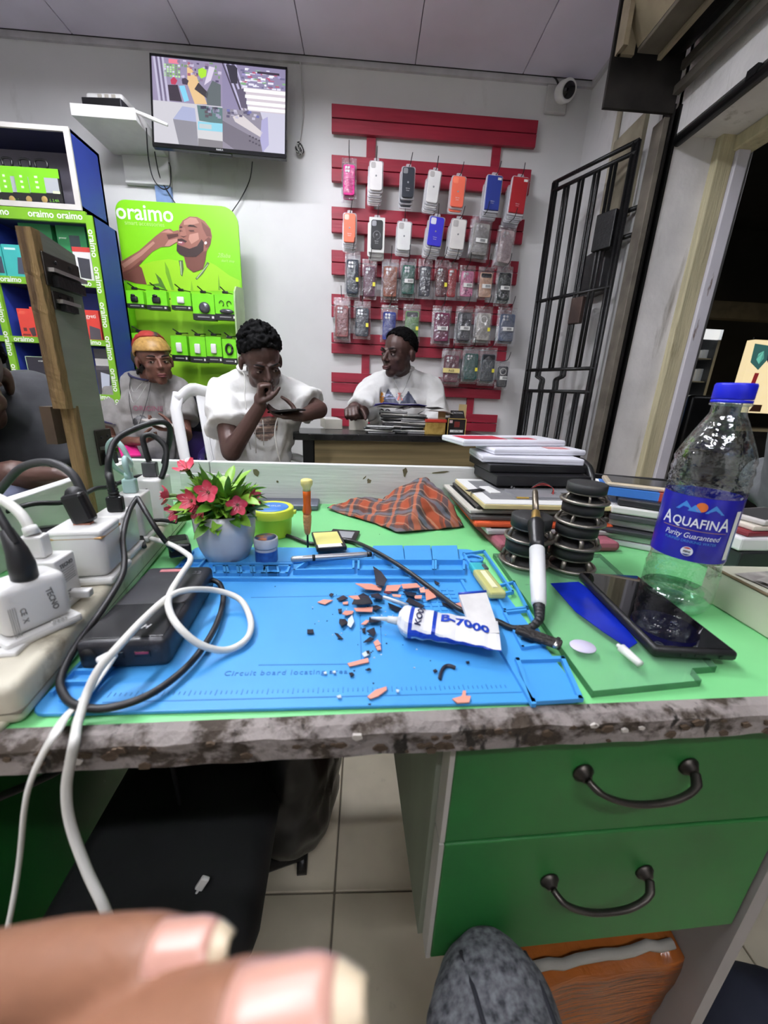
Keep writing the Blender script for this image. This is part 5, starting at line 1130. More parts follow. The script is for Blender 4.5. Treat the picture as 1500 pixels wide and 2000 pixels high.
def nail(F_, r, w, L0, L1, nz):
    ax = (F_[4]-F_[3]).normalized(); c = F_[4]; n_ = Vector(nz); n_ = (n_-ax*n_.dot(ax)).normalized(); l_ = ax.cross(n_)
    def grid(u0, u1, lift):
        mb = MB(); nu, nv = 6, 9; vs = []
        for i in range(nu+1):
            for j in range(nv+1):
                u = u0+(u1-u0)*i/nu; a = radians(-62+124*j/nv); q = 1-.55*max(0, (u-.5)/.5)**2
                vs.append(c+ax*(L0+(L1-L0)*u)+l_*(w*sin(a)*q)+n_*(r*cos(a)*(1-.35*u)+lift))
        mb.add(vs, [(i*(nv+1)+j, i*(nv+1)+j+1, (i+1)*(nv+1)+j+1, (i+1)*(nv+1)+j) for i in range(nu) for j in range(nv)], sm=True); return mb
    for nm, u0, u1, mm in (('nail', 0, .78, nailM), ('nail_tip', .78, 1, tipM)):
        o = part(nm, grid(u0, u1, .0006), mm, pe, world=True); sd = o.modifiers.new('thick', 'SOLIDIFY'); sd.thickness = .0007
nail(f1, .0072, .0062, -.0085, .0085, (CAM-f1[4])*1.0+V(.0, .0, .05))
nail(f2, .0094, .0090, -.0130, .0115, (CAM-f2[4])*1.0+V(.02, .0, .03))
b = MB(); b.ell((0, 0, 0), (.19, .13, .28), T(.02, -.40, .80)); b.cap((-.17, -.40, 1.02), (.21, -.40, 1.02), .07, .07); b.cap((.21, -.40, 1.02), (.30, -.30, .78), .055, .045); b.cap((.30, -.30, .78), (.14, -.10, .92), .045, .03); b.cap((-.17, -.40, 1.02), (-.24, -.36, .80), .055, .046)
wpart('dark_top', remesh(b, 'dark_top', mat('photographer top cloth', (40, 42, 48), rough=.9), .014, 4), pe)
b = MB(); headvol(b, T(.02, -.42, 1.30) @ RZ(180)); b.cap((.02, -.42, 1.22), (.02, -.40, 1.05), .055, .06)
wpart('head', remesh(b, 'head', skD, .009, 3), pe)
jer = mat('grey marl jersey', (118, 119, 124), c2=(46, 47, 52), rough=.95, scale=150, stretch=(1, 1, .5), lo=.3, hi=.7)
g2 = MB(); kn = V(.135, .195, .437)
g2.ell((0, 0, 0), (.058, .062, .062), T(kn)); g2.cap(kn, V(.12, -.20, .50), .060, .082, 18); g2.cap(kn, V(.15, .22, .10), .056, .045, 16)
kn2 = V(-.25, .03, .50); g2.cap(kn2, V(-.12, -.30, .50), .060, .082, 18); g2.cap(kn2, V(-.27, .06, .10), .056, .045, 16); g2.cap(V(.12, -.2, .5), V(.02, -.32, .52), .08, .1); g2.cap(V(-.12, -.3, .5), V(.02, -.32, .52), .08, .1)
tr = wpart('trousers', remesh(g2, 'trousers', jer, .007, 5, folds(.006, 14, .003, 34, 13)), pe)
tree = bvh_of(tr)
for off in (-.035, .03):
    P = []
    for k in range(12):
        y = .255-.03*k; hh = tree.ray_cast(V(.135+off+.012*sin(k*.5), y, 1), V(0, 0, -1), 2)
        if hh[0] is not None: P.append(hh[0])
    if len(P) > 3: part('seam', MB().tube(P, .0022, 6), mat('dark seam', (36, 37, 44), rough=.9), pe, world=True)
# ---------------------------------------------------------------- bystander at the right edge
pf = thing('person', 'bystander at the right edge with a grey sleeve and navy trousers', 'person', (.95, .40, 0))
g2 = MB(); g2.cap(WY(1560, 985, .66), WY(1495, 935, .74), .05, .042, 16); g2.cap(WY(1560, 985, .66), WY(1640, 720, .62), .055, .07, 16)
wpart('grey_sleeve', remesh(g2, 'grey_sleeve', mat('grey sleeve cloth', (104, 106, 108), rough=.9, var=.15, scale=40), .006, 4, folds(.005, 18, .002, 40, 17)), pf)
g2 = MB(); k2 = V(.62, .33, .065); g2.cap(k2, V(.86, .22, .12), .058, .075, 16); g2.cap(V(.86, .22, .12), V(1.08, .28, .46), .075, .11)
wpart('navy_trousers', remesh(g2, 'navy_trousers', mat('navy cloth', (30, 33, 48), rough=.9, var=.2), .009, 4, folds(.006, 14, .002, 30, 19)), pf)
b = MB(); b.ell((0, 0, 0), (.12, .10, .22), T(1.10, .5, .75)); b.ell((0, 0, 0), (.075, .095, .115), T(1.12, .5, 1.2)); b.cap((1.10, .5, .95), (1.12, .5, 1.1), .06, .055); b.cap((1.10, .5, .6), (1.08, .28, .46), .12, .11)
wpart('body', remesh(b, 'body', skD, .012, 4), pf)
# ================================================================== WORKBENCH
BA = 3.1
BF = T(0, .240, 0) @ RZ(BA)           # bench frame: x along the front edge, y toward the back
def BL(p): return BF.inverted() @ Vector(p)
topM = mat('green painted bench top', (124, 206, 134), rough=.38, var=.07, scale=6, coat=.15)
node_layer(topM, (40, 84, 44), 30, .70, .74, stretch=(1, 2.2, 1)); node_layer(topM, (176, 214, 160), 5, .66, .9)
edgeM = mat('chipped grey edge', (138, 130, 126), rough=.75, var=.12, scale=10, bump=.6, bscale=60)
node_layer(edgeM, (52, 42, 32), 24, .48, .58, stretch=(1, 1, 1.6)); node_layer(edgeM, (30, 25, 20), 42, .60, .66, stretch=(1.5, 1, .6))
gM = mat('green painted panel', (30, 100, 42), rough=.5, var=.14, scale=5); node_layer(gM, (56, 112, 56), 3, .6, .95)
lgM = mat('pale green grey wood', (212, 213, 210), rough=.6, var=.06, scale=4, stretch=(.6, 2, 9), bump=.12, bscale=20)
node_layer(lgM, (120, 116, 92), 9, .72, .76)
bench = thing('workbench', 'green-topped repair workbench with a chipped grey front edge', 'workbench', M=BF)
XBL, XBR = -.50, .86
part('bench_top', MB().bx(XBL, XBR, .004, .70, ZT-.022, ZT), topM, bench)
# ragged front edge: a strip with an uneven upper lip, and flaking chips
fe = MB(); rs = random.Random(21); nx = 160; vs = []
for i in range(nx+1):
    x = XBL+(XBR-XBL)*i/nx; j = .004*noise.noise(V(x*23, 0, 0))+.0025*noise.noise(V(x*80, 3, 0))
    d = .002*noise.noise(V(x*31, 7, 0)); lo = ZT-.0245+.002*noise.noise(V(x*27, 5, 0))
    vs += [(x, .006, ZT+.0012), (x, -.003+j*.6, ZT+.0008), (x, -.010+d, ZT-.004+j*.5), (x, -.0095+d, (ZT+lo)/2+j), (x, -.010+d*.5, lo), (x, .006, lo)]
fs = [(6*i+k, 6*i+k+1, 6*i+7+k, 6*i+6+k) for i in range(nx) for k in range(5)]
fe.add(vs, [f[::-1] for f in fs], sm=False); part('front_edge', fe, edgeM, bench)
fc = MB()
for k in range(120):
    x = rs.uniform(XBL+.1, XBR-.05); z = ZT-.004-abs(rs.gauss(0, .010)); z = max(z, ZT-.022); q = rs.uniform(.0015, .006); a = rs.uniform(0, 6)
    fc.prism([(q*cos(a+t*1.25)*rs.uniform(.6, 1.3), q*.6*sin(a+t*1.25)) for t in range(5)], 0, .0022, M=T(x, -.009, z) @ PXZ, m=0 if rs.random() < .82 else 1)
part('paint_flake', fc, [mat('brown underlayer', (72, 58, 44), rough=.9), mat('pale paint flake', (186, 180, 172), rough=.7)], bench, kind='stuff')
# low back boards (two, butted) and left board
yb = .607
bx0 = BL(WY(205, 905, .84)).x
jx = BL(WY(418, 905, .86)).x
part('back_board', MB().bx(-.52, jx-.0008, yb, yb+.02, ZT-.2, .842), lgM, bench, bevel=.0015)
part('back_board', MB().bx(jx+.0008, .44, yb, yb+.02, ZT-.2, .842), lgM, bench, bevel=.0015)
part('left_board', MB().bx(-.478, -.458, .10, yb-.001, ZT+.0005, .84), lgM, bench, bevel=.0015)
ch_ = MB()
for (px, py, w, h, a) in ((505, 918, .016, .024, .2), (545, 936, .007, .006, 0), (720, 938, .012, .014, .5), (712, 930, .016, .003, .8), (790, 920, .012, .026, 0), (860, 922, .05, .006, .1), (1000, 930, .02, .004, 0)):
    p = BL(WY(px, py, .86)); n_ = 9
    ch_.prism([(w*.5*cos(t*2*pi/n_)*rs.uniform(.5, 1.1), h*.5*sin(t*2*pi/n_)*rs.uniform(.5, 1.1)) for t in range(n_)], 0, .0008, M=T(p.x, yb, p.z) @ PXZ @ RZ(math.degrees(a)))
part('wear_mark', ch_, mat('bare chipped spot', (104, 98, 72), rough=.8, var=.3), bench, kind='stuff')
# legs and side panels
part('left_leg_panel', MB().bx(-.50, -.475, .03, .62, 0, ZT-.033), gM, bench)
part('left_front_post', MB().bx(-.475, -.44, .005, .03, 0, ZT-.033), mat('worn pale post', (150, 140, 124), rough=.7, var=.1), bench)
part('right_leg_panel', MB().bx(.446, .464, -.002, .60, 0, ZT-.025), mat('pale grey painted panel', (150, 145, 142), rough=.6, var=.06), bench)
# ---- drawer cabinet
dx0, dx1 = .092, .444; dzb = .425
dc = thing('drawer_cabinet', 'green two-drawer cabinet under the bench top', 'drawer cabinet', M=BF @ T(dx0, 0, dzb))
sideM = mat('grey green worn laminate', (128, 134, 118), rough=.6, var=.10, scale=4, stretch=(3, 3, .8))
W_ = dx1-dx0; HC = ZT-.026-dzb
part('side_panel', MB().bx(-.018, 0, .022, .52, 0, HC), sideM, dc)
part('side_panel', MB().bx(W_-.015, W_, .022, .52, 0, HC), sideM, dc)
part('bottom_panel', MB().bx(0, W_-.015, .022, .52, 0, .015), sideM, dc)
part('back_panel', MB().bx(-.018, W_, .52, .535, 0, HC), sideM, dc)
edgep = mat('pale front edge', (176, 172, 164), rough=.7, var=.1)
def drawer(z0, z1, hx, hz, lab):
    d = part('drawer', MB().bx(-.008, W_-.002, .002, .02, z0, z1), gM, dc, bevel=.0015, label=lab)
    part('edge_band', MB().bx(-.013, -.0085, .002, .021, z0, z1), edgep, d)
    h = part('handle', MB().tube(cr([(hx-.052, -.006, hz), (hx-.044, -.016, hz-.004), (hx-.024, -.021, hz-.009), (hx, -.022, hz-.011), (hx+.024, -.021, hz-.009), (hx+.044, -.016, hz-.004), (hx+.052, -.006, hz)], 5), [.0044]*5+[.0036]*21+[.0044]*5, 10, flat=.75), darkmetM, d, label='dark arched metal handle')
    for s in (-1, 1): part('rosette', MB().lathe([(.001, 0), (.0095, 0), (.0095, .002), (.007, .004), (.005, .007), (.001, .008)], 16, M=T(hx+s*.052, .002, hz) @ RX(90)), darkmetM, d)
zs = .600-dzb
drawer(zs+.002, HC, .164, .680-dzb, 'upper green drawer front')
drawer(0, zs-.002, .158, .535-dzb, 'lower green drawer front')
part('drawer_gap_strip', MB().bx(0, W_-.015, .021, .03, zs-.003, zs+.003), edgep, dc)  # pale strip behind the gap between the two drawers
# ---- carton wrapped in brown tape under the cabinet
ct = thing('taped_carton', 'carton wrapped in shiny brown tape under the drawer cabinet', 'carton', M=BF @ T(.333, .156, 0) @ RZ(2))
tpM = mat('shiny brown parcel tape', (150, 84, 34), c2=(112, 58, 22), rough=.22, scale=5, stretch=(1, 1, 9), bump=.5, bscale=14, lo=.3, hi=.7)
cbm = MB(); cw_, cd_, chh = .214, .26, .300
b_ = bmesh.new(); bmesh.ops.create_cube(b_, size=1); bmesh.ops.subdivide_edges(b_, edges=b_.edges[:], cuts=9, use_grid_fill=True)
for v in b_.verts:
    q = V(v.co.x*cw_, v.co.y*cd_, (v.co.z+.5)*chh); n_ = noise.noise(q*16)*.006+noise.noise(V(q.x*6, q.y*6, q.z*60))*.0035
    if q.z > chh*.98: q.z += -.012*(1-(abs(v.co.x)*2)**2)+noise.noise(q*30)*.008
    v.co = q+V(v.co.x, v.co.y, 0)*n_*2
    if q.z <= .0001: v.co.z = 0
cbm.bm(b_, sm=True); part('carton', cbm, tpM, ct)
part('torn_liner', MB().tube([V(-.10+.02*k, -.118+.006*noise.noise(V(k, 0, 0)), .303+.012*noise.noise(V(k*.7, 4, 0))) for k in range(11)], .006, 6), mat('frayed grey card', (150, 146, 138), rough=.9), ct)
for (x0, x1, y, c_) in ((-.05, .05, -.04, (96, 50, 24)), (.055, .10, -.02, (120, 116, 120))): part('inner_flap', MB().bx(x0, x1, y, y+.1, .285, .325), mat('flap %d' % c_[0], c_, rough=.6), ct)
# ---- things in the dark under the bench
tk = thing('office_chair', 'black office chair pushed under the bench', 'chair', M=BF @ T(-.285, .34, 0))
dkf = mat('black upholstery', (20, 20, 22), rough=.7, var=.3, scale=10)
m_ = MB(); m_.box((0, 0, 0), (.28, .08, .50), T(.0, .12, .43) @ RX(-6), bev=.04, seg=4, sm=True)
part('backrest', m_, dkf, tk)
part('seat', MB().box((0, -.08, .24), (.31, .33, .08), bev=.035, seg=3, sm=True), dkf, tk)
part('gas_lift', MB().cyl((0, -.06, .08), (0, -.06, .22), .025, n=12), ironM, tk)
for k in range(5): a = k*2*pi/5+.3; part('base_arm', MB().tube([(0, -.06, .075), (.11*cos(a), -.06+.11*sin(a), .065), (.2*cos(a), -.06+.2*sin(a), .05)], [.02, .017, .013], 8), ironM, tk); part('caster', MB().cyl((.2*cos(a)-.01, -.06+.2*sin(a), .024), (.2*cos(a)+.01, -.06+.2*sin(a), .024), .023, n=12), ironM, tk)
bg = thing('black_bin_bag', 'bulging black plastic bag on the tiled floor under the bench', 'bag', M=BF @ T(-.100, .42, 0))
b2 = MB(); b2.ell((0, 0, .25), (.085, .12, .26)); b2.ell((-.02, 0, .15), (.10, .13, .15)); b2.cap((-.01, .0, .45), (-.02, .0, .60), .06, .05)
me = remesh(b2, 'bag', mat('black film bag', (14, 14, 15), rough=.35, var=.3), .011, 4, folds(.010, 16, .004, 36, 23))
zmin = min(v.co.z for v in me.vertices)
for v in me.vertices: v.co.z = max(0.0, v.co.z-zmin-.004)
part('bag', me, None, bg)
p = DZ(395, 1725, .30)
dr = thing('white_plug_lead', 'white cable plug dangling in the dark under the bench', 'cable', (p.x, p.y, p.z))
part('plug', MB().box((0, 0, 0), (.012, .006, .028), RY(28), bev=.002), whiteM, dr); part('cord', MB().tube(cr([(-.006, 0, -.013), (-.018, 0, -.04), (-.02, .01, -.08), (-.01, .03, -.295)], 5), .002, 6), whiteM, dr)
P = [BF @ V(-.47, .02, .62), BF @ V(-.42, .06, .585), BF @ V(-.36, .12, .56), BF @ V(-.31, .20, .53), BF @ V(-.30, .28, .42), BF @ V(-.30, .3, .012)]
solo('floor_cable', MB().tube(cr(P, 6), .0045, 7), cabM, 'black cable sagging across the left end under the bench', 'cable', loc=P[0], world=True)
# ---- upright plank with brackets, fixed inside the left board
up = thing('upright_plank', 'tall grey-green plank with a raw sawn edge and metal brackets', 'plank', (-.46, .66, ZT))
faceM = mat('grey green paint', (130, 131, 122), rough=.65, var=.06, scale=5, stretch=(1, 1, 8), bump=.1, bscale=30); node_layer(faceM, (84, 84, 70), 6, .66, .75)
rawM = mat('raw sawn ply edge', (150, 122, 80), c2=(84, 62, 38), rough=.85, scale=3, stretch=(30, 3, 1.2), lo=.35, hi=.62, bump=.6, bscale=30)
pf_ = WX(60, 452, -.456); pl0 = WX(75, 450, -.456); pl1 = WX(146, 498, -.456)
part('board', MB().prism([(pl0.y+.012, ZT+.0008), (pl1.y+.004, ZT+.0008), (pl1.y, pl1.z), (pl0.y, pl0.z), (pl0.y, .956), (pl0.y+.012, .956)], 0, .020, M=T(-.476, 0, 0) @ Matrix(((0, 0, 1, 0), (1, 0, 0, 0), (0, 1, 0, 0), (0, 0, 0, 1)))), faceM, up, world=True)
rw = MB(); n_ = 40; zA_, zB_ = .955, pl0.z; vs = []
for i in range(n_+1):
    z = zA_+(zB_-zA_)*i/n_; j = .0025*noise.noise(V(0, 0, z*60))+.002*noise.noise(V(3, 0, z*140))
    vs += [(-.4555+j*.3, pl0.y+.001, z), (-.4565, pl0.y-.012+j, z), (-.467, pl0.y-.013-j, z), (-.477-j, pl0.y-.012+j, z), (-.4775, pl0.y+.001, z)]
rw.add(vs, [(5*i+k, 5*i+k+1, 5*i+6+k, 5*i+5+k) for i in range(n_) for k in range(4)], sm=False); rw.poly([vs[-5], vs[-4], vs[-3], vs[-2], vs[-1]]); rw.poly([vs[0], vs[4], vs[3], vs[2], vs[1]])
part('sawn_edge', rw, rawM, up, world=True)
rw = MB(); vs = []
for i in range(n_+1):
    z = ZT+.0008+(.958-ZT)*i/n_; j = .002*noise.noise(V(0, 5, z*60))
    vs += [(-.4555+j*.3, pl0.y+.012, z), (-.4565, pl0.y+.002+j, z), (-.467, pl0.y+.001-j, z), (-.477-j, pl0.y+.002+j, z), (-.4775, pl0.y+.012, z)]
rw.add(vs, [(5*i+k, 5*i+k+1, 5*i+6+k, 5*i+5+k) for i in range(n_) for k in range(4)], sm=False); rw.poly(vs[-5:])
part('lower_edge', rw, rawM, up, world=True)
part('ledge_block', MB().bx(-.50, -.4835, pl0.y-.008, pl0.y+.03, .90, .957), mat('dark brown block', (66, 50, 36), rough=.8, var=.2), up, world=True)
def brk(pa, pb, pc_, pd_, name='bracket'):
    q = [WX(*p, -.455) for p in (pa, pb, pc_, pd_)]
    y0, y1 = min(a.y for a in q), max(a.y for a in q); z0, z1 = min(a.z for a in q), max(a.z for a in q)
    o = part(name, MB().bx(-.4555, -.452, y0, y1, z0, z1), darkmetM, up, world=True, bevel=.0015)
    part('ledge', MB().bx(-.4535, -.443, y0+.004, y1, (z0+z1)/2-.003, (z0+z1)/2+.002), chromeM, o, world=True)
    for (fy, fz) in ((.3, .78), (.7, .8), (.4, .2), (.75, .22)): part('screw', MB().lathe([(.0028, 0), (.0026, .001), (.001, .0016)], 10, M=T(-.4518, y0+(y1-y0)*fy, z0+(z1-z0)*fz) @ RY(90)), ironM, o, world=True)
    part('catch', MB().bx(-.452, -.444, y0+.01, y1-.006, z0, z0+(z1-z0)*.34), ironM, o, world=True)
brk((82, 515), (150, 520), (100, 560), (148, 558)); brk((100, 575), (140, 580), (108, 605), (138, 603), 'hasp'); brk((186, 840), (213, 838), (188, 872), (214, 905))
# ================================================================== THINGS ON THE BENCH
# ---- blue silicone repair mat
MF = T(-.252, .2425, ZT+.0004) @ RZ(1.9)
MW, MH, MZ = .446, .330, .0035
def ML(px, py, z=ZT+.004): return MF.inverted() @ DZ(px, py, z)
matM = mat('blue silicone', (70, 152, 216), rough=.42, var=.05, scale=8); node_layer(matM, (52, 122, 184), 5, .6, .95)
mt = thing('repair_mat', 'blue silicone repair mat with moulded trays', 'mat', M=MF)
part('sheet', MB().prism(rrect(MW, MH, .012, 4, MW/2, MH/2), 0, MZ), matM, mt, bevel=.001)
def ridge(pts, w=.004, h=.004, closed=True, nm='ridge'):
    """raised rib along a polyline given in photo pixels"""
    P = [ML(*p) for p in pts]; mb = MB(); n = len(P)
    for i in range(n if closed else n-1):
        a, b_ = P[i], P[(i+1) % n]; d = b_-a; L = d.length; q = Matrix.Rotation(math.atan2(d.y, d.x), 4, 'Z')
        mb.box((L/2, 0, 0), (L+w*.96, w, h), T(a.x, a.y, MZ+h/2) @ q)
    return part(nm, mb, matM, mt)
ridge([(1010, 1293), (1098, 1290), (1132, 1368), (1040, 1374)], .004, .004)           # corner tray
ridge([(962, 1150), (1003, 1140), (1028, 1190), (985, 1195)], .003, .004)
ridge([(985, 1200), (1030, 1195), (1062, 1262), (1020, 1268)], .003, .004)
ridge([(905, 1085), (945, 1080), (1000, 1160), (958, 1170)], .003, .005)
ridge([(900, 1135), (1040, 1378)], .004, .004, False)
ridge([(405, 1134), (905, 1135)], .005, .005, False)
ridge([(575, 1122), (603, 1102), (690, 1102), (690, 1120)], .003, .008)
ridge([(700, 1102), (845, 1102), (845, 1122), (700, 1122)], .003, .008)
ridge([(850, 1102), (905, 1102), (905, 1122), (850, 1122)], .003, .008)
for k in range(5): ridge([(418+26*k, 1112), (438+26*k, 1112), (440+26*k, 1126), (420+26*k, 1126)], .003, .006)
ridge([(520, 1112), (566, 1112), (560, 1126), (512, 1126)], .003, .006)
ridge([(412, 1108), (570, 1108)], .004, .007, False)
for (a, b_) in ((728, 786), (788, 840), (842, 892)):
    q = [ML(a, 1072), ML(b_, 1071), ML(b_+4, 1099), ML(a+3, 1100)]
    part('raised_pad', MB().prism([(p.x, p.y) for p in q][::-1], MZ, MZ+.006), matM, mt, bevel=.001)
q = [ML(430, 1078), ML(724, 1073), ML(727, 1098), ML(430, 1104)]
part('raised_pad', MB().prism([(p.x, p.y) for p in q][::-1], MZ, MZ+.004), matM, mt, bevel=.001)
c_ = ML(925, 1094); part('magnet_ring', MB().tube([V(c_.x+.014*cos(a*pi/4), c_.y+.012*sin(a*pi/4), MZ+.003) for a in range(9)], .0022, 6), matM, mt)
for k in range(19):                                                              # screw slots along the left edge
    v = .030+.0135*k
    if v > .30: break
    part('slot_rib', MB().box((.020, v, MZ+.0022), (.024, .0028, .0044)), matM, mt)
part('slot_rail', MB().box((.0065, .16, MZ+.0022), (.003, .285, .0044)), matM, mt); part('slot_rail', MB().box((.0345, .16, MZ+.0022), (.003, .285, .0044)), matM, mt)
part('corner_stud', MB().lathe([(.004, 0), (.0036, .003), (.001, .0034)], 14, M=T(.018, .015, MZ)), matM, mt)
lnM = mat('darker blue line', (36, 104, 168), rough=.5)
for (a, b_) in (((490, 1167), (880, 1160)), ((505, 1299), (690, 1297)), ((703, 1200), (706, 1290)), ((742, 1200), (746, 1275)), ((200, 1372), (1020, 1352))):
    A, B_ = ML(*a), ML(*b_); d = B_-A; part('moulded_line', MB().box((d.length/2, 0, 0), (d.length, .0007, .0006), T(A.x, A.y, MZ) @ Matrix.Rotation(math.atan2(d.y, d.x), 4, 'Z')), lnM, mt)
rl_ = MB()
for k in range(80): rl_.box((.05+.0042*k, .018, MZ+.0002), (.0005, .006 if k % 5 == 0 else .0035, .0005))
part('ruler_marks', rl_, lnM, mt, kind='stuff')
p = ML(548, 1318); part('lettering', addtext(MB(), 'Circuit board locating area', .0085, T(p.x+.005, p.y, MZ+.0002), extr=.0002, space=1.15), lnM, mt)
gd_ = MB(); p0 = ML(835, 1180)
for k in range(8):
    for j in range(6): gd_.box((p0.x-.03+.0095*k, p0.y-.012+.0095*j, MZ+.0006), (.007, .007, .0012))
part('component_grid', gd_, matM, mt, kind='stuff')
MT = ZT+.0004+MZ
# ---- power strip
SF = T(-.2475, .2355, ZT+.0003) @ RZ(10)
SH = .0345
sp_ = thing('power_strip', 'grimy cream power strip along the left of the mat', 'power strip', M=SF)
part('body', MB().box((-.035, .235, SH/2), (.070, .47, SH), bev=.007, seg=3, sm=True), creamM, sp_)
part('seam', MB().box((-.035, .235, .012), (.0708, .4708, .0008)), mat('seam shadow grey', (110, 104, 90), rough=.8), sp_)
part('end_lug', MB().prism([(-.062, .004), (-.010, .004), (-.016, -.022), (-.030, -.030), (-.056, -.026)], 0, .006), creamM, sp_, bevel=.002)
part('lug_hole', MB().lathe([(.006, 0), (.005, .001)], 14, M=T(-.036, -.014, .0061)), mat('lug hole shade', (70, 62, 48)), sp_)
sw = part('switch', MB().box((-.034, .050, SH+.0015), (.030, .026, .005), bev=.002), whiteM, sp_)
part('power_mark', MB().tube([V(-.034+.0042*cos(a), .050+.0042*sin(a), SH+.0042) for a in [radians(115+310*k/16) for k in range(17)]], .0006, 5).box((-.034, .0545, SH+.0042), (.001, .005, .001)), mat('grey mark', (120, 118, 112)), sw)
sk_ = mat('socket slot', (44, 40, 36), rough=.7)
for k in range(5):
    for (dx, dy, a, b_) in ((-.011, 0, .003, .007), (.011, 0, .003, .007), (0, .012, .007, .003)): part('socket_slot', MB().box((-.035+dx, .10+.078*k+dy, SH+.0001), (a, b_, .0008)), sk_, sp_)
part('mark_plate', MB().box((-.036, .022, SH+.0002), (.02, .016, .0006)), mat('etched plate', (178, 168, 140), rough=.6), sp_)
def SP(w, s, z=SH): return SF @ V(-w, s, z)
STZ = ZT+.0003+SH+.0004
grey = mat('printed grey', (120, 118, 116), rough=.6)
def charger(s, w, sx, sy, h, rz, label, bev=.005, kind='plain', mtl=None):
    p = SP(w, s); t = thing('charger', label, 'charger', M=T(p.x, p.y, STZ) @ RZ(10+rz), group='phone chargers plugged into the strip')
    m_ = mtl or whiteM
    part('base', MB().box((.001, 0, .004), (sx+.006, sy+.006, .008), bev=.003), m_, t)
    part('body', MB().box((0, 0, .008+(h-.008)/2), (sx, sy, h-.008), bev=bev, seg=4, sm=True), m_, t)
    if kind == 'tecno':
        R_ = T(sx/2+.0003, 0, 0) @ RZ(90) @ RX(90)
        part('lettering', addtext(MB(), 'TECNO', .0062, R_ @ T(.008, h*.58, 0) @ RZ(-82), extr=.0002, bold=.0001), grey, t)
        part('lettering', addtext(MB(), 'CE  X', .0055, R_ @ T(-.0125, h*.48, 0) @ RZ(-88), extr=.0002), grey, t)
        for k in range(4): part('fine_print', MB().box((sx/2+.0002, -.0155-.0014*k, h*.42), (.0003, .0005, h*.5)), mat('faint print', (176, 174, 170)), t)
        for k in range(5): part('grip_rib', MB().box((sx/2+.002, sy*.30-.003*k*.8, .006+.003), (.003, .0008, .004)), m_, t)
    if kind == 'tecno_side':
        R_ = T(sx/2+.0003, 0, 0) @ RZ(90) @ RX(90)
        part('lettering', addtext(MB(), 'TECNO', .0056, R_ @ T(0, h*.80, 0), extr=.0002, bold=.0001), grey, t)
        for k in range(6): part('fine_print', MB().box((sx/2+.0002, .001*(k % 2), h*.74-.0024*k), (.0003, sy*.62, .0007)), mat('faint print', (176, 174, 170)), t)
        part('lettering', addtext(MB(), 'CE', .0055, R_ @ T(-.004, h*.24, 0), extr=.0002), grey, t)
        part('latch', MB().box((sx/2+.008, .0, .010), (.018, .009, .008), bev=.0015), m_, t)
    if kind == 'gold':
        part('gold_band', MB().box((0, 0, h*.86), (sx*1.004, sy*1.004, .0028), bev=.006, seg=3), mat('pale gold trim', (196, 158, 110), rough=.3, metal=.6), t)
        part('cap', MB().box((0, 0, h*.94), (sx*.995, sy*.995, h*.13), bev=.005, seg=3, sm=True), whiteM, t)
        part('port', MB().box((0, 0, h+.0012), (.016, .009, .0016)), mat('copper port', (176, 120, 100), metal=.5, rough=.35), t)
    return t, T(p.x, p.y, STZ) @ RZ(10+rz), h
c1, F1, h1 = charger(.0753, .027, .034, .050, .052, -36.6, 'white charger with an upright brand name, nearest the camera', .008, 'tecno')
c2, F2, h2 = charger(.122, .036, .036, .030, .050, -4, 'square white charger with fine print on its side, second in line', .002, 'tecno_side')
c3, F3, h3 = charger(.180, .026, .052, .048, .062, 0, 'white cube charger with a gold ring round its top', .008, 'gold')
c4, F4, h4 = charger(.245, .024, .036, .044, .056, 0, 'plain white charger just behind the gold-ringed one', .004)
c5, F5, h5 = charger(.300, .022, .034, .040, .066, 0, 'plain white charger carrying the mint cable', .003)
c6, F6, h6 = charger(.375, .020, .040, .050, .072, 0, 'tall white charger at the far end of the strip', .004)
part('indicator', MB().lathe([(.002, 0), (.0018, .0006)], 10, M=T(.0, -.0253, h6*.8) @ RX(90)), grey, c6)
# ---- cables
def CP(pts, dz=0):
    out = []
    for p in pts:
        if len(p) == 4: out.append(WY(p[0], p[1], p[3]))
        elif isinstance(p, Vector): out.append(p)
        else: out.append(DZ(p[0], p[1], p[2]))
    return out
def cable(P, r, mt_, label, k=8, flat=1.0, ends=(), cat='cable', name='charging_cable'):
    P = [Vector(p) for p in P]; t = thing(name, label, cat, P[0])
    part('cord', MB().tube(cr(P, k), r, 9, flat=flat), mt_, t, world=True)
    for (pos, d, size, m_, nm) in ends:
        d = Vector(d); q = d.to_track_quat('Z', 'Y').to_matrix().to_4x4()
        part(nm, MB().box((0, 0, 0), size, T(Vector(pos)) @ q, bev=min(size)*.25, seg=2), m_, t, world=True)
    return t
def rel(t, pos, d, r0, r1, L, m_, n=7):
    d = Vector(d).normalized(); mb = MB()
    for k in range(n): a = Vector(pos)+d*(L*k/n); rr_ = r0+(r1-r0)*k/n; mb.cyl(a, a+d*(L/n*.62), rr_, rr_*.97, 12)
    part('strain_relief', mb, m_, t, world=True)
gcab = mat('soft black cord', (26, 26, 28), rough=.5, var=.1); wc = mat('white cord', (222, 221, 214), rough=.45, var=.04); mint = mat('mint flat cord', (168, 198, 194), rough=.5, var=.05)
a1 = F1 @ V(.006, .0, h1)
t = cable([a1+V(0, 0, .030), a1+V(-.012, .005, .052), a1+V(-.035, .02, .070), a1+V(-.09, .05, .082), a1+V(-.2, .10, .07)], .0032, gcab, 'black cord rising from the nearest charger', ends=())
part('plug', MB().tube([a1, a1+V(.0, 0, .012), a1+V(-.002, .001, .024), a1+V(-.008, .003, .042)], [.009, .0092, .0075, .0045], 12), gcab, t, world=True)
a2 = F2 @ V(-.004, .0, h2)
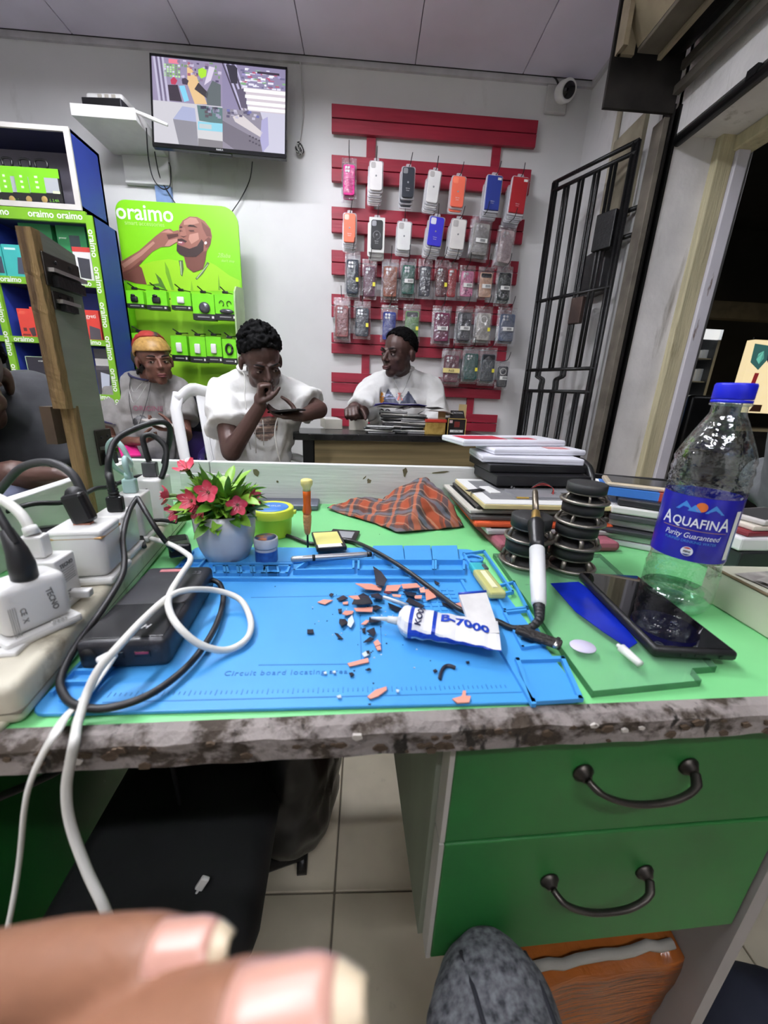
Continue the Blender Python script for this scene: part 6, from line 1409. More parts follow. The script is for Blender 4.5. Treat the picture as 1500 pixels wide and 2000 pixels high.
t = cable([a2+V(-.001, 0, .024), a2+V(-.012, .006, .040), a2+V(-.04, .02, .050), a2+V(-.10, .06, .042), a2+V(-.2, .1, .01)], .0045, wc, 'white cord rising from the second charger')
part('plug', MB().box((0, 0, 0), (.019, .014, .022), T(a2+V(0, 0, .011)) @ RZ(10), bev=.002), whiteM, t, world=True); part('collar', MB().cyl(a2+V(0, 0, .022), a2+V(-.003, .001, .030), .0065, .0055), whiteM, t, world=True)
a3 = F3 @ V(.0, .0, h3+.002)
A3 = [a3+V(-.006, .004, .030), WY(165, 975, .45), WY(140, 925, .46), WY(95, 903, .47), WY(45, 912, .48), WY(10, 945, .48), WY(-40, 1010, .48)]
t = cable(A3, .0048, mat('thick grey-black cord', (44, 44, 46), rough=.55), 'thick grey-black cord arching up from the gold-ringed charger')
part('plug', MB().box((0, 0, 0), (.022, .014, .034), T(a3+V(-.002, .001, .016)) @ RZ(10) @ RY(-14), bev=.004), blackM, t, world=True)
d3 = (A3[1]-A3[0]).normalized(); rel(t, A3[0]-d3*.004, d3, .0085, .0062, .034, gcab)
a4 = F4 @ V(.004, .0, h4)
A4 = [a4+V(0, 0, .020), a4+V(-.002, .0, .045), WY(212, 930, .52), WY(213, 895, .53), WY(228, 858, .55), WY(270, 835, .58), WY(310, 824, .6), WY(330, 832, .61), WY(331, 860, .62), WY(320, 905, .625)]
t = cable(A4, .0042, gcab, 'black cord looping from the fourth charger over to the far one')
part('plug', MB().box((0, 0, 0), (.018, .012, .020), T(a4+V(0, 0, .010)) @ RZ(10), bev=.003), blackM, t, world=True); rel(t, a4+V(0, 0, .019), (-.04, .0, 1), .0062, .0052, .02, gcab, 5)
a5 = F5 @ V(.0, .0, h5)
t = cable([a5+V(0, 0, .026), a5+V(-.002, .0, .045), WY(255, 905, .62), WY(238, 872, .63), WY(222, 862, .64), WY(212, 878, .66), WY(222, 910, .68), WY(262, 938, .70), WY(278, 965, .72)], .0062, mint, 'mint flat cord folded over behind the chargers', flat=.6)
part('plug', MB().box((0, 0, 0), (.017, .012, .020), T(a5+V(0, 0, .010)) @ RZ(10), bev=.0025), mint, t, world=True); part('collar', MB().cyl(a5+V(0, 0, .020), a5+V(0, 0, .028), .0055, .005), mint, t, world=True)
a6 = F6 @ V(.0, .0, h6)
t = cable([a6+V(0, 0, .024), a6+V(-.003, .0, .04), a6+V(-.006, .004, .06), a6+V(.006, .01, .062), a6+V(.022, .01, .045), a6+V(.024, .0, .02), a6+V(.02, -.01, .0)], .0042, gcab, 'short black cord bent over the tall far charger')
part('plug', MB().box((0, 0, 0), (.020, .013, .022), T(a6+V(0, 0, .012)) @ RZ(10), bev=.0015), mat('dark grey plug', (66, 66, 70), rough=.4), t, world=True)
# the adaptor lying behind the strip and its lead
ad = thing('black_adaptor', 'glossy black round-ended adaptor behind the chargers', 'adaptor', M=T(-.408, .505, ZT+.0004) @ RZ(24))
part('body', MB().box((0, 0, .029), (.085, .05, .058), bev=.020, seg=4, sm=True), mat('gloss black', (16, 16, 18), rough=.18), ad)
cable([WY(-20, 1010, .50), WY(60, 985, .52), WY(130, 980, .55), WY(185, 955, .60), WY(215, 950, .63), WY(262, 932, .68), WY(285, 930, .70)], .0036, gcab, 'black lead trailing past the upright plank to the adaptor')
# black flat cord from the mint plug round the power bank
b5 = a5+V(.006, -.002, .018)
P = CP([(268, 972, .5, .50)])+[WY(252, 1000, .47), WY(240, 1050, .43), WY(243, 1095, .40)]+CP([(236, 1130, .800), (200, 1190, .790), (150, 1260, .775), (120, 1320, .764), (122, 1352, .763), (150, 1378, .763), (215, 1382, .763), (300, 1352, .763), (375, 1292, .763), (420, 1225, .764), (436, 1172, .764), (430, 1142, .766), (414, 1132, .770)])
cable(P, .0031, gcab, 'black cord looped round the power bank on the blue mat')
P = [WY(268, 972, .50), WY(285, 1000, .48), WY(310, 1040, .47)]+CP([(338, 1075, .785)])
t = cable(P, .0032, gcab, 'black cord running down to the slotted plug beside the flower pot')
p = DZ(342, 1072, .775); part('plug', MB().box((0, 0, 0), (.028, .068, .018), T(p+V(.0, .012, .0)) @ RZ(28) @ RX(-8), bev=.003), blackM, t, world=True)
for k in range(6): part('plug_rib', MB().box((0, -.006+.007*k, .0094), (.022, .0025, .0012), T(p+V(.0, .012, .0)) @ RZ(28) @ RX(-8)), gcab, t, world=True)
cable(CP([(282, 1068, .79), (276, 1045, .795), (284, 1022, .80), (310, 1016, .80), (345, 1020, .80)])+CP([(300, 1090, .788)])[:0], .003, gcab, 'short black cord hooked behind the fourth charger')
# long white cable with a coil over the power bank, falling off the bench
P = CP([(296, 1052, .795), (330, 1062, .80), (362, 1080, .80), (372, 1094, .80), (352, 1125, .798), (332, 1160, .796), (330, 1190, .795), (350, 1225, .790), (390, 1258, .775), (440, 1270, .762), (480, 1250, .762), (490, 1215, .764), (470, 1172, .770), (425, 1154, .780), (370, 1152, .794), (330, 1166, .796), (280, 1210, .797), (232, 1262, .795), (195, 1305, .785), (172, 1350, .772), (158, 1392, .764), (150, 1418, .762)])
P += [WY(146, 1445, .2085), WY(139, 1480, .206), WY(130, 1540, .204), WY(138, 1610, .20), WY(170, 1700, .19), WY(205, 1775, .18), WY(230, 1850, .17)]
cable(P, .0033, wc, 'white round cord coiled over the power bank and hanging off the bench')
P = CP([(222, 1282, .775), (205, 1308, .768), (170, 1356, .762), (128, 1400, .7605)])+[WY(108, 1432, .2085), WY(85, 1470, .206), WY(60, 1525, .205), WY(48, 1580, .204), WY(38, 1680, .20), WY(22, 1780, .19), WY(-5, 1900, .18)]
t = cable(P, .0046, wc, 'white flat cord plugged into the power bank and hanging off the bench', flat=.4)
p = DZ(222, 1277, .772)
part('plug', MB().box((0, 0, 0), (.0095, .026, .0065), T(p) @ RZ(-28), bev=.0025, sm=True), whiteM, t, world=True)
# ---- power bank
PF = T(-.2150, .3665, MT+.0004) @ RZ(6)
pbk = thing('power_bank', 'scuffed black power bank lying on the mat', 'power bank', M=PF)
pbM = mat('scuffed black plastic', (38, 38, 42), rough=.4, var=.2, scale=30); node_layer(pbM, (66, 66, 70), 60, .60, .72, stretch=(1, 3, 1))
part('body', MB().box((0, 0, .0145), (.074, .150, .029), bev=.006, seg=3, sm=True), pbM, pbk)
part('gloss_panel', MB().box((0, -.042, .0292), (.066, .056, .0008), bev=.0003), mat('scratched gloss black', (30, 30, 32), rough=.25, var=.3, scale=50), pbk)
for (x, w, m_) in ((-.026, .012, blackmatteM), (-.006, .014, blackM), (.016, .013, blackM)): part('port', MB().box((x, -.0752, .015), (w, .0012, .006), bev=.0004), m_, pbk)
part('usb_tongue', MB().box((.016, -.0760, .0165), (.011, .0006, .002)), mat('magenta tongue', (150, 60, 84)), pbk)
part('button', MB().lathe([(.006, 0), (.0055, .001)], 16, M=T(-.027, -.0750, .017) @ RX(90)), blackmatteM, pbk)
part('window', MB().box((-.004, .062, .0292), (.030, .006, .0008)), mat('pale red window', (186, 120, 124), rough=.2), pbk)
part('lettering', addtext(MB(), '22', .010, T(.024, .052, .0293), extr=.0002), mat('grey digits', (120, 120, 124)), pbk)
part('emblem', addtext(MB(), 'H', .009, T(.012, -.058, .0298), extr=.0002, shear=.3), mat('white emblem', (220, 220, 220)), pbk)
# ---- flower pot
PP = DZ(432, 1106, MT); PP = V(PP.x, PP.y+.028, MT+.0004)
fp = thing('flower_pot', 'white pot of artificial pink flowers and green leaves', 'potted plant', PP)
pot = mat('speckled white ceramic', (206, 206, 206), rough=.3, var=.04, coat=.2); node_layer(pot, (90, 92, 96), 42, .76, .79)
PZ = .074
part('pot', MB().lathe([(.001, 0), (.024, 0), (.029, .003), (.037, .022), (.0415, .048), (.043, PZ), (.0405, PZ), (.039, .058), (.001, .056)], 36), pot, fp)
part('soil_foam', MB().lathe([(.039, .056), (.038, .066), (.001, .070)], 24), mat('dark green foam', (26, 36, 22), rough=.9), fp)
lfM = mat('leaf green', (96, 150, 44), c2=(58, 108, 34), rough=.4, scale=30); lf2 = mat('fresh leaf green', (150, 196, 70), c2=(104, 160, 48), rough=.4, scale=30)
def leafmesh(L, w, bend, m_):
    mb = MB(); n = 5; vs = []
    for i in range(n+1):
        u = i/n; ww = w*sin(pi*min(1, u*.92+.06))**.8*(1 if u < 1 else .1); z = L*.0+bend*u*u
        for s in (-1, 0, 1): vs.append((s*ww, L*u, z+(.0 if s == 0 else ww*.35)))
    mb.add(vs, [(3*i+k, 3*i+k+1, 3*i+4+k, 3*i+3+k) for i in range(n) for k in range(2)], sm=True)
    return mb.mesh('leaf', m_)
lms = [leafmesh(.036, .0065, -.010, lfM), leafmesh(.042, .0075, -.006, lf2), leafmesh(.030, .007, -.012, lf2), leafmesh(.045, .006, .004, lfM)]
rr = random.Random(31)
for i in range(200):
    a = rr.uniform(0, 2*pi); el = rr.uniform(-8, 72) if i > 40 else rr.uniform(-18, 18); r0 = rr.uniform(.012, .034) if el < 30 else rr.uniform(.0, .028)
    z0 = PZ-.008+rr.uniform(0, .03) + (.012 if el > 30 else 0)
    o = bpy.data.objects.new('leaf', rr.choice(lms)); COL.objects.link(o); o.parent = fp
    o.matrix_basis = T(r0*cos(a), r0*sin(a), z0) @ RZ(math.degrees(a)-90) @ RX(el) @ RY(rr.uniform(-40, 40)) @ S(1, rr.uniform(.7, 1.0), 1)
ptM = mat('pink petal', (238, 116, 134), c2=(210, 66, 90), rough=.5, scale=90); ptl = MB(); vs = []; n = 5
for i in range(n+1):
    u = i/n; ww = .0062*(sin(pi*min(1, .10+u*.84))**.7)
    for s in (-1, 0, 1): vs.append((s*ww, .0165*u, .006*u*u+(.0012 if s else 0)))
ptl.add(vs, [(3*i+k, 3*i+k+1, 3*i+4+k, 3*i+3+k) for i in range(n) for k in range(2)], sm=True); ptl = ptl.mesh('petal', ptM)
stM = mat('flower stem', (84, 110, 50), rough=.6); sm_ = mat('rosy stamen', (236, 150, 160), rough=.5)
def flower(px, py, dy, dirv, sc=1.0, base=None):
    c = FR[fp.name].inverted() @ WY(px, py, PP.y+dy); d = Vector(dirv).normalized(); q = d.to_track_quat('Z', 'Y').to_matrix().to_4x4()
    F = T(c) @ q @ S(sc, sc, sc)
    root = part('flower', MB().lathe([(.001, -.010), (.0028, -.008), (.0034, 0), (.001, .003)], 10, M=F), stM, fp)
    for k in range(5):
        o = bpy.data.objects.new('petal', ptl); COL.objects.link(o); o.parent = root; o.matrix_basis = F @ RZ(72*k) @ RX(12)
    for k in range(6): a = k*1.05; part('stamen', MB().tube([F @ V(0, 0, 0), F @ V(.003*cos(a), .003*sin(a), .008), F @ V(.006*cos(a), .006*sin(a), .013)], .0005, 4), sm_, root)
    part('stem', MB().tube(cr([F @ V(0, 0, -.009), (F @ V(0, 0, -.02)).lerp(V(c.x*.4, c.y*.4, PZ), .4), V(c.x*.3, c.y*.3, PZ-.01)], 4), .0016, 6), stM, root)
for a in ((366, 918, .0, (-.2, -.4, .9), 1.05), (407, 962, -.035, (.05, -.95, .35), 1.05), (375, 978, -.035, (-.3, -.9, .2), 1.05), (345, 998, -.025, (-.6, -.8, -.2), .95), (332, 968, -.01, (-.95, -.3, .1), .95), (464, 986, -.035, (.2, -.95, .1), .95), (490, 972, -.01, (.9, -.4, .1), .85), (388, 995, -.036, (-.1, -1, -.2), .8)): flower(*a)
# small wooden card behind the pot
q = BL(WY(425, 940, .84))
solo('small_pale_board', MB().bx(-.07, .035, -.008, 0, 0, .065), lgM, 'small pale board leaning on the back rail behind the flowers', 'board', M=BF @ T(q.x, yb-.0005, ZT+.0005), bevel=.001)
# ---- yellow-green tub
p = DZ(530, 1058, ZT); tbx = V(p.x-.006, p.y+.036, ZT+.0004)
tb_ = thing('paste_tub', 'yellow-green round tub with a blue label on the lid', 'tub', tbx)
yg = mat('lime yellow plastic', (204, 216, 70), rough=.4, var=.04)
part('tub', MB().lathe([(.001, 0), (.030, 0), (.032, .002), (.034, .032), (.0355, .033), (.0355, .036), (.001, .036)], 32), yg, tb_)
part('lid', MB().lathe([(.037, .034), (.0375, .036), (.0375, .049), (.036, .0505), (.033, .0495), (.001, .0495)], 32), yg, tb_)
lb_ = part('lid_label', MB().lathe([(.029, .0496), (.0285, .0500), (.001, .0500)], 28), mat('mid blue label', (62, 122, 200), rough=.4), tb_)
part('lettering', addtext(MB(), 'GROUP', .0085, T(0, .003, .0501), extr=.0002), ltM, lb_)
part('lid_tab', MB().box((.039, 0, .042), (.006, .010, .006), bev=.001), yg, tb_)
# ---- small jar
p = DZ(516, 1108, MT); jr = thing('flux_jar', 'small round jar with a blue label and printed lid', 'jar', (p.x, p.y+.016, MT+.0004))
part('glass', MB().lathe([(.001, 0), (.0145, 0), (.0155, .002), (.0155, .024), (.0145, .026), (.001, .026)], 24), mat('pale jar plastic', (176, 184, 196), rough=.25), jr)
part('label', MB().lathe([(.0157, .003), (.0157, .021)], 24, cap=False), mat('deep blue label', (32, 74, 148), rough=.4, c2=(54, 110, 190), scale=60), jr)
ld = part('lid', MB().lathe([(.0165, .026), (.0168, .027), (.0168, .038), (.0158, .0395), (.001, .0395)], 28), mat('pale lid', (196, 200, 206), rough=.35), jr)
part('lid_print', MB().lathe([(.0148, .0396), (.001, .0399)], 24), mat('orange blue print', (216, 140, 96), c2=(96, 122, 176), rough=.4, scale=70, lo=.42, hi=.52), ld)
# ---- dark flat phone at the back
q = BL(DZ(540, 1000, ZT)); solo('grey_tablet', MB().box((0, 0, .006), (.17, .07, .012), bev=.003), mat('slate grey shell', (88, 90, 104), rough=.35), 'slate grey flat device lying behind the yellow tub', 'tablet', M=BF @ T(q.x+.0, q.y+.045, ZT+.0004))
# ---- screwdriver
p = DZ(601, 1074, MT); sd_ = thing('precision_screwdriver', 'upright orange screwdriver with a pale yellow cap', 'screwdriver', (p.x, p.y+.001, MT+.004))
topz = WY(600, 936, p.y).z-MT-.004
part('shaft', MB().cyl((0, 0, 0), (0, 0, .030), .0016, n=10), ironM, sd_)
part('collar', MB().lathe([(.003, .022), (.0048, .026), (.0062, .040), (.0066, .052), (.006, .056)], 14), mat('ribbed tan plastic', (196, 142, 84), rough=.5, bump=.6, bscale=300), sd_)
part('grip', MB().lathe([(.006, .055), (.0072, .060), (.0058, .070), (.0060, .085), (.0062, topz-.018)], 14), mat('clear orange plastic', (204, 92, 24), rough=.15, var=.1), sd_)
part('cap', MB().lathe([(.0062, topz-.018), (.0056, topz-.014), (.0090, topz-.008), (.0090, topz-.002), (.007, topz), (.001, topz)], 18), mat('pale yellow plastic', (222, 212, 130), rough=.35), sd_)
# ---- battery packs and pen
p = DZ(637, 1082, MT+.006); bt = thing('phone_battery', 'phone battery with a yellow sticker', 'battery', M=T(p.x+.0, p.y+.036, MT+.0105) @ RZ(14))
part('cell', MB().box((0, 0, .003), (.046, .072, .006), bev=.001), blackM, bt); part('sticker', MB().box((-.001, .004, .0063), (.040, .052, .0004)), mat('yellow paper', (222, 216, 130), rough=.6), bt); part('label', MB().box((-.002, -.028, .0063), (.036, .012, .0004)), stickM, bt)
p = DZ(655, 1052, MT+.006); bt = thing('phone_battery', 'second phone battery peeking out behind the yellow one', 'battery', M=T(p.x+.012, p.y+.03, ZT+.0004) @ RZ(-8))
part('cell', MB().box((0, 0, .003), (.05, .05, .006), bev=.001), blackM, bt); part('label', MB().box((0, .0, .0062), (.034, .03, .0004)), mat('silver label', (150, 152, 156), rough=.4), bt)
pa_, pb2 = DZ(568, 1093, MT+.012), DZ(724, 1083, MT+.012); d = pb2-pa_
pn = thing('metal_pen', 'silver metal pen lying across the back of the mat', 'pen', M=T(pa_.x, pa_.y, MT+.0125) @ Matrix.Rotation(math.atan2(d.y, d.x), 4, 'Z') @ RY(90))
part('barrel', MB().lathe([(.002, 0), (.0042, .002), (.0044, .02), (.0044, d.length-.012), (.0036, d.length-.004), (.0022, d.length)], 14), mat('brushed silver', (176, 178, 182), rough=.3, metal=.7), pn)
part('grip_ring', MB().lathe([(.0047, .030), (.0047, .034)], 14, cap=True), ironM, pn); part('end_cap', MB().lathe([(.0040, d.length-.006), (.0038, d.length+.001), (.001, d.length+.002)], 14), blackM, pn)
# ---- plaid cloth
pk2 = bpy.data.materials.new('rust plaid cloth'); pk2.use_nodes = True; nt = pk2.node_tree; bsd = nt.nodes['Principled BSDF']; bsd.inputs['Roughness'].default_value = .95
tc = nt.nodes.new('ShaderNodeTexCoord'); mpn = nt.nodes.new('ShaderNodeMapping'); mpn.inputs['Rotation'].default_value = (.3, .5, .6); nt.links.new(tc.outputs['Object'], mpn.inputs[0])
prev = None
for (ax, sc_, c_, lo, hi, amt) in (('X', 13, (146, 66, 38), .0, .01, 1), ('X', 13, (58, 62, 68), .50, .62, .85), ('Y', 13, (58, 52, 50), .52, .64, .75), ('X', 27, (60, 48, 44), .84, .90, .6), ('Y', 27, (186, 150, 126), .93, .97, .35), ('Y', 13, (110, 130, 146), .90, .95, .35), ('X', 13, (196, 104, 60), .92, .96, .5)):
    if prev is None:
        rgb = nt.nodes.new('ShaderNodeRGB'); rgb.outputs[0].default_value = lin(c_); prev = rgb.outputs[0]; continue
    wv = nt.nodes.new('ShaderNodeTexWave'); wv.wave_type = 'BANDS'; wv.bands_direction = ax; wv.inputs['Scale'].default_value = sc_*.55; nt.links.new(mpn.outputs[0], wv.inputs[0])
    rp = nt.nodes.new('ShaderNodeValToRGB'); rp.color_ramp.elements[0].position = lo; rp.color_ramp.elements[1].position = hi; rp.color_ramp.elements[1].color = (amt, amt, amt, 1); nt.links.new(wv.outputs[1], rp.inputs[0])
    mx = nt.nodes.new('ShaderNodeMix'); mx.data_type = 'RGBA'; nt.links.new(rp.outputs[0], mx.inputs[0]); nt.links.new(prev, mx.inputs[6]); mx.inputs[7].default_value = lin(c_); prev = mx.outputs[2]
nt.links.new(prev, bsd.inputs['Base Color'])
K = dict(A=(-.085, .80, .7545), B=(-.03, .805, .776), b=(-.035, .752, .7545), C=(.045, .79, .786), c=(.02, .705, .7545), D=(.085, .80, .812), E=(.128, .79, .836), F=(.165, .745, .802), G=(.196, .698, .7545), H=(.062, .655, .7545), I=(.098, .70, .792), J=(.03, .835, .756), K=(.14, .838, .758), L=(.195, .78, .756))
ks = list(K); tri_ = ['AbB', 'bcCB', 'cHIC', 'CIED', 'IHGF', 'IFE', 'BCJ', 'CDJ', 'DEKJ', 'EFLK', 'FGL', 'ABJ']
pm_ = MB(); pm_.add([K[k] for k in ks], [tuple(ks.index(c) for c in f) for f in tri_], sm=True)
src = bpy.data.objects.new('cloth_src', pm_.mesh('cloth_src', pk2)); COL.objects.link(src)
md = src.modifiers.new('s', 'SUBSURF'); md.subdivision_type = 'SIMPLE'; md.levels = 4; md2 = src.modifiers.new('m', 'SMOOTH'); md2.iterations = 8; md2.factor = .5
cm_ = evalmesh(src, 'plaid_cloth'); bpy.data.objects.remove(src)
ns = [v.normal.copy() for v in cm_.vertices]
for v, nn in zip(cm_.vertices, ns):
    v.co += nn*(.006*noise.noise(v.co*34)+.003*noise.noise(v.co*80)); v.co.z = max(v.co.z, ZT+.0015)
for pp_ in cm_.polygons: pp_.use_smooth = True
cm_.transform(T(-.08, -.78, -ZT))
o = solo('plaid_cloth', cm_, None, 'crumpled rust and blue plaid cloth at the back of the bench', 'cloth', (.08, .78, ZT)); sdm = o.modifiers.new('thick', 'SOLIDIFY'); sdm.thickness = .0015; sdm.offset = 1
# ---- broken glass pieces: each picked out singly
pinkM = mat('salmon backing', (222, 150, 130), rough=.55, var=.06); dkg = mat('dark broken glass', (44, 44, 52), rough=.2, var=.1); glM = mat('pale glass sliver', (198, 210, 220), rough=.15)
k_ = .26667
def zS(x, y): return (600+x*.26667, 1090+y*.26667)
sh_list = [
 ([(480, 95), (540, 130), (585, 180), (560, 215), (505, 205), (492, 140)], 'd', .020), ([(350, 215), (470, 195), (550, 215), (540, 245), (430, 255)], 'p', .010), ([(690, 200), (800, 190), (830, 235), (700, 250)], 'p', .012), ([(580, 215), (690, 205), (660, 250), (570, 255)], 'p', .008),
 ([(350, 300), (410, 250), (450, 280), (480, 350), (400, 375), (325, 375)], 'd', .012), ([(300, 305), (370, 290), (395, 325), (340, 320)], 'p', .014), ([(460, 290), (520, 250), (560, 290), (545, 320), (470, 320)], 'd', .010), ([(75, 330), (120, 310), (190, 315), (130, 345)], 'p', .003), ([(215, 305), (265, 280), (298, 300), (240, 322)], 'd', .004), ([(160, 275), (175, 262), (195, 270), (178, 290)], 'd', .003),
 ([(255, 430), (275, 395), (340, 385), (330, 415), (290, 435)], 'p', .006), ([(340, 390), (480, 362), (475, 398), (360, 410)], 'p', .008), ([(480, 355), (510, 350), (550, 380), (500, 400), (480, 385)], 'd', .007), ([(235, 450), (280, 445), (300, 480), (250, 525), (232, 490)], 'd', .005), ([(300, 455), (330, 430), (345, 480), (320, 520), (295, 500)], 'g', .006), ([(395, 490), (430, 460), (460, 470), (430, 500)], 'p', .005), ([(455, 440), (560, 455), (520, 480), (450, 490)], 'd', .006),
 ([(400, 525), (430, 515), (425, 555), (405, 550)], 'd', .003), ([(435, 545), (490, 515), (502, 560), (485, 585)], 'd', .005), ([(410, 625), (460, 585), (490, 600), (450, 620)], 'd', .004), ([(485, 625), (515, 605), (540, 640), (500, 655)], 'p', .004), ([(500, 660), (535, 650), (540, 680), (515, 685)], 'p', .004), ([(200, 555), (225, 560), (265, 600), (235, 595)], 'd', .003), ([(0, 530), (45, 530), (48, 558), (0, 560)], 'd', .003), ([(400, 710), (430, 690), (455, 715), (420, 735)], 'g', .004), ([(430, 690), (455, 685), (460, 712), (440, 715)], 'd', .004),
 ([(295, 780), (445, 740), (450, 770), (310, 802)], 'p', .003), ([(425, 825), (455, 812), (470, 825), (440, 830)], 'd', .003), ([(440, 1025), (500, 975), (580, 950), (582, 975), (520, 1020), (465, 1040)], 'p', .003), ([(1060, 1040), (1130, 1020), (1140, 980), (1162, 980), (1160, 1018), (1198, 1020), (1185, 1065), (1100, 1070)], 'p', .003),
 ([(305, 850), (330, 845), (346, 862), (318, 876)], 'd', .003), ([(920, 830), (940, 820), (955, 835), (930, 845)], 'd', .003), ([(700, 255), (800, 250), (790, 300), (720, 290)], 'd', .008), ([(740, 310), (860, 350), (840, 365), (720, 335)], 'd', .006), ([(860, 250), (905, 245), (945, 290), (870, 320)], 'p', .009), ([(780, 285), (840, 280), (835, 315), (790, 315)], 'p', .010), ([(560, 255), (620, 262), (600, 280), (560, 275)], 'r', .012), ([(620, 275), (690, 290), (680, 305), (630, 292)], 'p', .011), ([(930, 170), (970, 190), (960, 205), (935, 190)], 'd', .003), ([(225, 380), (255, 378), (250, 405), (230, 408)], 'd', .003), ([(590, 340), (705, 375), (655, 400), (600, 370)], 'd', .005), ([(1085, 340), (1140, 335), (1140, 375), (1100, 370)], 'p', .006),
 ([(985, 330), (1080, 360), (1070, 380), (990, 350)], 'd', .004), ([(260, 330), (300, 325), (298, 345), (262, 345)], 'p', .003), ([(820, 240), (855, 235), (865, 265), (830, 262)], 'p', .013), ([(120, 845), (140, 838), (142, 855), (125, 858)], 'g', .003), ([(185, 840), (205, 832), (210, 848), (192, 852)], 'g', .003), ([(1160, 765), (1185, 762), (1188, 775), (1168, 778)], 'd', .003), ([(445, 1078), (468, 1074), (465, 1082)], 'd', .003), ([(650, 970), (675, 975), (668, 992), (652, 988)], 'g', .003), ([(215, 1020), (245, 1010), (250, 1030), (225, 1035)], 'g', .003)]
cn = {'p': ('salmon-backed', pinkM), 'd': ('dark', dkg), 'g': ('clear', glM), 'r': ('wine red', mat('wine red shard', (104, 40, 48), rough=.4))}
rs = random.Random(77)
for i, (pts, kd, hz) in enumerate(sh_list):
    W = [DZ(*zS(*p), MT+hz*.35) for p in pts]; c = sum(W, V(0, 0, 0))/len(W); tx, ty = (rs.uniform(-14, 14), rs.uniform(-14, 14)) if hz > .0045 else (0, 0)
    ar = max((a-b__).length for a in W for b__ in W)
    where = 'in the middle of the heap' if hz > .007 else ('at the edge of the heap' if hz > .0032 else 'lying apart on the blue mat')
    G = T(c.x, c.y, MT+max(.0006, hz*.55)) @ RX(tx) @ RY(ty)
    P2 = [(w.x-c.x, w.y-c.y) for w in W]
    if sum(P2[j][0]*P2[(j+1) % len(P2)][1]-P2[(j+1) % len(P2)][0]*P2[j][1] for j in range(len(P2))) < 0: P2 = P2[::-1]
    solo('glass_shard', MB().prism(P2, 0, .0009), cn[kd][1], '%s %s broken glass piece %s' % ('large' if ar > .022 else ('middling' if ar > .012 else 'tiny'), cn[kd][0], where), 'glass shard', M=G, group='%s %s shards %s' % ('large' if ar > .022 else ('middling' if ar > .012 else 'tiny'), cn[kd][0], where))
cb_ = MB()
for i in range(90):
    x, y = rs.gauss(430, 230), rs.gauss(430, 230); p = DZ(*zS(x, y), MT); q = rs.uniform(.0004, .0012)
    cb_.prism([(q*cos(t*2.1), q*sin(t*2.1)) for t in range(3)], 0, .0005, M=T(p.x, p.y, MT+.0003) @ RZ(rs.uniform(0, 360)), m=0 if rs.random() < .6 else 1)
o = solo('glass_crumbs', cb_, [dkg, glM], 'scatter of tiny glass crumbs around the shard heap', 'glass crumbs', kind='stuff')
hk = [DZ(*zS(970, 885), MT+.002), DZ(*zS(985, 830), MT+.002), DZ(*zS(1010, 795), MT+.002), DZ(*zS(1045, 790), MT+.002), DZ(*zS(1085, 805), MT+.002)]
solo('bent_rim_piece', MB().tube(cr(hk, 4), .0021, 6, flat=.6), dkg, 'bent dark rim piece lying apart on the mat', 'rim piece', loc=hk[0], world=True)
s0, s1 = DZ(*zS(555, 285), MT+.014), DZ(*zS(735, 350), MT+.006)
solo('white_spudger', MB().tube([s0, s0.lerp(s1, .5), s1], [.0045, .006, .0055], 8, flat=.35), whiteM, 'white flat pry stick poking out of the shard heap', 'pry tool', loc=s0, world=True)
# ---- glue tube
g0, g1, gN = DZ(*zS(670, 470), MT+.014), DZ(*zS(1400, 610), MT+.010), DZ(*zS(570, 455), MT+.014)
ax = (g1-g0); ax.z = 0; L = ax.length; GF = T(g0.x, g0.y, MT+.0155) @ Matrix.Rotation(math.atan2(ax.y, ax.x), 4, 'Z')
gt = thing('glue_tube', 'white and blue B-7000 glue tube with a folded end', 'glue tube', M=GF)
wtM = mat('white laminate tube', (226, 226, 228), rough=.3, var=.03); btM = mat('royal blue print', (28, 62, 170), rough=.3)
def tubepos(u, a):
    hw = .0175+.0075*u; hh = .0148*(1-u)**.8+.0016
    if u < .10: q = (u/.10)**.5; hw = .008+(hw-.008)*q; hh = .008+(hh-.008)*q
    return V(u*L, hw*cos(a)+.002*noise.noise(V(u*14, a*2, 0)), (hh*sin(a))*(1+.10*noise.noise(V(u*9, a, 4)))-.0145+max(.0155, .0155*(1-u)**.6+.0015)+.0006*sin(u*40))
mb = MB(); nu, na = 26, 30; vs = [tubepos(i/nu, 2*pi*j/na) for i in range(nu+1) for j in range(na)]
for i in range(nu):
    for j in range(na):
        a = (j+.5)/na*2*pi; u = (i+.5)/nu; blue = (sin(a) < .25 and sin(a) > -.35 and cos(a) < 0 and u > .16) or (.10 < u < .135) or (.34 < u < .37 and sin(a) > -.2)
        mb.add([vs[i*na+j], vs[i*na+(j+1) % na], vs[(i+1)*na+(j+1) % na], vs[(i+1)*na+j]], [(0, 3, 2, 1)], m=1 if blue else 0, sm=True)
part('tube', mb, [wtM, btM], gt)
part('neck', MB().cyl((.002, 0, 0), (-.012, 0, 0), .0045, .0036, 14).cyl((-.012, 0, 0), (-.030, .001, -.002), .0026, .0012, 12), mat('translucent nozzle', (206, 208, 206), rough=.25), gt)
part('shoulder', MB().lathe([(.0175, .010), (.010, .002), (.005, -.001)], 24, M=RY(90) @ S(.85, 1, 1)), wtM, gt)
def ontube(px_list_v, px_list_f, u0, v0, ang):
    out = []
    for (x, y, z) in px_list_v:
        c, s = cos(ang), sin(ang); u = u0+(x*c-y*s)/L; w = v0+(x*s+y*c); hw = .0175+.0075*u; aa = math.acos(max(-1, min(1, w/hw))); p = tubepos(max(.11, min(1, u)), aa); out.append(p+V(0, 0, .0009))
    return out, px_list_f
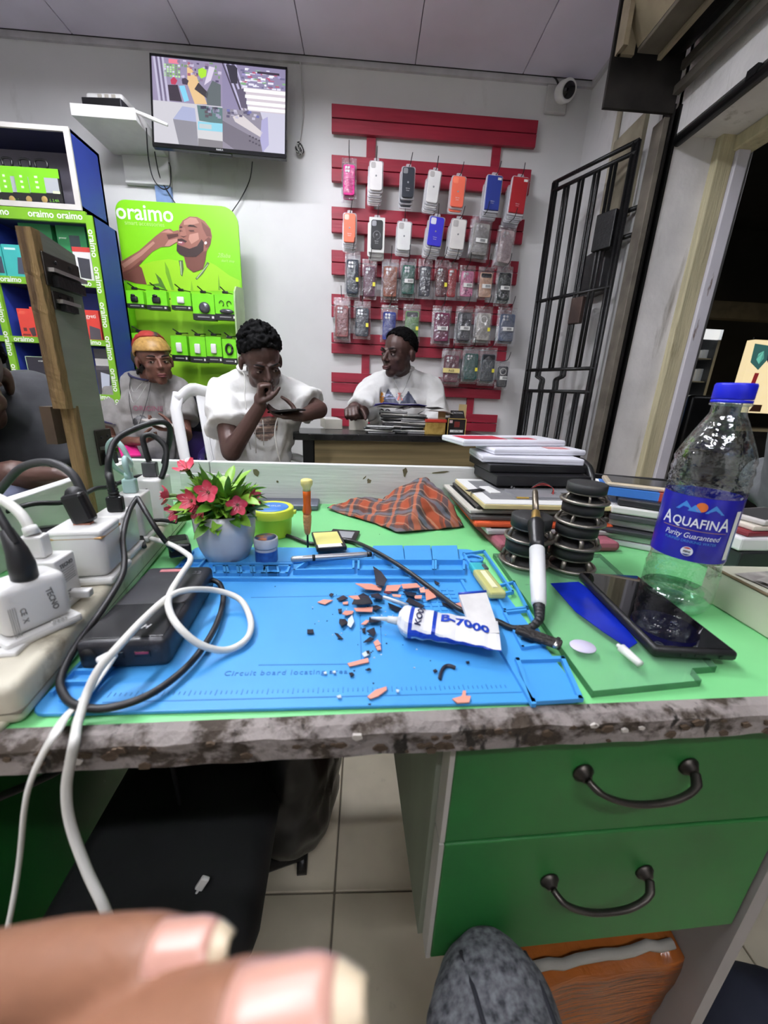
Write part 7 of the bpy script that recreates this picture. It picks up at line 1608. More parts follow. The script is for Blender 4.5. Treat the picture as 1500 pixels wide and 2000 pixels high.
v_, f_ = textmesh('B-7000', .017, 0, bold=.0006); q, f_ = ontube(v_, f_, .66, -.006, 0); part('lettering', MB().add(q, f_), btM, gt)
v_, f_ = textmesh('KOOCU', .0085, 0, bold=.0003); q, f_ = ontube(v_, f_, .245, -.001, radians(86)); part('lettering', MB().add(q, f_), mat('dark navy print', (30, 34, 70)), gt)
fl0 = [DZ(*zS(1110, 262), MT+.026), DZ(*zS(1310, 245), MT+.026), DZ(*zS(1410, 545), MT+.020), DZ(*zS(1215, 560), MT+.020)]
gi = FR[gt.name].inverted()
part('rolled_end', MB().poly([gi @ p for p in fl0]).poly([gi @ (p-V(0, 0, .004)) for p in fl0][::-1]).add([gi @ p for p in fl0]+[gi @ (p-V(0, 0, .004)) for p in fl0], [(0, 4, 5, 1), (1, 5, 6, 2), (2, 6, 7, 3), (3, 7, 4, 0)]), mat('worn white foil end', (212, 210, 208), rough=.4, var=.08, scale=40), gt, bevel=.0012)
part('crimp_edge', MB().tube([gi @ fl0[0], gi @ fl0[1]], .0018, 6), btM, gt)
# ---- craft knife
k0, k1 = DZ(930, 1112, MT+.006), DZ(970, 1166, MT+.006); d = k1-k0; KF = T(k0.x, k0.y, MT+.0095) @ Matrix.Rotation(math.atan2(d.y, d.x), 4, 'Z')
kn_ = thing('clear_cutter', 'clear yellowish cutter with a teal neck in the mat tray', 'cutter', M=KF)
part('handle', MB().box((d.length*.62, 0, 0), (d.length*.85, .022, .010), bev=.003, seg=2), mat('yellowish clear plastic', (206, 204, 130), rough=.12, alpha=.8), kn_)
part('core', MB().box((d.length*.6, 0, .0055), (d.length*.6, .007, .002), bev=.0008), mat('pale core', (226, 224, 186), rough=.3), kn_)
part('neck', MB().box((.006, 0, 0), (.026, .020, .011), bev=.003), mat('teal plastic', (56, 170, 182), rough=.35), kn_)
part('slider', MB().box((.012, .008, .006), (.014, .006, .003), bev=.001), mat('dark slider', (60, 70, 74)), kn_)
# ---- glass plate, film, pick, nozzle
gpM = mat('green edged plate glass', (150, 205, 165), rough=.03, var=.02, alpha=.22, spec=.8); geM = mat('deep green glass edge', (44, 104, 62), rough=.1, var=.2, scale=40, alpha=.85)
GPL = [(.203, .264), (.314, .278), (.318, .294), (.346, .297), (.372, .43), (.392, .57), (.209, .561)]; gz = .0075
gl = thing('glass_plate', 'thick green-edged sheet of glass on the bench beside the mat', 'glass plate', (.30, .42, ZT+.0004))
n = len(GPL); PT = [V(x-.30, y-.42, 0) for x, y in GPL]
part('sheet', MB().poly([p+V(0, 0, gz) for p in PT]).poly(PT[::-1]), gpM, gl)
part('cut_edge', MB().add(PT+[p+V(0, 0, gz) for p in PT], [(i, (i+1) % n, (i+1) % n+n, i+n) for i in range(n)]), geM, gl)
GT = ZT+.0004+gz
FPs = [(1075, 1139), (1130, 1136), (1190, 1180), (1245, 1255), (1228, 1266), (1180, 1235), (1125, 1195)]
W = [DZ(*p, GT+.001) for p in FPs]; c = sum(W, V(0, 0, 0))/len(W)
o = solo('blue_film', MB().prism([(p.x-c.x, p.y-c.y) for p in W][::-1], 0, .0006), mat('glossy blue film', (16, 36, 150), rough=.15, var=.2, scale=20), 'glossy blue plastic film under the black phone', 'film', (c.x, c.y, GT+.0004))
p = DZ(1138, 1264, GT); solo('white_pick', MB().lathe([(.001, 0), (.0125, 0), (.0130, .0007), (.0125, .0012), (.001, .0012)], 28), mat('milky lilac plastic', (206, 200, 222), rough=.35), 'round milky white opening pick on the glass plate', 'pick', M=T(p.x, p.y, GT+.0004) @ S(1, .85, 1) @ RX(180) @ T(0, 0, -.0012))
n0, n1 = DZ(1213, 1268, GT+.004), DZ(1250, 1300, GT+.003); d = n1-n0
nz = thing('white_nozzle', 'small white nozzle tip beside the black phone', 'nozzle', (n0.x, n0.y, GT+.0054)); part('tip', MB().cyl((0, 0, 0), (d.x, d.y, -.001), .0046, .0036, 12), whiteM, nz); part('mouth', MB().cyl((0, 0, 0), (-d.x*.2, -d.y*.2, 0), .0026, .0022, 10), whiteM, nz)
# ---- black phone
pf2 = T(.3355, .3880, GT+.0012) @ RZ(-4.5)
bp_ = thing('black_smartphone', 'large black smartphone in a soft case on the glass plate', 'phone', M=pf2)
part('case', MB().box((0, 0, .0055), (.082, .168, .011), bev=.004, seg=3, sm=True), mat('soft black case', (22, 22, 24), rough=.45), bp_)
part('screen', MB().box((0, 0, .0112), (.074, .160, .0008), bev=.0003), mat('black mirror glass', (8, 8, 10), rough=.04, coat=.5), bp_)
for x, w in ((-.012, .006), (.004, .010), (.024, .003)): part('port', MB().box((x, -.0842, .005), (w, .001, .0025)), ironM, bp_)
# ---- loudspeaker drivers in two stacks
spM = mat('tarnished steel', (140, 134, 124), rough=.38, metal=.8, var=.25, scale=40); mgM = mat('dusty black magnet', (38, 38, 38), rough=.6, var=.2)
def driver(x, y, z, r, h, label, rz):
    t = thing('speaker_driver', label, 'speaker', (x, y, z), rz, 'salvaged speaker drivers')
    part('flange', MB().tube([V(r*cos(a*pi/14), r*sin(a*pi/14), .0028) for a in range(29)], .0026, 7), spM, t)
    part('rim_plate', MB().lathe([(r*.98, .001), (r*.98, .003), (r*.80, .0035), (r*.80, .0015)], 26, cap=False), spM, t)
    for k in range(5):
        a = k*2*pi/5
        part('strut', MB().tube([V(r*.92*cos(a), r*.92*sin(a), .003), V(r*.86*cos(a), r*.86*sin(a), h*.35), V(r*.74*cos(a), r*.74*sin(a), h*.48)], .0036, 6, flat=.5), spM, t)
    part('cone', MB().lathe([(r*.8, .002), (r*.3, h*.42), (.001, h*.44)], 20, cap=False), mat('dark paper cone', (26, 25, 24), rough=.8), t)
    part('top_plate', MB().lathe([(.001, h*.46), (r*.80, h*.46), (r*.84, h*.50), (r*.84, h*.55), (.001, h*.55)], 26), spM, t)
    part('magnet', MB().lathe([(.001, h*.55), (r*.86, h*.55), (r*.86, h*.97), (r*.80, h), (.001, h)], 28), mgM, t)
    part('solder_lug', MB().box((r*.9, 0, h*.42), (.006, .008, .0012)), chromeM, t)
    return t
z = GT+.0004
for i, (r, h, dx) in enumerate(((.0355, .038, 0), (.034, .037, .002))): driver(.247+dx, .532, z, r, h, ['bottom', 'top'][i]+' speaker driver of the short stack behind the soldering iron', i*40); z += h+.0004
z = GT+.0004
for i, (r, h, dx) in enumerate(((.035, .035, 0), (.034, .034, .001), (.0325, .031, .0035), (.031, .028, .004))): driver(.312+dx, .520, z, r, h, ['bottom', 'second', 'third', 'top'][i]+' speaker driver from below in the tall stack by the phone', i*33+10); z += h+.0004
# ---- soldering iron leaning on the short stack
i0 = V(.206, .386, GT+.0105); i1 = WY(1045, 958, .565); d = i1-i0; LI = d.length; IF = T(i0) @ d.to_track_quat('Z', 'Y').to_matrix().to_4x4()
si = thing('soldering_iron', 'white and black soldering iron leaning on the short speaker stack', 'soldering iron', M=IF)
part('handle', MB().lathe([(.001, 0), (.0075, 0), (.0085, .004), (.0095, .03), (.0098, LI*.42)], 20), mat('glossy white handle', (222, 222, 222), rough=.25), si)
part('grip', MB().lathe([(.0098, LI*.42), (.0092, LI*.48), (.0105, LI*.56), (.0118, LI*.63), (.0112, LI*.66), (.0085, LI*.68)], 20), blackM, si)
part('white_mark', MB().box((-.002, -.0100, LI*.50), (.010, .002, .010)), stickM, si)
part('collar', MB().lathe([(.0085, LI*.67), (.0078, LI*.69), (.0062, LI*.72), (.0060, LI*.76), (.005, LI*.77)], 16), mat('brass nut', (176, 146, 84), rough=.35, metal=.8), si)
part('tip', MB().lathe([(.0046, LI*.76), (.0046, LI*.97), (.0036, LI), (.001, LI*1.002)], 14), mat('heat-stained steel', (132, 122, 108), rough=.35, metal=.9, var=.3, scale=40), si)
part('dial', MB().lathe([(.004, 0), (.0038, .0012), (.001, .0014)], 16, M=T(0, -.0092, LI*.17) @ RX(90)), darkmetM, si)
dn = -d.normalized(); rlm = MB(); q0 = i0.copy(); P = cr([i0, i0+dn*.012+V(0, 0, .002), V(.196, .362, MT+.010), V(.184, .352, MT+.008)], 5)
mb = MB(); mb.tube(P, [.0062-.0002*k for k in range(len(P))], 10); part('strain_relief', mb, gcab, si, world=True)
for k in range(0, len(P), 2): part('relief_ring', MB().ell((0, 0, 0), (.0072-.0002*k,)*3, T(P[k]), 10, 6), gcab, si, world=True)
P = [V(.184, .352, MT+.008)]+CP([(1000, 1226, MT+.004), (975, 1215, MT+.006), (940, 1205, MT+.008), (895, 1188, MT+.010), (850, 1155, MT+.008), (800, 1118, MT+.012), (760, 1092, MT+.014), (720, 1070, MT+.012), (690, 1058, ZT+.006), (655, 1053, ZT+.006), (610, 1062, ZT+.004), (560, 1046, ZT+.004), (500, 1032, ZT+.004), (460, 1025, ZT+.004)])
cable(P, .0032, gcab, 'black soldering iron lead curving behind the glue tube and pot')
p = DZ(1050, 1252, MT+.004); cl_ = thing('scorched_clip', 'scorched black clip on the mat edge below the soldering iron', 'clip', M=T(p.x, p.y, MT+.006) @ RZ(-38))
part('jaw', MB().box((0, 0, .003), (.045, .014, .006), bev=.002), mat('charred plastic', (32, 28, 26), rough=.6, var=.4, scale=80, bump=.5, bscale=200), cl_); part('pin', MB().cyl((.018, -.008, .004), (.018, .008, .004), .0025, n=8), chromeM, cl_)
# ---- water bottle
BP = V(.4035, .4270, ZT+.0005)
bo_ = thing('water_bottle', 'clear plastic water bottle with a blue label and cap', 'bottle', BP, math.degrees(math.atan2(-BP.y, -BP.x))+90)
pet = clearmat('clear thin plastic', (240, 246, 244), .07, .75, .06, .35, 55)
HB = WY(1420, 748, BP.y).z-BP.z
prof = [(.001, .004), (.016, .003), (.026, 0), (.033, .003), (.0378, .012), (.039, .022), (.0385, .036), (.039, .040), (.0378, .046), (.039, .052), (.0372, .060), (.0366, .068), (.0380, .073)]
prof += [(.0380, .150), (.0392, .154), (.0378, .160), (.0394, .166), (.0378, .172), (.0392, .178), (.0372, .185), (.0384, .190), (.0360, .197), (.0320, .207), (.0270, .218), (.0215, .230), (.0165, .240), (.0160, HB-.022)]
wob = lambda r, z: r
part('body', MB().lathe(prof, 40, cap=False), pet, bo_)
part('water', MB().lathe([(.001, .005), (.032, .005), (.0365, .013), (.0374, .024), (.001, .024)], 32), clearmat('still water', (206, 236, 222), .10, .7, .03, .2, 60), bo_)
part('neck_ring', MB().lathe([(.0165, HB-.024), (.0190, HB-.023), (.0190, HB-.021), (.0165, HB-.020)], 28, cap=False), pet, bo_)
part('cap', MB().lathe([(.0180, HB-.017), (.0186, HB-.016), (.0186, HB-.002), (.0176, HB), (.001, HB)], 36), mat('bright blue cap', (26, 34, 196), rough=.35, var=.03), bo_)
part('cap_band', MB().lathe([(.0182, HB-.0205), (.0186, HB-.0200), (.0186, HB-.0178), (.0182, HB-.0175)], 36, cap=False), MATS['bright blue cap'], bo_)
RL = .0383
lbl = part('label', MB().lathe([(RL, .0735), (RL, .1495)], 48, cap=False), mat('deep blue label film', (24, 26, 128), c2=(40, 36, 166), rough=.22, scale=22, spec=.7), bo_)
def bend(v, f, z0, mt_, lay=1, x0=0., nm='lettering'):
    q = []
    for (x, y, z) in v:
        a = -pi/2+(x+x0)/RL; r = RL+.0003*lay; q.append(V(r*cos(a), r*sin(a), z0+y))
    part(nm, MB().add(q, f), mt_, lbl)
silver = mat('silvery print', (226, 228, 236), rough=.35)
v, f = textmesh('QUAFIN', .0150, 0, sx=.80, bold=.0002); bend(v, f, .1145, silver, 2)
v, f = textmesh('A', .0220, 0, sx=.72, bold=.0002); bend(v, f, .1135, silver, 2, -.0285); bend(v, f, .1135, silver, 2, .0280)
v, f = textmesh('Purity Guaranteed', .0090, 0, shear=.25, sx=.80); bend(v, f, .1010, silver, 2)
v, f = textmesh('PURIFIED DRINKING WATER', .0046, 0, sx=.86); bend(v, f, .0955, mat('cyan print', (60, 130, 206), rough=.4), 2)
bend([(-.032+.0064*(i//2), (.0 if i % 2 else .0006), 0) for i in range(22)], [(2*i, 2*i+1, 2*i+3, 2*i+2) for i in range(10)], .1105, mat('bronze line', (176, 130, 90)), 2, nm='rule_line')
skyb = mat('pale blue peaks', (70, 140, 216), rough=.4)
for (a, b_, c_, h_) in ((-.022, -.013, -.004, .011), (-.010, -.004, .003, .008), (.006, .014, .024, .010)): bend([(a, 0, 0), (b_, h_, 0), (c_, 0, 0)], [(0, 2, 1)], .1325, skyb, 2, nm='peak')
bend([(.0055*cos(k*pi/9), .0055*sin(k*pi/9)+.006, 0) for k in range(18)], [tuple(range(18))], .1325, mat('orange sun', (214, 110, 50), rough=.4), 1, .002, nm='sun')
bend([(.0058*cos(k*pi/9), .0058*sin(k*pi/9), 0) for k in range(18)], [tuple(range(18))], .0850, silver, 2, nm='round_emblem')
bend([(.0050*cos(k*pi/9), .0050*sin(k*pi/9), 0) for k in range(2, 8)], [tuple(range(6))], .0850, mat('red half', (190, 40, 44)), 3, nm='emblem_half')
bend([(.0050*cos(k*pi/9), .0050*sin(k*pi/9), 0) for k in range(11, 17)], [tuple(range(6))], .0850, mat('blue half', (24, 50, 120)), 3, nm='emblem_half')
v, f = textmesh('PEPSI', .0030, 0, bold=.0001); bend(v, f, .0840, inkM, 4)
bend([(-.0035+.007*(i % 2), -.045+.0045*(i//2), 0) for i in range(28)], [(2*i, 2*i+1, 2*i+3, 2*i+2) for i in range(13)], .1235, stickM, 2, .042, nm='side_panel_print')
# ---- stack of tablets on the left pile
def slab(zt, h, fl, fr, dep, col, label, cat, name, skew=0., parts=None, bev=.002, rough=.35):
    a = DZ(fl[0], fl[1], zt); b_ = DZ(fr[0], fr[1], zt); d = b_-a; w = d.length
    M = T(a.x, a.y, zt-h) @ Matrix.Rotation(math.atan2(d.y, d.x), 4, 'Z') @ RZ(skew)
    t = thing(name, label, cat, M=M)
    part('body', MB().box((w/2, dep/2, h/2), (w, dep, h), bev=min(bev, h*.45), seg=2), mat('slab %d %d %d' % col, col, rough=rough, var=.06), t)
    if parts: parts(t, w, dep, h)
    return t
def glass(t, w, d, h): part('glass', MB().box((w/2, d/2, h+.0002), (w*.92, d*.90, .0006)), mat('dark glass', (26, 27, 30)), t)
z0 = ZT+.0004
slab(z0+.018, .018, (978, 1062), (1216, 1060), .16, (150, 84, 96), 'dusty pink tablet sleeve at the bottom of the pile', 'tablet sleeve', 'tablet_sleeve', bev=.008, rough=.8)
slab(z0+.0265, .008, (953, 1036), (1208, 1038), .19, (168, 166, 166), 'silver tablet resting on the dusty pink sleeve', 'tablet', 'old_tablet', parts=glass)
slab(z0+.037, .010, (928, 1020), (1200, 1026), .20, (206, 84, 44), 'orange tablet sleeve in the middle of the pile', 'tablet sleeve', 'tablet_sleeve', bev=.004, rough=.8)
slab(z0+.045, .0075, (920, 1008), (1205, 1014), .19, (84, 82, 80), 'dark grey tablet above the orange sleeve', 'tablet', 'old_tablet', parts=glass)
slab(z0+.0525, .007, (918, 996), (1202, 1000), .20, (196, 192, 182), 'pale tablet above the dark grey one', 'tablet', 'old_tablet', parts=glass)
slab(z0+.0595, .0065, (932, 988), (1198, 994), .19, (60, 58, 56), 'black tablet just under the gold-rimmed one', 'tablet', 'old_tablet', parts=glass)
def gold_tab(t, w, d, h):
    part('white_bezel', MB().box((w/2, d/2, h+.0006), (w*.985, d*.98, .0012)), whiteM, t)
    part('open_bay', MB().box((w*.5, d*.52, h+.0014), (w*.82, d*.74, .0006)), mat('grey open bay', (120, 120, 122), rough=.5, var=.15, scale=40), t)
    part('battery_plate', MB().box((w*.5, d*.34, h+.003), (w*.42, d*.28, .003), bev=.0005), mat('silver battery', (172, 172, 176), rough=.3, metal=.5), t)
    part('flex_tape', MB().box((w*.34, d*.20, h+.003), (.022, .010, .002)), mat('amber tape', (196, 158, 56), rough=.3), t)
    part('dark_board', MB().box((w*.74, d*.34, h+.0028), (.045, .02, .0026)), mat('dark circuit board', (44, 40, 36), rough=.5), t)
    part('white_chip', MB().box((w*.22, d*.44, h+.003), (.022, .05, .003), RZ(8), bev=.001), whiteM, t)
    part('black_flex', MB().box((w*.17, d*.36, h+.0045), (.04, .012, .001), RZ(24)), blackM, t)
    for k in range(3): part('wire', MB().tube(cr([(w*.62, d*.30+.004*k, h+.004), (w*.66, d*.42, h+.012), (w*.60, d*.50, h+.014+.003*k), (w*.52, d*.52, h+.005)], 5), .0007, 5), mat('red wire', (150, 40, 36)) if k < 2 else blackM, t)
slab(z0+.0700, .009, (946, 985), (1212, 990), .20, (206, 190, 140), 'opened white tablet with a gold rim and bare parts', 'tablet', 'opened_tablet', parts=gold_tab)
zb = z0+.0765
tz_ = zb
def vents(t, w, d, h):
    for k in range(5): part('vent', MB().box((.030+.006*k, -.0003, h*.62), (.003, .0008, h*.22), RY(25) @ I4), mat('grey vent', (120, 120, 122)), t)
bq = DZ(980, 938, zb+.018)
for k in range(2): pass
blk1 = slab(zb+.021, .0205, (972, 930), (1156, 932), .13, (22, 22, 24), 'lower black box with slanted vents on the opened tablet', 'box', 'black_box', parts=vents)
blk2 = slab(zb+.037, .0155, (958, 908), (1156, 912), .13, (26, 26, 28), 'upper black box under the white cartons', 'box', 'black_box')
zw = zb+.0375
def seam(t, w, d, h): part('lid_line', MB().box((w/2, d/2, h*.5), (w+.0004, d+.0004, .0006)), mat('carton seam', (150, 150, 158)), t)
def redprint(t, w, d, h):
    seam(t, w, d, h); part('red_print', MB().box((w*.26, d*.5, h+.0002), (w*.40, d*.6, .0004)), mat('crimson print', (190, 40, 62), rough=.4), t); part('red_print', MB().box((w*.66, d*.35, h+.0002), (w*.2, d*.3, .0004)), mat('crimson print', (190, 40, 62)), t); part('grey_print', MB().box((w*.52, d*.35, h+.0002), (w*.1, d*.3, .0004)), mat('grey print', (150, 150, 150)), t)
def sidered(t, w, d, h): seam(t, w, d, h); part('red_print', MB().box((w*.74, d*.3, h+.0002), (w*.24, d*.3, .0004)), mat('rose print', (196, 120, 120), rough=.4), t)
slab(zw+.0145, .014, (942, 890), (1143, 898), .12, (222, 222, 230), 'lowest white carton of the three on the black boxes', 'carton', 'white_carton', parts=seam, bev=.003)
slab(zw+.0275, .0125, (966, 877), (1146, 880), .10, (226, 226, 234), 'middle white carton with a rose print', 'carton', 'white_carton', parts=sidered, bev=.003)
slab(zw+.0410, .013, (906, 860), (1106, 861), .11, (228, 228, 236), 'topmost white carton with a crimson print', 'carton', 'white_carton', parts=redprint, bev=.003)
# ---- black carry tray behind
ct2 = thing('black_tray', 'black plastic tray with a curved handle behind the tablet pile', 'tray', M=BF @ T(.56, .475, ZT+.0004) @ RZ(-20))
part('floor', MB().bx(-.06, .20, 0, .13, 0, .006), blackM, ct2)
for (x0, x1, y0, y1) in ((-.06, .20, 0, .006), (-.06, .20, .124, .13), (-.06, -.054, 0, .13), (.194, .20, 0, .13)): part('wall', MB().bx(x0, x1, y0, y1, .006, .085), blackM, ct2, bevel=.002)
part('handle', MB().tube(cr([(-.052, .0, .02), (-.06, .004, .07), (-.066, .03, .108), (-.075, .09, .116), (-.085, .125, .10)], 6), .008, 10), blackM, ct2)
# ---- right pile of tablets behind the bottle
RF = V(.535, .620, 0)
cols = [((206, 206, 208), 'silver', .011), ((196, 196, 198), 'white', .011), ((54, 54, 58), 'black', .010), ((214, 214, 214), 'pale', .012), ((70, 70, 74), 'charcoal', .012), ((216, 214, 210), 'crinkled white', .013), ((40, 40, 44), 'jet black', .013)]
z = ZT+.0004
for i, (c_, nm, h) in enumerate(cols):
    t = thing('old_tablet', nm+' tablet, '+['lowest', 'second', 'third', 'fourth', 'fifth', 'sixth', 'topmost'][i]+' in the pile behind the bottle', 'tablet', M=T(.555-.004*(i % 3), .640+.006*(i % 2), z) @ RZ(-33+3*(i % 3)))
    part('body', MB().box((0, 0, h/2), (.225-.008*i, .125, h), bev=.003, seg=2), mat('slab %d %d %d' % c_, c_, rough=.35, var=.06), t); glass(t, 0, 0, 0) if False else part('glass', MB().box((0, 0, h+.0002), (.2-.008*i, .11, .0004)), mat('dark glass', (26, 27, 30)), t); z += h+.0008
t = thing('gradient_box', 'blue to red phone box on the right tablet pile', 'box', M=T(.520, .655, z) @ RZ(-27))
part('body', MB().box((0, 0, .007), (.17, .08, .014)), mat('blue printed card', (62, 120, 200), rough=.35), t); part('red_half', MB().box((.045, 0, .007), (.0815, .0806, .0144)), mat('rust red printed card', (170, 66, 56), rough=.35), t); part('end_flap', MB().box((-.087, 0, .007), (.006, .078, .013)), stickM, t); z2 = z+.0148
t = thing('gold_phone', 'pale gold phone lying screen up on the gradient box', 'phone', M=T(.518, .660, z2) @ RZ(-25)); part('body', MB().box((0, 0, .004), (.15, .074, .008), bev=.003), mat('pale gold shell', (206, 190, 164), rough=.3, metal=.3), t); part('screen', MB().box((.002, 0, .0082), (.138, .066, .0005)), mat('dark glass', (26, 27, 30)), t)
# right-hand pile beside the bottle
z = ZT+.0004
px0 = DZ(1455, 1075, .80)
for i, (c_, nm, h, w, d_, rz, cat) in enumerate((((40, 40, 44), 'black open phone box under the white carton', .046, .13, .09, 4, 'box'), ((224, 222, 222), 'white phone carton right of the bottle', .020, .14, .09, 2, 'carton'), ((120, 44, 52), 'dark red phone case on the white carton', .007, .13, .07, 8, 'phone case'), ((216, 206, 192), 'cream phone case on the dark red one', .008, .11, .07, 5, 'phone case'), ((196, 190, 186), 'worn silver phone at the top right of the bottle', .008, .10, .06, 14, 'phone'))):
    t = thing('stacked_'+cat.replace(' ', '_'), nm, cat, M=T(.615+.002*i, .545, z) @ RZ(rz))
    part('body', MB().box((0, 0, h/2), (w, d_, h), bev=min(.003, h*.3)), mat('slab %d %d %d' % c_, c_, rough=.35, var=.06), t)
    part('top_face', MB().box((0, 0, h+.0002), (w*.9, d_*.86, .0004)), mat('top %d' % i, [(30, 30, 32), (200, 198, 200), (150, 60, 66), (190, 184, 170), (60, 58, 58)][i], rough=.4), t); z += h+.0008
# ---- cream ledge at the right end
cl2 = thing('cream_ledge', 'worn cream wooden ledge at the right end of the bench', 'ledge', (.60, .42, ZT+.0004))
crm = mat('worn cream paint', (206, 206, 184), rough=.6, var=.07, scale=8); node_layer(crm, (120, 108, 78), 12, .64, .70)
part('block', MB().bx(.458, .80, .285, .448, ZT+.0005, .7985), crm, cl2, world=True, bevel=.002)
part('top_edge', MB().tube([V(.459, .29+.0155*k, .7985+.001*noise.noise(V(k, 2, 0))) for k in range(11)], .0022, 5), mat('chipped brown rim', (120, 104, 78), rough=.9, var=.3), cl2, world=True)
for k in range(3):
    mb = MB(); vs = []; 
    for i in range(6):
        for j in range(6): vs.append(((i/5-.5)*.16, (j/5-.5)*.12, .0008+.0025*abs(noise.noise(V(i*.7, j*.7, k*3)))))
    mb.add(vs, [(6*i+j, 6*(i+1)+j, 6*(i+1)+j+1, 6*i+j+1) for i in range(5) for j in range(5)], sm=True)
    solo('newspaper_sheet', mb, mat('grey newsprint', (190, 186, 178), c2=(140, 136, 130), rough=.8, scale=40), ['lowest', 'middle', 'top'][k]+' grey newspaper sheet on the cream ledge', 'newspaper', (.556+.01*k, .372-.006*k, .7992+.0038*k), 8+12*k)
# ================================================================== BEYOND THE SHOPFRONT
def outq(x0, y0, x1, y1, Y):
    a = WY(x0, (y0+y1)/2, Y); b_ = WY(x1, (y0+y1)/2, Y); return a.x, b_.x, WY((x0+x1)/2, y1, Y).z, WY((x0+x1)/2, y0, Y).z
x0, x1, z0_, z1_ = outq(1325, 642, 1393, 775, 4.4)
cb3 = thing('lit_shelf_cabinet', 'lit glass cabinet of small white boxes across the passage', 'cabinet', ((x0+x1)/2, 4.4, 0))
part('back', MB().bx(x0-.3, x1, 4.62, 4.65, 0, z1_), mat('cabinet back', (70, 72, 74), rough=.7), cb3, world=True)
part('lit_header', MB().bx(x0-.3, x1, 4.38, 4.4, z1_-.10, z1_), mat('backlit header', (230, 232, 234), emit=(235, 238, 240), es=.75), cb3, world=True)
part('post', MB().bx(x1-.03, x1, 4.38, 4.65, 0, z1_), mat('steel grey post', (120, 122, 124), metal=.5), cb3, world=True)
rs = random.Random(4); hh_ = (z1_-z0_)
for j in range(5):
    zz = z1_-.30-.24*j
    part('shelf', MB().bx(x0-.3, x1, 4.40, 4.62, zz, zz+.012), mat('steel grey post', (120, 122, 124)), cb3, world=True)
    for k in range(6):
        xx = x1-.06-.075*k; hq = rs.uniform(.08, .14); t = thing('small_carton', 'small pale carton on the lit cabinet shelf across the passage', 'carton', (xx, 4.47, zz+.0125), 0, 'cartons in the lit cabinet'); part('carton', MB().bx(-.032, .032, 0, .08, 0, hq), mat('pale carton with added glow', (196, 200, 204), rough=.5, emit=(150, 155, 160), es=.18), t)  # cabinet light on the cartons is put in as a faint glow of their own
x0, x1, z0_, z1_ = outq(1452, 665, 1560, 808, 4.0)
sg_ = thing('lightbox_sign', 'warm backlit advertising panel across the passage', 'sign', ((x0+x1)/2, 4.0, z0_))
part('panel', MB().bx(x0, x1, 4.0, 4.08, z0_, z1_), mat('warm backlit panel', (250, 232, 190), emit=(246, 224, 176), es=.85), sg_, world=True)
part('frame', MB().bx(x0-.02, x1, 3.99, 4.0, z1_, z1_+.02).bx(x0-.02, x1, 3.99, 4.0, z0_-.02, z0_), blackM, sg_, world=True)
LB = vmat('backlit print', rough=.4, emit=.5)
w_ = x1-x0; h_ = z1_-z0_
for nm, pts, c_ in (('printed_gem', [(.02, .95), (.30, .93), (.36, .78), (.22, .60), (.04, .70)], (70, 120, 116)), ('printed_glow', [(.14, .82), (.22, .86), (.26, .76), (.2, .68), (.13, .74)], (150, 226, 206)), ('printed_watch', [(.18, .56), (.26, .56), (.24, .36), (.16, .36)], (160, 50, 56)), ('printed_strap', [(.16, .40), (.25, .42), (.22, .26), (.12, .26)], (60, 40, 44)), ('printed_disc', [(.40+.09*cos(k*pi/8), .80+.11*sin(k*pi/8)) for k in range(16)], (40, 24, 60)), ('printed_device', [(.28, .02), (.5, .02), (.5, .12), (.34, .12)], (60, 38, 30))):
    part(nm, MB().poly([V(x0+w_*u, 3.998, z0_+h_*v) for u, v in pts], col=c_), LB, sg_, world=True)
x0, x1, z0_, z1_ = outq(1312, 765, 1338, 822, 3.6)
mo = thing('lit_monitor', 'lit blue computer monitor on the dark counter outside', 'monitor', ((x0+x1)/2, 3.6, z0_), 0)
part('screen', MB().bx(x0-.25, x1, 3.60, 3.62, z0_, z1_), mat('blue lit screen', (90, 150, 230), c2=(190, 215, 245), emit=(96, 156, 236), es=.9, scale=2), mo, world=True)
part('rear_shell', MB().bx(x0-.27, x1+.02, 3.62, 3.66, z0_-.03, z1_+.02), blackM, mo, world=True)
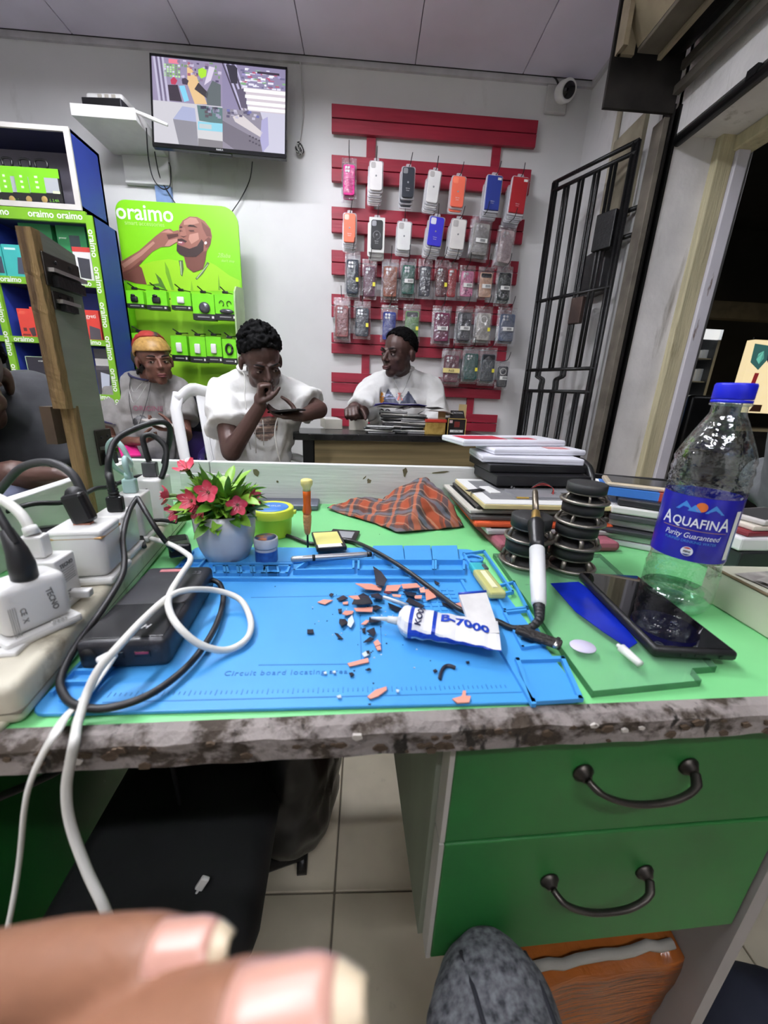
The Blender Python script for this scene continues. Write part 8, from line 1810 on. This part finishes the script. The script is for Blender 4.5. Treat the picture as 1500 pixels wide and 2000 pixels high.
part('stand', MB().bx((x0+x1)/2-.15, (x0+x1)/2-.11, 3.62, 3.66, z0_-.16, z0_-.02), blackM, mo, world=True)
x0, x1, z0_, z1_ = outq(1300, 838, 1560, 930, 3.4)
co = thing('dark_counter', 'dark counter in the passage beyond the shopfront', 'counter', ((x0+x1)/2, 3.5, 0))
part('top', MB().bx(1.75, 4.8, 3.35, 4.2, z1_-.05, z1_-.01), mat('dark counter top', (34, 32, 30), rough=.5), co, world=True)
part('front', MB().bx(1.8, 4.75, 3.38, 3.42, 0, z1_-.05), mat('dark counter front', (40, 38, 36), rough=.7), co, world=True)
x0, x1, z0_, z1_ = outq(1335, 770, 1440, 860, 3.2)
oc_ = thing('black_swivel_chair', 'black chair back standing beyond the shopfront', 'chair', ((x0+x1)/2, 3.2, 0))
part('backrest', MB().box(((x0+x1)/2, 3.2, (z0_+z1_)/2-.05), (x1-x0, .07, .45), bev=.03, seg=3, sm=True), blackM, oc_, world=True); part('seat', MB().box(((x0+x1)/2, 2.98, .46), (.46, .44, .07), bev=.03, seg=3, sm=True), blackM, oc_, world=True); part('gas_lift', MB().cyl(((x0+x1)/2, 3.0, .05), ((x0+x1)/2, 3.0, .44), .03), blackM, oc_, world=True); part('base', MB().lathe([(.25, 0), (.25, .03), (.04, .06), (.001, .06)], 20, M=T((x0+x1)/2, 3.0, 0)), blackM, oc_, world=True); part('back_bar', MB().box(((x0+x1)/2, 3.17, .58), (.06, .03, .26)), blackM, oc_, world=True)
# dark bag hanging outside the bench on the right
bg2 = thing('dark_shoulder_bag', 'dark bag on the floor right of the bench', 'bag', (.80, .62, 0))
b2 = MB(); b2.ell((0, 0, .24), (.13, .10, .24)); b2.cap((-.05, 0, .10), (.05, 0, .10), .1, .1)
me = remesh(b2, 'bag', mat('dark bag cloth', (28, 28, 32), rough=.8), .012, 4, folds(.008, 14, .003, 30, 31)); zm = min(v.co.z for v in me.vertices)
for v in me.vertices: v.co.z = max(0, v.co.z-zm)
part('bag', me, None, bg2)
